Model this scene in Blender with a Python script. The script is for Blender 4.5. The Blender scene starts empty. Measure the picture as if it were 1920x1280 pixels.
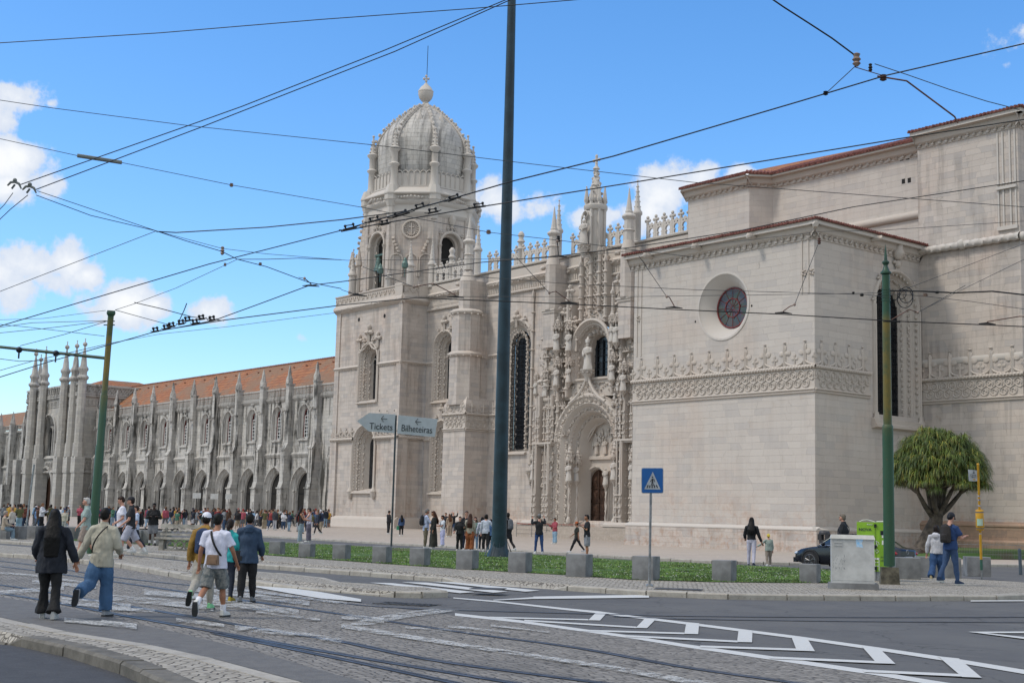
import bpy, math, random
from math import sin, cos, pi, radians, sqrt, atan2
from mathutils import Vector, Matrix, noise
from mathutils.geometry import tessellate_polygon
random.seed(7)
SC = bpy.context.scene
COL = SC.collection
V = Vector

# ---------------- camera ----------------
CAM_H = 1.65
YAW, PITCH, ROLL, FPX = 0.6776, 0.13097, 0.02513, 2527.5
_d = V((-cos(YAW)*cos(PITCH), sin(YAW)*cos(PITCH), sin(PITCH)))
_r = _d.cross(V((0, 0, 1))).normalized()
_u = _r.cross(_d)
_R = _r*cos(ROLL) + _u*sin(ROLL)
_U = -_r*sin(ROLL) + _u*cos(ROLL)
cam = bpy.data.cameras.new("camera")
camo = bpy.data.objects.new("camera", cam)
COL.objects.link(camo)
cam.sensor_width = 36.0
cam.lens = FPX/1920*36
cam.clip_start = 0.1
cam.clip_end = 6000
mw = Matrix((_R, _U, -_d)).transposed().to_4x4()
mw.translation = V((0, 0, CAM_H))
camo.matrix_world = mw
SC.camera = camo

def ray(x, y):
    return _d + _R*((x-960)/FPX) - _U*((y-640)/FPX)
def GZ(x, y, z=0.0):            # survey point on a level at height z
    w = ray(x, y)
    return V((0, 0, CAM_H)) + w*((z-CAM_H)/w.z)
def GY(x, y, Y):                # survey point on a wall plane Y
    w = ray(x, y)
    return V((0, 0, CAM_H)) + w*(Y/w.y)
def GX(x, y, X):
    w = ray(x, y)
    return V((0, 0, CAM_H)) + w*(X/w.x)
def GD(x, y, D):                # survey point at distance D
    return V((0, 0, CAM_H)) + ray(x, y)*D

# ---------------- sky and sun ----------------
SUN_EL, SUN_AZ = radians(52), radians(205)     # azimuth measured from +Y clockwise
W = bpy.data.worlds.new("World")
SC.world = W
W.use_nodes = True
nt = W.node_tree
nt.nodes.clear()
def N(t, kind, **kw):
    n = t.nodes.new(kind)
    for k, v in kw.items():
        setattr(n, k, v)
    return n
def L(t, a, b):
    t.links.new(a, b)
def math_(t, op, a, b=None, clamp=False):
    n = N(t, 'ShaderNodeMath', operation=op, use_clamp=clamp)
    for i, x in enumerate((a, b)):
        if x is None: continue
        if isinstance(x, (int, float)): n.inputs[i].default_value = x
        else: L(t, x, n.inputs[i])
    return n.outputs[0]
def mixc(t, fac, a, b, mode='MIX'):
    n = N(t, 'ShaderNodeMix', data_type='RGBA', blend_type=mode)
    for sock, x in ((n.inputs[0], fac), (n.inputs[6], a), (n.inputs[7], b)):
        if isinstance(x, (int, float)): sock.default_value = x
        elif isinstance(x, tuple): sock.default_value = x if len(x) == 4 else (*x, 1)
        else: L(t, x, sock)
    return n.outputs[2]
def noise_(t, vec, scale, detail=4, rough=.55, dist=0.0, out=0):
    n = N(t, 'ShaderNodeTexNoise')
    n.inputs['Scale'].default_value = scale
    n.inputs['Detail'].default_value = detail
    n.inputs['Roughness'].default_value = rough
    n.inputs['Distortion'].default_value = dist
    if vec is not None: L(t, vec, n.inputs['Vector'])
    return n.outputs[out]
def ramp_(t, fac, stops):
    n = N(t, 'ShaderNodeValToRGB')
    el = n.color_ramp.elements
    while len(el) < len(stops): el.new(0.5)
    for e, (p, c) in zip(el, stops):
        e.position = p
        e.color = (c, c, c, 1) if isinstance(c, (int, float)) else (*c, 1)
    L(t, fac, n.inputs[0])
    return n.outputs[0]
def maprange(t, v, a, b, c=0.0, d=1.0, interp='SMOOTHSTEP'):
    n = N(t, 'ShaderNodeMapRange', interpolation_type=interp)
    L(t, v, n.inputs[0])
    for i, x in enumerate((a, b, c, d)): n.inputs[i+1].default_value = x
    return n.outputs[0]

sky = N(nt, 'ShaderNodeTexSky', sky_type='NISHITA', sun_disc=False)
sky.sun_elevation = SUN_EL
sky.sun_rotation = SUN_AZ
sky.air_density = 1.0
sky.dust_density = 0.6
sky.ozone_density = 1.6
sky.altitude = 50
tc = N(nt, 'ShaderNodeTexCoord')
gen = tc.outputs['Generated']
# clouds: soft clumps at places in the sky, broken up by noise
CL = [(35,185,.034,.9),(95,195,.016,.6),(10,225,.03,.8),(30,290,.036,1),(85,345,.026,.8),(20,350,.03,.9),(0,300,.04,1),
      (60,500,.040,1),(130,490,.032,1),(160,515,.022,.9),(20,530,.04,1),(-20,520,.04,1),
      (230,570,.034,1),(290,570,.026,.9),(195,600,.02,.6),(385,582,.026,.85),(430,590,.016,.5),(560,632,.014,.45),(450,663,.006,.5),(515,645,.012,.25),
      (940,385,.034,.9),(1010,385,.028,.75),(890,375,.02,.6),(1110,415,.03,.75),(1150,400,.02,.7),(1250,365,.040,1.1),(1300,350,.03,1),(1220,400,.04,1),(1390,328,.018,.9),
      (1905,85,.026,.8),(1925,60,.03,.8),(1890,120,.016,.5),(190,238,.008,.4)]
nz = noise_(nt, gen, 24.0, 9, .62)
nz2 = noise_(nt, gen, 7.0, 3, .6)
acc = None
sepg = N(nt, 'ShaderNodeSeparateXYZ'); L(nt, gen, sepg.inputs[0])
for (px, py, rad, s) in CL:
    c = ray(px, py).normalized()
    dn = N(nt, 'ShaderNodeVectorMath', operation='SUBTRACT')
    L(nt, gen, dn.inputs[0]); dn.inputs[1].default_value = c
    sc_ = N(nt, 'ShaderNodeVectorMath', operation='MULTIPLY')
    L(nt, dn.outputs[0], sc_.inputs[0]); sc_.inputs[1].default_value = (1, 1, 1.45)
    ln = N(nt, 'ShaderNodeVectorMath', operation='LENGTH')
    L(nt, sc_.outputs[0], ln.inputs[0])
    v = maprange(nt, ln.outputs['Value'], 0.0, rad*1.16, s, 0.0, 'LINEAR')
    acc = v if acc is None else math_(nt, 'MAXIMUM', acc, v)
# broad cloud cover overhead and behind, outside the picture
up = maprange(nt, sepg.outputs['Z'], .55, .95, 0.0, .75)
vd = N(nt, 'ShaderNodeVectorMath', operation='DOT_PRODUCT'); L(nt, gen, vd.inputs[0]); vd.inputs[1].default_value = _d
bk = maprange(nt, vd.outputs['Value'], .55, -.1, 0.0, .9)
bk = math_(nt, 'MULTIPLY', bk, maprange(nt, sepg.outputs['Z'], .0, .25, .0, 1.0))
acc = math_(nt, 'MAXIMUM', acc, math_(nt, 'MAXIMUM', up, bk))
dens = math_(nt, 'ADD', acc, math_(nt, 'MULTIPLY', math_(nt, 'SUBTRACT', nz, .5), 1.9))
dens = math_(nt, 'ADD', dens, math_(nt, 'MULTIPLY', math_(nt, 'SUBTRACT', nz2, .5), .5))
cov = maprange(nt, dens, .36, .64, 0.0, .97)
cov = math_(nt, 'MULTIPLY', cov, maprange(nt, acc, 0.0, .25, 0.0, 1.0))
ccol = mixc(nt, maprange(nt, dens, .5, 1.2, 0, 1), (4.2, 4.6, 5.3), (5.9, 5.95, 6.0))
haze_f = maprange(nt, sepg.outputs['Z'], 0.0, .42, .55, 0.08)
skyc = mixc(nt, 1.0, sky.outputs[0], (.86, .96, 1.08), 'MULTIPLY')
hsv = N(nt, 'ShaderNodeHueSaturation'); hsv.inputs['Saturation'].default_value = 1.2; hsv.inputs['Value'].default_value = 1.22
L(nt, skyc, hsv.inputs['Color'])
fin = mixc(nt, cov, hsv.outputs[0], ccol)
bg = N(nt, 'ShaderNodeBackground')
bg.inputs['Strength'].default_value = 0.15
L(nt, fin, bg.inputs[0])
ow = N(nt, 'ShaderNodeOutputWorld')
L(nt, bg.outputs[0], ow.inputs[0])

sun = bpy.data.lights.new("sun", 'SUN')
sun.energy = 1.75
sun.angle = radians(10)
sun.color = (1.0, .94, .85)
suno = bpy.data.objects.new("sun", sun)
COL.objects.link(suno)
sdir = V((sin(SUN_AZ)*cos(SUN_EL), cos(SUN_AZ)*cos(SUN_EL), sin(SUN_EL)))
suno.rotation_euler = (-sdir).to_track_quat('-Z', 'Y').to_euler()
suno.location = (0, -20, 60)
SC.view_settings.view_transform = 'Standard'
SC.view_settings.look = 'None'
SC.view_settings.exposure = 0.18
SC.view_settings.gamma = 1.0
SC.view_settings.use_curve_mapping = False
SC.render.resolution_x, SC.render.resolution_y = 1024, 682
SC.render.film_transparent = False

# ---------------- object helpers ----------------
ORG = {}
def tag(o, label=None, cat=None, group=None, kind=None):
    if label: o['label'] = label
    if cat: o['category'] = cat
    if group: o['group'] = group
    if kind: o['kind'] = kind
    return o
def thing(name, label, cat, loc=(0, 0, 0), rz=0, group=None, world=False):
    o = bpy.data.objects.new(name, None)
    o.empty_display_size = .2
    COL.objects.link(o)
    o.location = loc
    o.rotation_euler = (0, 0, rz)
    if world: ORG[o.name] = V(loc)
    return tag(o, label, cat, group)
def worg(p):
    while p is not None:
        if p.name in ORG: return ORG[p.name]
        p = p.parent
    return V((0, 0, 0))
def copy_tree(o, parent=None):
    c = o.copy(); COL.objects.link(c)
    if parent is not None: c.parent = parent
    for ch in o.children: copy_tree(ch, c)
    return c

def _ico(level):
    t = (1+sqrt(5))/2
    vs = [V(p).normalized() for p in ((-1,t,0),(1,t,0),(-1,-t,0),(1,-t,0),(0,-1,t),(0,1,t),(0,-1,-t),(0,1,-t),(t,0,-1),(t,0,1),(-t,0,-1),(-t,0,1))]
    fs = [(0,11,5),(0,5,1),(0,1,7),(0,7,10),(0,10,11),(1,5,9),(5,11,4),(11,10,2),(10,7,6),(7,1,8),(3,9,4),(3,4,2),(3,2,6),(3,6,8),(3,8,9),(4,9,5),(2,4,11),(6,2,10),(8,6,7),(9,8,1)]
    for _ in range(level):
        cache = {}; nf = []
        def mid(a, b):
            k = (min(a, b), max(a, b))
            if k not in cache:
                vs.append(((vs[a]+vs[b])/2).normalized()); cache[k] = len(vs)-1
            return cache[k]
        for a, b, c in fs:
            x, y, z = mid(a, b), mid(b, c), mid(c, a)
            nf += [(a, x, z), (b, y, x), (c, z, y), (x, y, z)]
        fs = nf
    return vs, fs
ICO = [_ico(0), _ico(1), _ico(2)]
OCT = ([V(p) for p in ((1,0,0),(-1,0,0),(0,1,0),(0,-1,0),(0,0,1),(0,0,-1))], [(0,2,4),(2,1,4),(1,3,4),(3,0,4),(2,0,5),(1,2,5),(3,1,5),(0,3,5)])

SPLIT = {'carved_frieze', 'leaf_cornice', 'rope_moulding', 'chapel_plinth', 'plinth_moulding', 'plinth'}
class MB:
    def __init__(s, M=None):
        s.v = []; s.f = []; s.mi = []; s.cuts = []; s._M = M; s.k = 0
    @property
    def M(s): return s._M
    @M.setter
    def M(s, m):
        s._M = m; s.cuts.append((len(s.v), len(s.f)))
    def add(s, vs, fs):
        n = len(s.v)
        if s.M is not None: s.v += [s.M @ V(p) for p in vs]
        else: s.v += [V(p) for p in vs]
        for f in fs:
            s.f.append(tuple(i+n for i in f)); s.mi.append(s.k)
        return s
    def box(s, x0, x1, y0, y1, z0, z1):
        s.add([(x0,y0,z0),(x1,y0,z0),(x1,y1,z0),(x0,y1,z0),(x0,y0,z1),(x1,y0,z1),(x1,y1,z1),(x0,y1,z1)],
              [(0,3,2,1),(4,5,6,7),(0,1,5,4),(1,2,6,5),(2,3,7,6),(3,0,4,7)])
        return s
    def taper(s, x0, x1, y0, y1, z0, z1, ix, iy):
        s.add([(x0,y0,z0),(x1,y0,z0),(x1,y1,z0),(x0,y1,z0),(x0+ix,y0+iy,z1),(x1-ix,y0+iy,z1),(x1-ix,y1-iy,z1),(x0+ix,y1-iy,z1)],
              [(0,3,2,1),(4,5,6,7),(0,1,5,4),(1,2,6,5),(2,3,7,6),(3,0,4,7)])
        return s
    def prism(s, poly, z0, z1, poly2=None):
        n = len(poly); poly2 = poly2 or poly
        s.add([(x, y, z0) for x, y in poly]+[(x, y, z1) for x, y in poly2],
              [tuple(range(n))[::-1], tuple(range(n, 2*n))]+[(i, (i+1) % n, n+(i+1) % n, n+i) for i in range(n)])
        return s
    def lathe(s, prof, cx=0, cy=0, n=8, rot=0.0, sx=1, sy=1):
        vs = []; fs = []
        for r, z in prof:
            for i in range(n):
                a = rot+2*pi*i/n
                vs.append((cx+r*cos(a)*sx, cy+r*sin(a)*sy, z))
        for j in range(len(prof)-1):
            for i in range(n):
                fs.append((j*n+i, j*n+(i+1) % n, (j+1)*n+(i+1) % n, (j+1)*n+i))
        fs.append(tuple(range(n))[::-1]); fs.append(tuple(range((len(prof)-1)*n, len(prof)*n)))
        return s.add(vs, fs)
    def tube(s, pts, r, n=5, closed=False, flat=1.0):
        pts = [V(p) for p in pts]
        m = len(pts); rs = r if isinstance(r, (list, tuple)) else [r]*m
        vs = []; fs = []; prev = None
        for i, p in enumerate(pts):
            if closed: t = pts[(i+1) % m]-pts[i-1]
            else: t = pts[min(i+1, m-1)]-pts[max(i-1, 0)]
            if t.length < 1e-9: t = V((0, 0, 1))
            t.normalize()
            if prev is None:
                a = V((0, 0, 1)) if abs(t.z) < .9 else V((1, 0, 0))
                x = a.cross(t).normalized()
            else:
                x = prev - t*prev.dot(t)
                if x.length < 1e-6: x = V((1, 0, 0)).cross(t)
                x.normalize()
            prev = x; y = t.cross(x)
            for k in range(n):
                a = 2*pi*k/n
                vs.append(p+(x*cos(a)+y*sin(a)*flat)*rs[i])
        mm = m if closed else m-1
        for j in range(mm):
            for k in range(n):
                fs.append((j*n+k, j*n+(k+1) % n, ((j+1) % m)*n+(k+1) % n, ((j+1) % m)*n+k))
        if not closed:
            fs.append(tuple(range(n))[::-1]); fs.append(tuple(range((m-1)*n, m*n)))
        return s.add(vs, fs)
    def blob(s, c, r, lvl=0, jit=0.0):
        if isinstance(r, (int, float)): r = (r, r, r)
        T = OCT if lvl < 0 else ICO[lvl]
        vs = []
        for p in T[0]:
            k = 1+(random.uniform(-jit, jit) if jit else 0)
            vs.append((c[0]+p.x*r[0]*k, c[1]+p.y*r[1]*k, c[2]+p.z*r[2]*k))
        return s.add(vs, T[1])
    def poly(s, pts):           # one ngon
        return s.add(pts, [tuple(range(len(pts)))])
    def sheet(s, outer, holes=(), f=lambda p: (p[0], p[1], 0)):   # 2-D polygon with holes
        loops = [[V((p[0], p[1], 0)) for p in outer]]+[[V((p[0], p[1], 0)) for p in h] for h in holes]
        tris = tessellate_polygon(loops)
        flat = [p for l in loops for p in l]
        return s.add([f(p) for p in flat], [tuple(t) for t in tris])
    def solid(s, outer, z0, z1, f):    # extruded 2-D outline; f maps (a,b,depth)
        tris = tessellate_polygon([[V((p[0], p[1], 0)) for p in outer]])
        n = len(outer)
        s.add([f(p[0], p[1], z1) for p in outer], [tuple(t) for t in tris])
        s.add([f(p[0], p[1], z0) for p in outer], [tuple(t)[::-1] for t in tris])
        s.add([f(p[0], p[1], z) for z in (z0, z1) for p in outer], [(i, (i+1) % n, n+(i+1) % n, n+i) for i in range(n)])
        return s
    def build(s, name, mats, parent=None, smooth=None, org=None, label=None):
        if name in SPLIT and s.cuts:
            cs = sorted(set([(0, 0)]+[c for c in s.cuts if c[0] < len(s.v)]))+[(len(s.v), len(s.f))]; out = None
            if len(cs) > 2:
                for (v0, f0), (v1, f1) in zip(cs[:-1], cs[1:]):
                    m = MB(); m.v = s.v[v0:v1]; m.f = [tuple(i-v0 for i in f) for f in s.f[f0:f1]]; m.mi = s.mi[f0:f1]
                    o = m.build(name, mats, parent, smooth, org, label); out = out or o
                return out
        me = bpy.data.meshes.new(name)
        o0 = worg(parent) if org is None else V(org)
        me.from_pydata([tuple(p-o0) for p in s.v], [], s.f)
        mats = mats if isinstance(mats, (list, tuple)) else [mats]
        for m in mats: me.materials.append(m)
        if len(mats) > 1: me.polygons.foreach_set('material_index', s.mi)
        if smooth is not None:
            me.polygons.foreach_set('use_smooth', [True]*len(me.polygons))
            me.set_sharp_from_angle(angle=radians(smooth))
        me.update()
        o = bpy.data.objects.new(name, me)
        COL.objects.link(o)
        if parent is not None: o.parent = parent
        elif org is not None: o.location = org
        if label: o['label'] = label
        return o
def struct(o):
    o['kind'] = 'structure'; return o
def frameS(Y):   # wall facing -Y: local (x, outward, z)
    return Matrix(((1, 0, 0, 0), (0, -1, 0, Y), (0, 0, 1, 0), (0, 0, 0, 1)))
def frameE(X):   # wall facing +X: local (y, outward, z)
    return Matrix(((0, 1, 0, X), (1, 0, 0, 0), (0, 0, 1, 0), (0, 0, 0, 1)))
def frameA(cx, cy, ang, off):   # wall facing direction ang
    n = V((cos(ang), sin(ang), 0)); u = V((-n.y, n.x, 0))
    return Matrix(((u.x, n.x, 0, cx+n.x*off), (u.y, n.y, 0, cy+n.y*off), (0, 0, 1, 0), (0, 0, 0, 1)))
def ngon(cx, cy, R, n=8, rot=pi/8):
    return [(cx+R*cos(rot+2*pi*i/n), cy+R*sin(rot+2*pi*i/n)) for i in range(n)]
# ---------------- materials ----------------
MATS = {}
def newmat(name):
    m = bpy.data.materials.new(name); m.use_nodes = True
    t = m.node_tree; t.nodes.clear()
    b = N(t, 'ShaderNodeBsdfPrincipled'); o = N(t, 'ShaderNodeOutputMaterial')
    L(t, b.outputs[0], o.inputs[0])
    return m, t, b
def setc(t, sock, c):
    if isinstance(c, tuple): sock.default_value = (*c, 1) if len(c) == 3 else c
    else: L(t, c, sock)
def bump(t, b, h, strength, dist=.02):
    n = N(t, 'ShaderNodeBump'); n.inputs['Strength'].default_value = strength; n.inputs['Distance'].default_value = dist
    L(t, h, n.inputs['Height']); L(t, n.outputs[0], b.inputs['Normal'])
def wall_vec(t):
    g = N(t, 'ShaderNodeNewGeometry'); s = N(t, 'ShaderNodeSeparateXYZ'); L(t, g.outputs['Position'], s.inputs[0])
    u = math_(t, 'ADD', s.outputs[0], s.outputs[1])
    return g.outputs['Position'], u, s.outputs[2]
def simple(name, col, rough=.6, metal=0.0, var=.15, scale=3.0, bmp=0.0, bscale=30.0, spec=.5, obj=True, col2=None):
    if name in MATS: return MATS[name]
    m, t, b = newmat(name)
    tcn = N(t, 'ShaderNodeTexCoord'); vec = tcn.outputs['Object']
    n1 = noise_(t, vec, scale, 5, .6)
    c2 = col2 or tuple(c*(1-var*1.6) for c in col)
    c = mixc(t, maprange(t, n1, .32, .68), col if col2 else tuple(min(1, c*(1+var*.6)) for c in col), c2)
    setc(t, b.inputs['Base Color'], c)
    b.inputs['Roughness'].default_value = rough; b.inputs['Metallic'].default_value = metal
    b.inputs['Specular IOR Level'].default_value = spec
    if bmp: bump(t, b, noise_(t, vec, bscale, 4, .6), bmp, .01)
    MATS[name] = m
    return m
def stone(name, c1, c2, bw=1.3, bh=.43, mortar=.74, warm=(.50, .33, .22), warm_amt=.5, low_warm=0.0, streak=0.0, grey=.25, joints=True, bmp=.5, pale=0):
    m, t, b = newmat(name)
    pos, u, z = wall_vec(t)
    n_big = noise_(t, pos, .22, 5, .6)
    n_mid = noise_(t, pos, 1.3, 5, .65)
    n_fine = noise_(t, pos, 9.0, 6, .7)
    if joints:
        row = math_(t, 'FLOOR', math_(t, 'DIVIDE', z, bh))
        wn = N(t, 'ShaderNodeTexWhiteNoise', noise_dimensions='1D'); L(t, row, wn.inputs['W'])
        us_ = N(t, 'ShaderNodeTexWhiteNoise', noise_dimensions='1D'); L(t, math_(t, 'ADD', row, 37.5), us_.inputs['W'])
        uu = math_(t, 'ADD', math_(t, 'MULTIPLY', u, math_(t, 'ADD', .7, math_(t, 'MULTIPLY', us_.outputs[0], .75))), math_(t, 'MULTIPLY', wn.outputs[0], bw*3))
        wob = noise_(t, pos, .55, 2, .5)
        uu = math_(t, 'ADD', uu, math_(t, 'MULTIPLY', wob, 1.6))
        zz = math_(t, 'ADD', z, math_(t, 'MULTIPLY', math_(t, 'SUBTRACT', noise_(t, pos, .5, 2), .5), .10))
        cv = N(t, 'ShaderNodeCombineXYZ'); L(t, uu, cv.inputs[0]); L(t, zz, cv.inputs[1])
        br = N(t, 'ShaderNodeTexBrick'); br.offset = .5; br.offset_frequency = 2
        L(t, cv.outputs[0], br.inputs['Vector'])
        br.inputs['Scale'].default_value = 1.0
        br.inputs['Brick Width'].default_value = bw; br.inputs['Row Height'].default_value = bh
        br.inputs['Mortar Size'].default_value = .010; br.inputs['Mortar Smooth'].default_value = .3
        br.inputs['Color1'].default_value = (*c1, 1); br.inputs['Color2'].default_value = (*c2, 1)
        br.inputs['Mortar'].default_value = (*(x*mortar for x in c2), 1)
        col = br.outputs['Color']
        # odd greyer / paler blocks
        br2 = N(t, 'ShaderNodeTexBrick'); br2.offset = .5
        L(t, cv.outputs[0], br2.inputs['Vector']); br2.inputs['Scale'].default_value = 1.0
        br2.inputs['Brick Width'].default_value = bw; br2.inputs['Row Height'].default_value = bh
        br2.inputs['Mortar Size'].default_value = 0; br2.inputs['Bias'].default_value = 0
        br2.inputs['Color1'].default_value = (0, 0, 0, 1); br2.inputs['Color2'].default_value = (1, 1, 1, 1)
        sel = maprange(t, br2.outputs['Color'], .72, .8)
        col = mixc(t, math_(t, 'MULTIPLY', sel, grey*.9), col, tuple(x*.74 for x in (c1[2]*1.08, c1[2]*1.08, c1[2]*1.13)))
        sel2 = maprange(t, br2.outputs['Color'], .16, .1)
        col = mixc(t, math_(t, 'MULTIPLY', sel2, grey*.8), col, tuple(min(1, x*1.12) for x in c1))
        jit = br.outputs['Fac']
        col = mixc(t, math_(t, 'MULTIPLY', math_(t, 'MULTIPLY', jit, maprange(t, noise_(t, pos, 1.7, 4, .7), .47, .62)), .42), col, tuple(x*.45 for x in c2))
        # joints fade in places
        h = math_(t, 'SUBTRACT', 1.0, jit)
    else:
        col = mixc(t, n_mid, c1, c2); h = None
    col = mixc(t, math_(t, 'MULTIPLY', maprange(t, n_big, .5, .72), warm_amt), col, tuple(x*y for x, y in zip(c1, (1.02, .86, .76))))
    col = mixc(t, math_(t, 'MULTIPLY', maprange(t, n_mid, .62, .78), warm_amt*.8), col, warm)
    col = mixc(t, math_(t, 'MULTIPLY', maprange(t, n_fine, .55, .75), .22), col, tuple(x*.6 for x in c2))
    if low_warm:
        lz = maprange(t, math_(t, 'ADD', z, math_(t, 'MULTIPLY', n_big, -7.0)), .8, -3.2)
        lp = maprange(t, noise_(t, pos, 2.6, 6, .75), .44, .66)
        col = mixc(t, math_(t, 'MULTIPLY', math_(t, 'MULTIPLY', lz, lp), low_warm), col, (.42, .265, .19))
    if streak:
        sv = N(t, 'ShaderNodeCombineXYZ')
        L(t, math_(t, 'MULTIPLY', u, 1.6), sv.inputs[0]); L(t, math_(t, 'MULTIPLY', z, .12), sv.inputs[1])
        sn = noise_(t, sv.outputs[0], 1.0, 6, .7)
        k = math_(t, 'MULTIPLY', maprange(t, sn, .46, .58), maprange(t, n_big, .36, .58))
        col = mixc(t, math_(t, 'MULTIPLY', k, streak), col, (.035, .034, .03))
        k2 = maprange(t, n_mid, .55, .70)
        col = mixc(t, math_(t, 'MULTIPLY', k2, streak*.6), col, (.07, .068, .06))
    setc(t, b.inputs['Base Color'], col)
    b.inputs['Roughness'].default_value = .88
    b.inputs['Specular IOR Level'].default_value = .25
    hh = math_(t, 'MULTIPLY', n_fine, .5)
    if h is not None: hh = math_(t, 'ADD', hh, math_(t, 'MULTIPLY', h, .9))
    bump(t, b, hh, bmp, .03)
    MATS[name] = m
    return m
S1, S2 = (.515, .468, .425), (.49, .442, .40)
M_wall = stone('limestone_blocks', S1, S2, low_warm=.55, warm_amt=.3, mortar=.93, grey=.2, streak=.07)
M_wallE = M_wall
M_nave = stone('nave_limestone_blocks', (.52, .462, .415), (.475, .418, .372), bw=1.0, mortar=.88, streak=.22, bh=.40, low_warm=.65, warm_amt=.42, grey=.3)
M_carved = stone('carved_limestone', (.53, .475, .425), (.45, .40, .352), joints=False, warm=(.42, .29, .20), warm_amt=.32, bmp=.7)
M_trim = stone('limestone_trim', (.53, .492, .452), (.485, .447, .408), joints=False, warm_amt=.25, bmp=.3)
M_grey = stone('weathered_grey_limestone', (.50, .478, .445), (.42, .40, .37), bw=1.0, bh=.42, warm=(.30, .26, .21), warm_amt=.2, streak=.95, mortar=.6)
M_greyT = stone('weathered_grey_trim', (.48, .46, .43), (.39, .37, .345), joints=False, warm_amt=.15, streak=.55)
M_greyL = stone('pale_weathered_limestone', (.48, .455, .415), (.42, .395, .36), bw=.9, bh=.45, warm_amt=.2, streak=.2)
M_dome = stone('dome_stone_scales', (.50, .477, .448), (.44, .418, .39), bw=.9, bh=.5, warm_amt=.12, streak=.5, mortar=.35)

def roofmat(name, c1, c2, c3):
    m, t, b = newmat(name)
    g = N(t, 'ShaderNodeNewGeometry'); s = N(t, 'ShaderNodeSeparateXYZ'); L(t, g.outputs['Position'], s.inputs[0])
    pos = g.outputs['Position']
    x = s.outputs[0]; y = s.outputs[1]
    br = N(t, 'ShaderNodeTexBrick'); cv = N(t, 'ShaderNodeCombineXYZ')
    L(t, x, cv.inputs[0]); L(t, y, cv.inputs[1]); L(t, cv.outputs[0], br.inputs['Vector'])
    br.inputs['Scale'].default_value = 1; br.inputs['Brick Width'].default_value = .45; br.inputs['Row Height'].default_value = .6
    br.inputs['Mortar Size'].default_value = .05
    br.inputs['Color1'].default_value = (*c1, 1); br.inputs['Color2'].default_value = (*c2, 1); br.inputs['Mortar'].default_value = (*(k*.45 for k in c2), 1)
    col = mixc(t, maprange(t, noise_(t, pos, .09, 6, .75), .45, .56), br.outputs['Color'], tuple(k*.75 for k in c3))
    col = mixc(t, math_(t, 'MULTIPLY', maprange(t, noise_(t, pos, 2.2, 6, .7), .5, .7), .6), col, tuple(k*.5 for k in c2))
    setc(t, b.inputs['Base Color'], col); b.inputs['Roughness'].default_value = .85
    wv = math_(t, 'ABSOLUTE', math_(t, 'SINE', math_(t, 'MULTIPLY', x, pi/.24)))
    bump(t, b, wv, .9, .06)
    MATS[name] = m
    return m
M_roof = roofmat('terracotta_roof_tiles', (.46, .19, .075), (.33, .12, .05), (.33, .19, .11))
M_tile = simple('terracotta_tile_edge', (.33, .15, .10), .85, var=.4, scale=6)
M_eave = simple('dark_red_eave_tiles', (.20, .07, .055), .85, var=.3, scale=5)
M_glassd = simple('dark_leaded_glass', (.012, .016, .022), .22, var=.5, scale=5, spec=.6)
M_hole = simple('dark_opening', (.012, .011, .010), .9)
M_iron = simple('iron_grille', (.015, .018, .024), .5, .6)
M_wood = simple('dark_carved_wood', (.095, .047, .028), .55, var=.35, scale=4, bmp=.2)
M_red = simple('oxblood_frame', (.18, .025, .025), .5)
M_white = simple('white_sash_paint', (.62, .62, .60), .5, var=.1)
M_bronze = simple('bell_bronze_patina', (.10, .17, .15), .55, .3, var=.3)
def rosemat():
    m, t, b = newmat('stained_glass')
    tcn = N(t, 'ShaderNodeTexCoord'); v = N(t, 'ShaderNodeTexVoronoi'); v.inputs['Scale'].default_value = 2.2
    L(t, tcn.outputs['Object'], v.inputs['Vector'])
    col = mixc(t, .75, v.outputs['Color'], (.022, .026, .02))
    col = mixc(t, .85, col, (.035, .038, .03))
    setc(t, b.inputs['Base Color'], col); b.inputs['Roughness'].default_value = .25
    return m
M_rose = rosemat()

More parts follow.
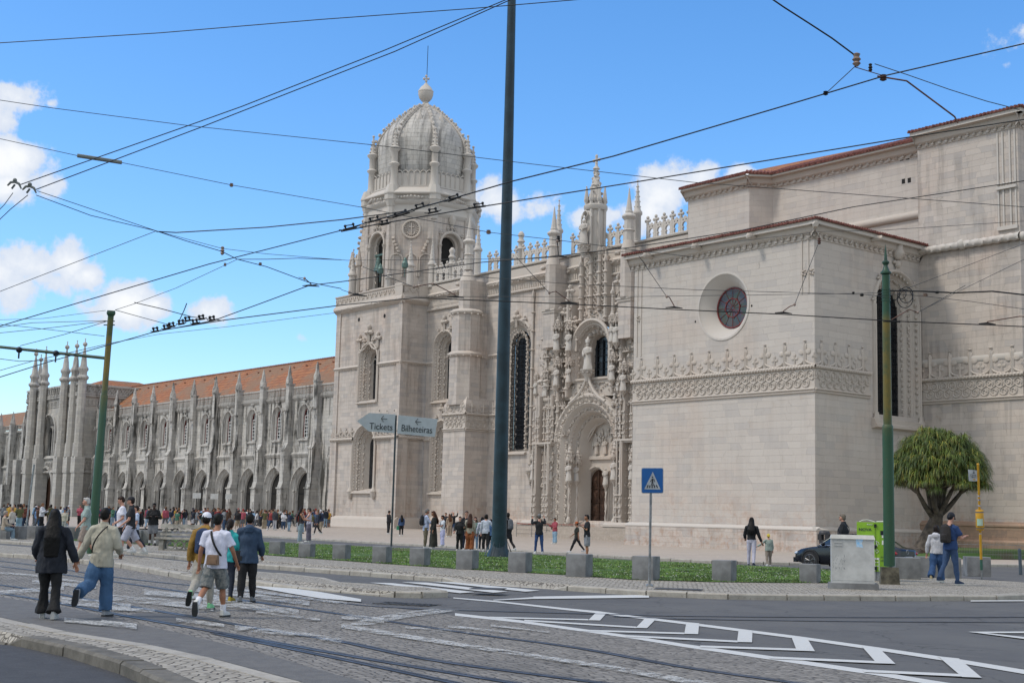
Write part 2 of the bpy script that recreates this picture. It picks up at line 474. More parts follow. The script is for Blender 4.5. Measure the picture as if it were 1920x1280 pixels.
def groundmat(name, kind):
    m, t, b = newmat(name)
    g = N(t, 'ShaderNodeNewGeometry'); pos = g.outputs['Position']
    n1 = noise_(t, pos, .35, 6, .65); n2 = noise_(t, pos, 4.0, 6, .7); n3 = noise_(t, pos, 60.0, 3, .6)
    rough = .85
    if kind == 'asphalt':
        col = mixc(t, maprange(t, n1, .35, .65), (.092, .091, .092), (.115, .113, .110))
        col = mixc(t, math_(t, 'MULTIPLY', maprange(t, n3, .5, .7), .55), col, (.15, .148, .145))
        col = mixc(t, math_(t, 'MULTIPLY', maprange(t, n2, .58, .72), .35), col, (.045, .045, .048))
        sp = noise_(t, pos, .9, 5, .7, .6); col = mixc(t, math_(t, 'MULTIPLY', maprange(t, sp, .56, .66), .4), col, (.052, .052, .055)); col = mixc(t, math_(t, 'MULTIPLY', maprange(t, sp, .44, .36), .4), col, (.135, .132, .128))
        vc = N(t, 'ShaderNodeTexVoronoi', feature='DISTANCE_TO_EDGE'); vc.inputs['Scale'].default_value = .28
        wv = N(t, 'ShaderNodeVectorMath', operation='ADD'); L(t, pos, wv.inputs[0])
        nv = noise_(t, pos, 1.2, 4, .6, out=1); L(t, nv, wv.inputs[1]); L(t, wv.outputs[0], vc.inputs['Vector'])
        col = mixc(t, math_(t, 'MULTIPLY', maprange(t, vc.outputs['Distance'], .006, .002), .6), col, (.03, .03, .03))
        bump(t, b, n3, .5, .01)
    elif kind in ('cobble', 'calcada', 'plaza'):
        sc = {'cobble': 6.6, 'calcada': 8.4, 'plaza': 4.0}[kind]
        mp = N(t, 'ShaderNodeMapping'); L(t, pos, mp.inputs[0])
        mp.inputs['Rotation'].default_value = (0, 0, {'cobble': .35, 'calcada': .8, 'plaza': 0}[kind])
        mp.inputs['Scale'].default_value = {'cobble': (1.0, 1.5, 1), 'calcada': (1, 1, 1), 'plaza': (1, 1, 1)}[kind]
        v = N(t, 'ShaderNodeTexVoronoi', feature='F1'); v.inputs['Scale'].default_value = sc; v.inputs['Randomness'].default_value = .55
        ve = N(t, 'ShaderNodeTexVoronoi', feature='DISTANCE_TO_EDGE'); ve.inputs['Scale'].default_value = sc; ve.inputs['Randomness'].default_value = .55
        L(t, mp.outputs[0], v.inputs['Vector']); L(t, mp.outputs[0], ve.inputs['Vector'])
        cell = N(t, 'ShaderNodeSeparateColor'); L(t, v.outputs['Color'], cell.inputs[0])
        edge = maprange(t, ve.outputs['Distance'], .02, .11)
        if kind == 'cobble':
            base = mixc(t, cell.outputs[0], (.185, .172, .155), (.27, .25, .225)); gap = (.065, .060, .054)
            base = mixc(t, math_(t, 'MULTIPLY', maprange(t, n1, .5, .7), .6), base, (.125, .118, .11)); es = .85
        elif kind == 'calcada':
            base = mixc(t, cell.outputs[0], (.41, .378, .325), (.29, .264, .222)); gap = (.085, .073, .058)
            base = mixc(t, math_(t, 'MULTIPLY', maprange(t, n1, .5, .72), .5), base, (.25, .225, .19)); es = .95
        else:
            base = mixc(t, cell.outputs[0], (.43, .37, .315), (.37, .315, .265)); gap = (.3, .25, .2); es = .4
            base = mixc(t, math_(t, 'MULTIPLY', maprange(t, n1, .45, .7), .5), base, (.33, .285, .24))
        base = mixc(t, math_(t, 'MULTIPLY', maprange(t, n2, .5, .72), .3), base, tuple(k*1.6 for k in gap))
        col = mixc(t, math_(t, 'MULTIPLY', math_(t, 'SUBTRACT', 1.0, edge), es), base, gap)
        bump(t, b, edge, .75 if kind != 'plaza' else .2, .015)
    elif kind == 'lawn':
        col = mixc(t, maprange(t, n1, .35, .65), (.07, .14, .03), (.10, .17, .04))
        col = mixc(t, math_(t, 'MULTIPLY', maprange(t, n2, .55, .75), .6), col, (.10, .10, .035))
        col = mixc(t, maprange(t, noise_(t, pos, .16, 4, .6), .60, .68), col, (.13, .095, .06))
        bump(t, b, n3, 1.0, .05)
    elif kind == 'kerb':
        oi = N(t, 'ShaderNodeObjectInfo')
        col = mixc(t, maprange(t, n2, .3, .7), (.40, .375, .33), (.30, .275, .24))
        col = mixc(t, math_(t, 'MULTIPLY', maprange(t, noise_(t, pos, 14, 5, .7), .55, .7), .5), col, (.12, .105, .09))
        bump(t, b, n3, .4, .01)
    elif kind == 'kerbd':
        col = mixc(t, maprange(t, n2, .3, .7), (.17, .155, .13), (.09, .082, .068)); bump(t, b, n2, .6, .02)
    elif kind == 'asphd':
        col = mixc(t, maprange(t, n2, .3, .7), (.062, .062, .066), (.045, .045, .048)); col = mixc(t, math_(t, 'MULTIPLY', maprange(t, n3, .5, .7), .5), col, (.11, .11, .112)); bump(t, b, n3, .6, .01)
    elif kind == 'asph2':
        col = mixc(t, maprange(t, n2, .3, .7), (.145, .14, .134), (.105, .102, .10)); col = mixc(t, math_(t, 'MULTIPLY', maprange(t, n3, .5, .7), .5), col, (.2, .195, .185)); bump(t, b, n3, .6, .01)
    elif kind == 'soil':
        col = mixc(t, n2, (.12, .09, .06), (.075, .058, .042)); bump(t, b, n2, .6, .03)
    elif kind == 'far':
        col = mixc(t, n1, (.2, .18, .155), (.14, .13, .115))
    setc(t, b.inputs['Base Color'], col); b.inputs['Roughness'].default_value = rough
    b.inputs['Specular IOR Level'].default_value = .35
    MATS[name] = m
    return m
M_asph = groundmat('asphalt', 'asphalt'); M_cob = groundmat('tram_cobbles', 'cobble'); M_calc = groundmat('white_limestone_setts', 'calcada')
M_plaza = groundmat('plaza_limestone', 'plaza'); M_lawn = groundmat('lawn', 'lawn'); M_kerb = groundmat('kerbstone', 'kerb')
M_kerbd = groundmat('stained_kerbstone', 'kerbd'); M_asph2 = groundmat('worn_asphalt', 'asph2'); M_asphd = groundmat('dark_asphalt', 'asphd'); M_far = groundmat('far_ground', 'far'); M_soil = groundmat('soil', 'soil')
def paintmat(name, col, lo, hi, sc=7.0):
    m, t, b = newmat(name)
    g = N(t, 'ShaderNodeNewGeometry'); pos = g.outputs['Position']
    n = noise_(t, pos, sc, 7, .75); n1 = noise_(t, pos, .8, 3)
    a = maprange(t, math_(t, 'ADD', n, math_(t, 'MULTIPLY', n1, .35)), lo, hi)
    if hi > .6: a = math_(t, 'MULTIPLY', a, maprange(t, noise_(t, pos, 26, 4, .7), .36, .56))
    c = mixc(t, n, col, tuple(k*.72 for k in col))
    setc(t, b.inputs['Base Color'], c); b.inputs['Roughness'].default_value = .7
    tr = N(t, 'ShaderNodeBsdfTransparent'); mx = N(t, 'ShaderNodeMixShader')
    L(t, a, mx.inputs[0]); L(t, tr.outputs[0], mx.inputs[1]); L(t, b.outputs[0], mx.inputs[2])
    o = [n_ for n_ in t.nodes if n_.type == 'OUTPUT_MATERIAL'][0]
    L(t, mx.outputs[0], o.inputs[0])
    return m
M_paint = paintmat('road_paint', (.62, .62, .60), .35, .50, 14)
M_worn = paintmat('worn_road_paint', (.58, .58, .56), .56, .76, 5)
M_steel = simple('worn_rail_steel', (.15, .155, .165), .48, .85, var=.3, scale=2)
M_groove = simple('rail_groove', (.02, .02, .022), .8)
# ---------------- ground ----------------
def sm(x): x = max(0, min(1, x)); return x*x*(3-2*x)
def zplaza(x, y): return .12+.34*sm((-x-68)/46)*sm((y-48)/24)
mb = MB(); mb.box(-1500, 1500, -1500, 2500, -3.0, -.05); struct(mb.build('ground', M_far))
PK = [(-420,960),(0,983),(250,990),(324,991),(432,998),(486,1003),(697,1015),(980,1031),(1185,1043),(1335,1050),(1480,1054),(1724,1056),(1856,1057),(1920,1058),(2300,1064)]
pk = [GZ(x, y, .12) for x, y in PK]
pk[0] = pk[1]+(pk[1]-pk[2])*8
mb = MB(); mb.poly([V((p.x, p.y, 0)) for p in pk]+[V((60, pk[-1].y, 0)), V((60, -40, 0)), V((-400, -40, 0))])
road = struct(mb.build('road', M_asph))
mb = MB(); rows = []
cols_ = []
for a, b in zip(pk[:-1], pk[1:]):
    k = max(1, int((b-a).length/6))
    cols_ += [a.lerp(b, i/k) for i in range(k)]
cols_.append(pk[-1]); cols_.append(pk[-1]+V((60, 0, 0)))
YS = [i/10 for i in range(11)]
vs = []; fs = []
for p in cols_:
    for t in YS:
        y = p.y+(78-p.y)*t
        vs.append((p.x, y, .12 if t == 0 else zplaza(p.x, y)))
    vs.append((p.x, 420, zplaza(p.x, 420)))
m_ = len(YS)+1
for i in range(len(cols_)-1):
    for j in range(m_-1):
        fs.append((i*m_+j, (i+1)*m_+j, (i+1)*m_+j+1, i*m_+j+1))
mb.add(vs, fs); struct(mb.build('plaza', M_plaza))

def kerb(name, pts, h=.13, w=.28, seg=1.0, mat=M_kerb, z0=0.0, side=1, hs=None):
    rnd = random.Random(3); mb = MB()
    for i in range(len(pts)-1):
        a, b = V((pts[i].x, pts[i].y, 0)), V((pts[i+1].x, pts[i+1].y, 0))
        Lg = (b-a).length
        if Lg < .05: continue
        t = (b-a)/Lg; nn = V((-t.y, t.x, 0))*side
        k = max(1, round(Lg/seg))
        h0, h1 = (hs[i], hs[i+1]) if hs else (h, h)
        for j in range(k):
            s0 = Lg*j/k+.016; s1 = Lg*(j+1)/k-.016
            dz = rnd.uniform(-.008, .008); dn = rnd.uniform(-.01, .01)
            q = []
            for s_, hh in ((s0, h0+(h1-h0)*j/k), (s1, h0+(h1-h0)*(j+1)/k)):
                p = a+t*s_
                q.append([p+nn*(dn-.03)+V((0, 0, z0-.02)), p+nn*(dn-.03)+V((0, 0, z0+hh-.03+dz)), p+nn*dn+V((0, 0, z0+hh+dz)), p+nn*w+V((0, 0, z0+hh+dz)), p+nn*w+V((0, 0, z0-.02))])
            vs = q[0]+q[1]
            mb.add(vs, [(0,5,6,1),(1,6,7,2),(2,7,8,3),(3,8,9,4),(0,1,2,3,4),(9,8,7,6,5)])
    return struct(mb.build(name, mat))
def raised(name, near, far, z, mat, nz_=None, fz=None):
    n_ = [V((p.x, p.y, (nz_[i] if nz_ else z))) for i, p in enumerate(near)]
    f_ = [V((p.x, p.y, (fz[i] if fz else z))) for i, p in enumerate(far)]
    pts = n_+f_[::-1]
    mb = MB(); tris = tessellate_polygon([[V((p.x, p.y, 0)) for p in pts]])
    mb.add(pts, [tuple(t) for t in tris])
    # skirt so the slab has an edge
    k = len(pts)
    mb.add(pts+[V((p.x, p.y, -.04)) for p in pts], [(i, (i+1) % k, k+(i+1) % k, k+i) for i in range(k)])
    return struct(mb.build(name, mat))
def PXS(l, z=0.0): return [GZ(x, y, z) for x, y in l]
# long pavement with the lawn
n3 = [(-420,992),(0,1018),(100,1025),(251,1040),(350,1050),(480,1065),(620,1075),(777,1087),(830,1090.5),(868,1093),(1033,1104),(1065,1107),(1212,1117),(1365,1123),(1475,1124.5),(1678,1126),(1867,1125.5),(1920,1123),(2300,1108)]
near3 = PXS(n3)
hs3 = [.13]*8+[.125,.02,.02,.125]+[.13]*7
f3 = [(-420,975),(0,991),(250,1003),(480,1014.5),(613,1019.5),(733,1026),(913,1034),(1041,1040.5),(1185,1049),(1335,1056),(1475,1063),(1570,1068),(1640,1074),(1700,1082),(1806,1083.5),(1920,1091),(2300,1098)]
far3 = PXS(f3, .13)
raised('pavement', near3, far3, .125, M_calc, nz_=[h-.006 for h in hs3])
kerb('kerb', near3, hs=hs3)
kerb('far_kerb', far3, h=.128, w=.12, side=-1, seg=1.0)
kerb('plaza_kerb', pk, h=.128, w=.30, seg=1.2)
# tram island
n2 = [(-420,1012),(0,1043),(54,1047),(213,1062),(360,1088),(467,1098),(560,1105),(640,1111),(713,1117.5),(740,1119.5),(790,1120.5),(838,1119)]
f2 = [(-420,994),(0,1021),(100,1029),(251,1042),(350,1053),(480,1070),(560,1077),(607,1082),(640,1091),(720,1096),(797,1099.5),(838,1107)]
near2, far2 = PXS(n2), PXS(f2, .13)
raised('traffic_island', near2, far2, .125, M_calc, nz_=[.125]*6+[.06,.045,.05]+[.125]*3)
kerb('island_kerb', near2+[far2[-1]], hs=[.13]*6+[.06,.05,.055,.13,.13,.13,.13])
kerb('island_far_kerb', far2, h=.128, w=.15, side=-1)
# near island, lower left
n1 = [(-300,1165),(13,1208),(43,1212),(123,1230),(230,1264),(267,1281),(400,1345)]
f1 = [(-300,1110),(0,1156),(125,1184),(280,1208),(400,1234),(567,1278),(760,1335)]
near1, far1 = PXS(n1), PXS(f1, .13)
hs1 = [.02,.02,.13,.13,.13,.13,.13]
raised('near_island', near1, far1, .125, M_calc, nz_=[max(.014, h-.006) for h in hs1])
kerb('near_island_kerb', near1, hs=hs1, w=.22, seg=1.3, mat=M_kerbd)
kerb('near_island_far_kerb', far1, h=.129, w=.2, side=-1, seg=1.6)
# cobbled tram lanes
def flat(name, pts, z, mat, kind=True):
    mb = MB(); q = PXS(pts, 0)
    mb.sheet([(p.x, p.y) for p in q], (), lambda p: (p[0], p[1], z))
    return struct(mb.build(name, mat))
flat('cobbled_lane', [(-420,1010),(0,1040),(54,1046),(213,1061),(360,1087),(467,1097),(560,1110),(640,1126),(760,1142),(853,1153),(973,1166),(1187,1196),(1280,1211),(1440,1234),(1640,1263),(1747,1281),(2300,1372),(2300,1800),(1400,1560),(760,1345),(567,1279),(400,1235),(280,1209),(125,1185),(0,1157),(-420,1095)], .004, M_cob)
flat('asphalt_strip', [(-300,1085),(0,1119),(130,1140),(230,1163),(350,1190),(480,1222),(620,1262),(760,1300),(760,1345),(567,1279),(400,1235),(280,1209),(125,1185),(0,1157),(-300,1112)], .008, M_asph2)
flat('asphalt_patch', [(232,1155),(262,1149),(352,1151),(395,1157),(402,1160),(322,1169),(290,1167)], .008, M_asph)
flat('near_road', [(-300,1240),(-60,1207),(13,1209),(43,1214),(123,1232),(230,1266),(267,1283),(400,1350),(500,1420),(-300,1600)], .006, M_asphd)
# rails
def rail(pts, w=.075, z=.012, both=True):
    q = PXS(pts, 0)
    # resample with smoothing
    out = []
    for i in range(len(q)-1):
        p0, p1, p2, p3 = q[max(i-1, 0)], q[i], q[i+1], q[min(i+2, len(q)-1)]
        for k in range(8):
            t = k/8
            out.append(.5*((2*p1)+(p2-p0)*t+(2*p0-5*p1+4*p2-p3)*t*t+(3*p1-p0-3*p2+p3)*t**3))
    out.append(q[-1])
    def strip(mb, o0, o1, z):
        vs = []
        for i, p in enumerate(out):
            t = (out[min(i+1, len(out)-1)]-out[max(i-1, 0)]); t.z = 0; t.normalize(); n = V((-t.y, t.x, 0))
            vs += [p+n*o0+V((0, 0, z)), p+n*o1+V((0, 0, z))]
        mb.add(vs, [(2*i, 2*i+1, 2*i+3, 2*i+2) for i in range(len(out)-1)])
    strip(MR, -w/2, w/2, z); strip(MG, w/2, w/2+.045, z-.002); strip(MG, -w/2-.02, -w/2, z-.002)
    strip(MR, w/2+.045, w/2+.075, z)
MR, MG = MB(), MB()
rail([(-300,1062),(0,1097),(180,1127),(360,1157),(500,1182),(640,1204),(807,1238),(1107,1279),(1500,1330)])
rail([(-300,1075),(0,1113),(233,1155),(400,1185),(640,1228),(957,1281),(1300,1335)])
rail([(400,1188),(640,1237),(847,1281),(1100,1330)], w=.06)
rail([(-300,1032),(0,1062),(207,1090),(400,1118),(640,1152),(873,1187),(1073,1214),(1273,1250),(1473,1279),(1800,1325)])
rail([(-300,1026),(0,1052),(213,1082),(360,1098),(467,1109),(640,1131),(773,1141),(1073,1150),(1280,1155),(1600,1157.5),(1920,1157),(2200,1155)], w=.06)
rail([(1150,1156),(1280,1160.5),(1600,1165),(1920,1167),(2200,1168)], w=.05)
struct(MR.build('tram_rails', M_steel)); struct(MG.build('rail_grooves', M_groove))
# painted markings
def paint(polys, z, mat, name):
    mb = MB()
    for i_, P_ in enumerate(polys):
        q = PXS(P_, 0)
        mb.sheet([(p.x, p.y) for p in q], (), lambda p: (p[0], p[1], z+i_*.0006))
    return struct(mb.build(name, mat))
def line_px(pts, t):    # thin line polygon, t = apparent half thickness per point
    n = len(pts); t = t if isinstance(t, (list, tuple)) else [t]*n
    return [(x, y-k) for (x, y), k in zip(pts, t)]+[(x, y+k) for (x, y), k in list(zip(pts, t))[::-1]]
chev = [
 line_px([(853,1152),(973,1165),(1187,1195),(1280,1210),(1440,1233),(1640,1262),(1747,1280),(2000,1320)], [2.4,2.4,2.6,3,3.4,4,4.2,5]),
 line_px([(850,1121),(933,1128),(1060,1142),(1123,1148),(1167,1154),(1273,1167),(1493,1195),(1647,1217),(1800,1240),(1920,1260),(2100,1290)], [.9,1.3,1.8,2,2,2.2,2.6,3,3.6,4,4.4]),
 line_px([(917,1157.5),(1103,1162)], 1.2), [(1103,1163),(1125,1163.5),(1137,1150),(1117,1149)],
 line_px([(983,1163.5),(1193,1176.5)], 1.4), [(1192,1177.5),(1213,1178),(1231,1160),(1210,1159)],
 line_px([(1090,1182.5),(1283,1188)], 1.5), [(1283,1189),(1309,1189.5),(1311,1169),(1287,1167)],
 line_px([(1173,1193),(1383,1203.5)], 1.7), [(1382,1204.5),(1410,1205),(1411,1183),(1385,1181)],
 line_px([(1313,1213),(1497,1219)], 1.9), [(1494,1221),(1528,1222),(1513,1197),(1484,1195)],
 line_px([(1443,1234),(1647,1243)], 2.1), [(1644,1245),(1679,1246),(1648,1216),(1616,1213)],
 line_px([(1620,1259.5),(1807,1268)], 2.4), [(1804,1271),(1841,1272.5),(1798,1236),(1759,1232)],
 [(1815,1185.5),(1920,1185),(2100,1186),(2100,1189),(1920,1188),(1850,1188),(1920,1195.5),(2000,1204),(2000,1208),(1920,1199)],
 line_px([(1000,1121.5),(1100,1120),(1217,1118.5)], [2.2,2.6,2.6]), line_px([(925,1126),(1000,1122)], [.6,1.6]),
 [(810,1091),(850,1092),(1012,1108),(985,1110)], [(753,1092),(800,1093),(952,1110),(925,1112)], [(693,1093),(735,1094),(890,1111),(862,1113)],
 line_px([(1640+180,1127.5),(1920,1127)], 1.0),
]
paint(chev, .009, M_paint, 'road_markings')
paint([line_px([(480,1100),(540,1108),(600,1117),(677,1127)], [2,5,6,2.5])], .023, M_paint, 'stop_line_marking')
worn = [
 line_px([(640,1175),(773,1197),(973,1228),(1140,1253),(1273,1277),(1500,1315)], [4,4,3.4,4,5,6]),
 [(640,1180),(660,1170),(700,1160),(750,1150),(810,1143),(860,1146),(820,1152),(760,1160),(700,1172)],
 line_px([(760,1178),(880,1188)], 2), line_px([(840,1176),(955,1188)], 2.2), line_px([(920,1175),(1030,1187)], 1.5),
 line_px([(0,1075),(60,1080),(183,1097)], 1.8), line_px([(60,1092),(180,1102)], 3.5), line_px([(0,1113),(60,1109),(120,1104)], 4),
 line_px([(115,1128),(180,1134),(245,1141)], 6.5), line_px([(205,1122),(300,1130),(400,1142)], 6), line_px([(270,1112),(400,1122),(505,1143)], 5),
 line_px([(205,1144),(290,1147)], 3), line_px([(360,1106),(450,1116),(580,1133)], 4.5), line_px([(400,1102),(520,1116),(650,1134)], 2.5), line_px([(120,1165),(190,1172)], 4), line_px([(190,1170),(256,1178)], 5),
 line_px([(440,1180),(560,1192),(640,1205)], 4.5), line_px([(640,1158),(720,1166)], 5), line_px([(380,1130),(500,1144),(560,1150)], 5), line_px([(330,1165),(420,1176)], 3), line_px([(480,1150),(600,1165)], 2),
]
paint(worn, .024, M_worn, 'worn_road_markings')
mb = MB()
for P_ in ([(120,1077),(150,1077),(170,1079),(130,1079.5)],):
    pass
# manhole covers and drain gratings
for i, (x, y, rx, lab) in enumerate([(915,1103,.35,'flat grey inspection cover in the pavement behind the long kerb'),(1272,1104,.55,'rectangular grey cover in the setts right of the crossing sign')]):
    c = GZ(x, y, .13); mb = MB(); mb.box(-rx, rx, -.35, .35, 0, .012); mb.box(-rx*.9, rx*.9, -.3, .3, .012, .016)
    o = mb.build('manhole_cover', simple('cast_iron', (.10,.095,.09), .6, .4, var=.4)); o.location = (c.x, c.y, .126); o.rotation_euler.z = .7
    tag(o, lab, 'manhole cover')
c = GZ(763,1133,0); mb = MB()
for k in range(9): mb.box(-.55+k*.13, -.5+k*.13, -.22, .22, .0, .012)
mb.box(-.6, .6, -.26, -.22, 0, .013); mb.box(-.6, .6, .22, .26, 0, .013)
o = mb.build('drain_grating', MATS['cast_iron']); o.location = (c.x, c.y, .008); o.rotation_euler.z = .5
tag(o, 'dark slotted drain grating in the asphalt below the island tip', 'drain')

# lawn
LN = [(-40,1001),(150,1014),(250,1019),(330,1024),(480,1038.5),(620,1049),(853,1065.5),(1063,1077.5),(1185,1086),(1337,1090.5),(1480,1092),(1566,1092)]
LF = [(-40,990),(150,999),(250,1004),(480,1015.5),(613,1020.5),(733,1027),(913,1035),(1041,1041.5),(1185,1050),(1335,1057),(1475,1064),(1566,1069)]
ln, lf = PXS(LN, .13), PXS(LF, .13)
pts = ln+lf[::-1]
mb = MB(); mb.add([V((p.x, p.y, .140)) for p in pts], [tuple(t) for t in tessellate_polygon([[V((p.x, p.y, 0)) for p in pts]])])
struct(mb.build('lawn', M_lawn))
def inpoly(x, y, P):
    c = False; j = len(P)-1
    for i in range(len(P)):
        if (P[i].y > y) != (P[j].y > y) and x < (P[j].x-P[i].x)*(y-P[i].y)/(P[j].y-P[i].y)+P[i].x: c = not c
        j = i
    return c
rnd = random.Random(11)
mb = MB(); vs = []; fs = []; mis = []
xs = [p.x for p in pts]; ys = [p.y for p in pts]
grass_n = 0; tries = 0
while grass_n < 60000 and tries < 400000:
    tries += 1
    x = rnd.uniform(min(xs), max(xs)); y = rnd.uniform(min(ys), max(ys))
    if not inpoly(x, y, pts): continue
    d2 = sqrt(x*x+y*y)
    if rnd.random() > min(1, 1500/(d2*d2)): continue
    if noise.noise(V((x*.33, y*.33, 3))) > .34 and rnd.random() < .93: continue
    h = rnd.uniform(.02, .045)*(1+.6*noise.noise(V((x*.8, y*.8, 0)))); a = rnd.uniform(0, pi); w = rnd.uniform(.015, .032)
    dx, dy = cos(a)*w, sin(a)*w; lx, ly = rnd.uniform(-.03, .03), rnd.uniform(-.03, .03)
    n = len(vs)
    if rnd.random() < .018:
        vs += [V((x-.018, y, .14+h)), V((x+.018, y, .14+h)), V((x, y+.018, .14+h+.02)), V((x, y-.015, .14+h+.03))]
        fs += [(n, n+1, n+2), (n, n+1, n+3)]; mis += [1, 1]
    else:
        vs += [V((x-dx, y-dy, .13)), V((x+dx, y+dy, .13)), V((x+lx, y+ly, .14+h))]
        fs.append((n, n+1, n+2)); mis.append(0 if rnd.random() < .7 else 2)
    grass_n += 1
mb.v = vs; mb.f = fs; mb.mi = mis
M_gr = simple('grass_blades', (.13, .24, .05), .7, var=.5, scale=1.2)
M_gr2 = simple('grass_blades_pale', (.21, .29, .075), .7, var=.4, scale=1.2)
M_clov = simple('clover_flower', (.55, .56, .5), .8)
tag(mb.build('grass', [M_gr, M_clov, M_gr2]), 'short green lawn grass dotted with white clover between the cubes and the road', 'grass', kind='stuff')
# ---------------- masonry helpers ----------------
def arch_path(c, z0, zs, r, n=14, point=0.0, rise=1.0, both=True):
    """list of (a, z, na, nz): jamb up, round the arch, jamb down"""
    P = [(c-r, z0, -1, 0)]
    if point <= 0:
        for i in range(n+1):
            t = pi-pi*i/n
            P.append((c+r*cos(t), zs+r*rise*sin(t), cos(t), sin(t)))
    else:
        R_ = r*(1+point); m = n//2
        tm = math.acos((R_-r)/R_)
        for i in range(m+1):
            t = pi-tm*i/m
            P.append((c-r+R_+R_*cos(t), zs+R_*sin(t), cos(t), sin(t)))
        for i in range(m+1):
            t = tm-tm*i/m
            P.append((c+r-R_+R_*cos(t), zs+R_*sin(t), cos(t), sin(t)))
    P.append((c+r, z0, 1, 0))
    return P
def off(path, o): return [(a+na*o, z+nz_*o) for a, z, na, nz_ in path]
def moulding(mb, path, prof, closed=False):
    n = len(path); vs = []; fs = []
    for o, d in prof:
        for a, z, na, nz_ in path: vs.append((a+na*o, d, z+nz_*o))
    m = n if closed else n-1
    for j in range(len(prof)-1):
        for i in range(m): fs.append((j*n+i, j*n+(i+1) % n, (j+1)*n+(i+1) % n, (j+1)*n+i))
    mb.add(vs, fs)
def fillp(mb, pts, d):
    mb.sheet(pts, (), lambda p: (p[0], d, p[1]))
def beads(mb, path, o, d, step, r, lvl=-1, skip=0):
    pts = off(path, o); acc = 0; last = None
    for i in range(len(pts)-1):
        a, b = V((pts[i][0], 0, pts[i][1])), V((pts[i+1][0], 0, pts[i+1][1]))
        Lg = (b-a).length
        if Lg < 1e-6: continue
        s_ = step-acc if acc else step/2
        while s_ < Lg:
            p = a.lerp(b, s_/Lg)
            k = random.uniform(.8, 1.15)
            mb.blob((p.x, d, p.z), (r[0]*k, r[1], r[2]*k) if isinstance(r, tuple) else r*k, lvl, .15)
            s_ += step
        acc = Lg-(s_-step)
def scrolls(mb, path, o, d, step, r, tr):
    """leafy carving running along a moulding"""
    pts = off(path, o); tot = 0
    seq = []
    for i in range(len(pts)-1):
        a, b = V((pts[i][0], 0, pts[i][1])), V((pts[i+1][0], 0, pts[i+1][1]))
        Lg = (b-a).length; k = max(1, round(Lg/step)) if Lg > step*.6 else 1
        for j in range(k): seq.append((a.lerp(b, (j+.5)/k), (b-a).normalized()))
    for q, (p, t) in enumerate(seq):
        nn = V((-t.z, 0, t.x)); s_ = 1 if q % 2 else -1
        arc = [p+(t*cos(w_)*r+nn*sin(w_)*r*s_)+V((0, 0, 0)) for w_ in [k*.9-.6 for k in range(5)]]
        mb.tube([(v.x, d, v.z) for v in arc], tr, 4)
        mb.blob((p.x, d, p.z), tr*1.6, -1)
def wall(mb, a0, a1, z0, z1, holes=(), d=0.0, outer=None):
    mb.sheet(outer or [(a0, z0), (a1, z0), (a1, z1), (a0, z1)], holes, lambda p: (p[0], d, p[1]))
def fleuron(mb, a, d, z, s, t=.5):
    """small carved finial: stem, two side leaves, top"""
    mb.tube([(a, d, z), (a, d, z+s*.9)], s*.09, 4)
    mb.blob((a-s*.2, d, z+s*.62), (s*.17, s*.12*t*2, s*.14), 0, .1)
    mb.blob((a+s*.2, d, z+s*.62), (s*.17, s*.12*t*2, s*.14), 0, .1)
    mb.blob((a, d, z+s*.88), (s*.13, s*.12*t*2, s*.17), 0, .1)
    mb.blob((a, d, z+s*.62), (s*.12, s*.15*t*2, s*.12), 0)
def cresting(mb, a0, a1, z, d, pitch, s):
    n = max(1, round((a1-a0)/pitch)); p = (a1-a0)/n
    for i in range(n):
        a = a0+(i+.5)*p
        fleuron(mb, a, d, z, s, .22)
        mb.tube([(a, d+.02, z), (a, d+.02, z+s*1.05)], s*.05, 4); mb.blob((a, d+.02, z+s*1.12), (s*.1, .06, s*.04), 0)
        for sg in (-1, 1):
            arc = [(a+sg*(p*.5*(1-cos(w_))*1.0), d+.01, z+s*.30*(1-sin(w_))+.02) for w_ in [k*.4 for k in range(5)]]
            mb.tube(arc, s*.05, 4)
        fleuron(mb, a0+i*p+.0001, d, z, s*.55, .25)
def scrollfrieze(mb, a0, a1, z0, z1, d):
    """two rows of interlocking curls"""
    h = z1-z0; pitch = h*.62; n = max(1, round((a1-a0)/pitch)); p = (a1-a0)/n; r = p*.40
    for i in range(n+1):
        for row, (zz, ph) in enumerate(((z0+h*.27, 0), (z0+h*.74, .5))):
            a = a0+(i+ph)*p
            if a > a1-r*.3 or a < a0+r*.2: continue
            s_ = 1 if row else -1
            arc = [(a+r*cos(w_), d, zz+s_*r*sin(w_)) for w_ in [-.6+k*.62 for k in range(8)]]
            mb.tube(arc, h*.045, 4)
            mb.tube([(a+r*.45*cos(w_), d, zz-s_*r*.45*sin(w_)) for w_ in [k*1.0 for k in range(5)]], h*.035, 4)
        a = a0+i*p
        if i < n:
            mb.tube([(a, d, z0+h*.52), (a+p*.25, d, z0+h*.60), (a+p*.5, d, z0+h*.48), (a+p*.75, d, z0+h*.42), (a+p, d, z0+h*.52)], h*.035, 4)
def hrope(mb, a0, a1, z, d, r, turns=1.0, amp=.20):
    Lg = a1-a0; n = max(6, int(Lg/(r*.36))); vs = []; fs = []; k = 8
    for i in range(n+1):
        a = a0+Lg*i/n
        for j in range(k):
            w_ = 2*pi*j/k
            rr = r*(1+amp*sin(3*w_-(a-a0)/r*3.2*turns))
            vs.append((a, d+rr*cos(w_), z+rr*sin(w_)))
    for i in range(n):
        for j in range(k): fs.append((i*k+j, i*k+(j+1) % k, (i+1)*k+(j+1) % k, (i+1)*k+j))
    mb.add(vs, fs)
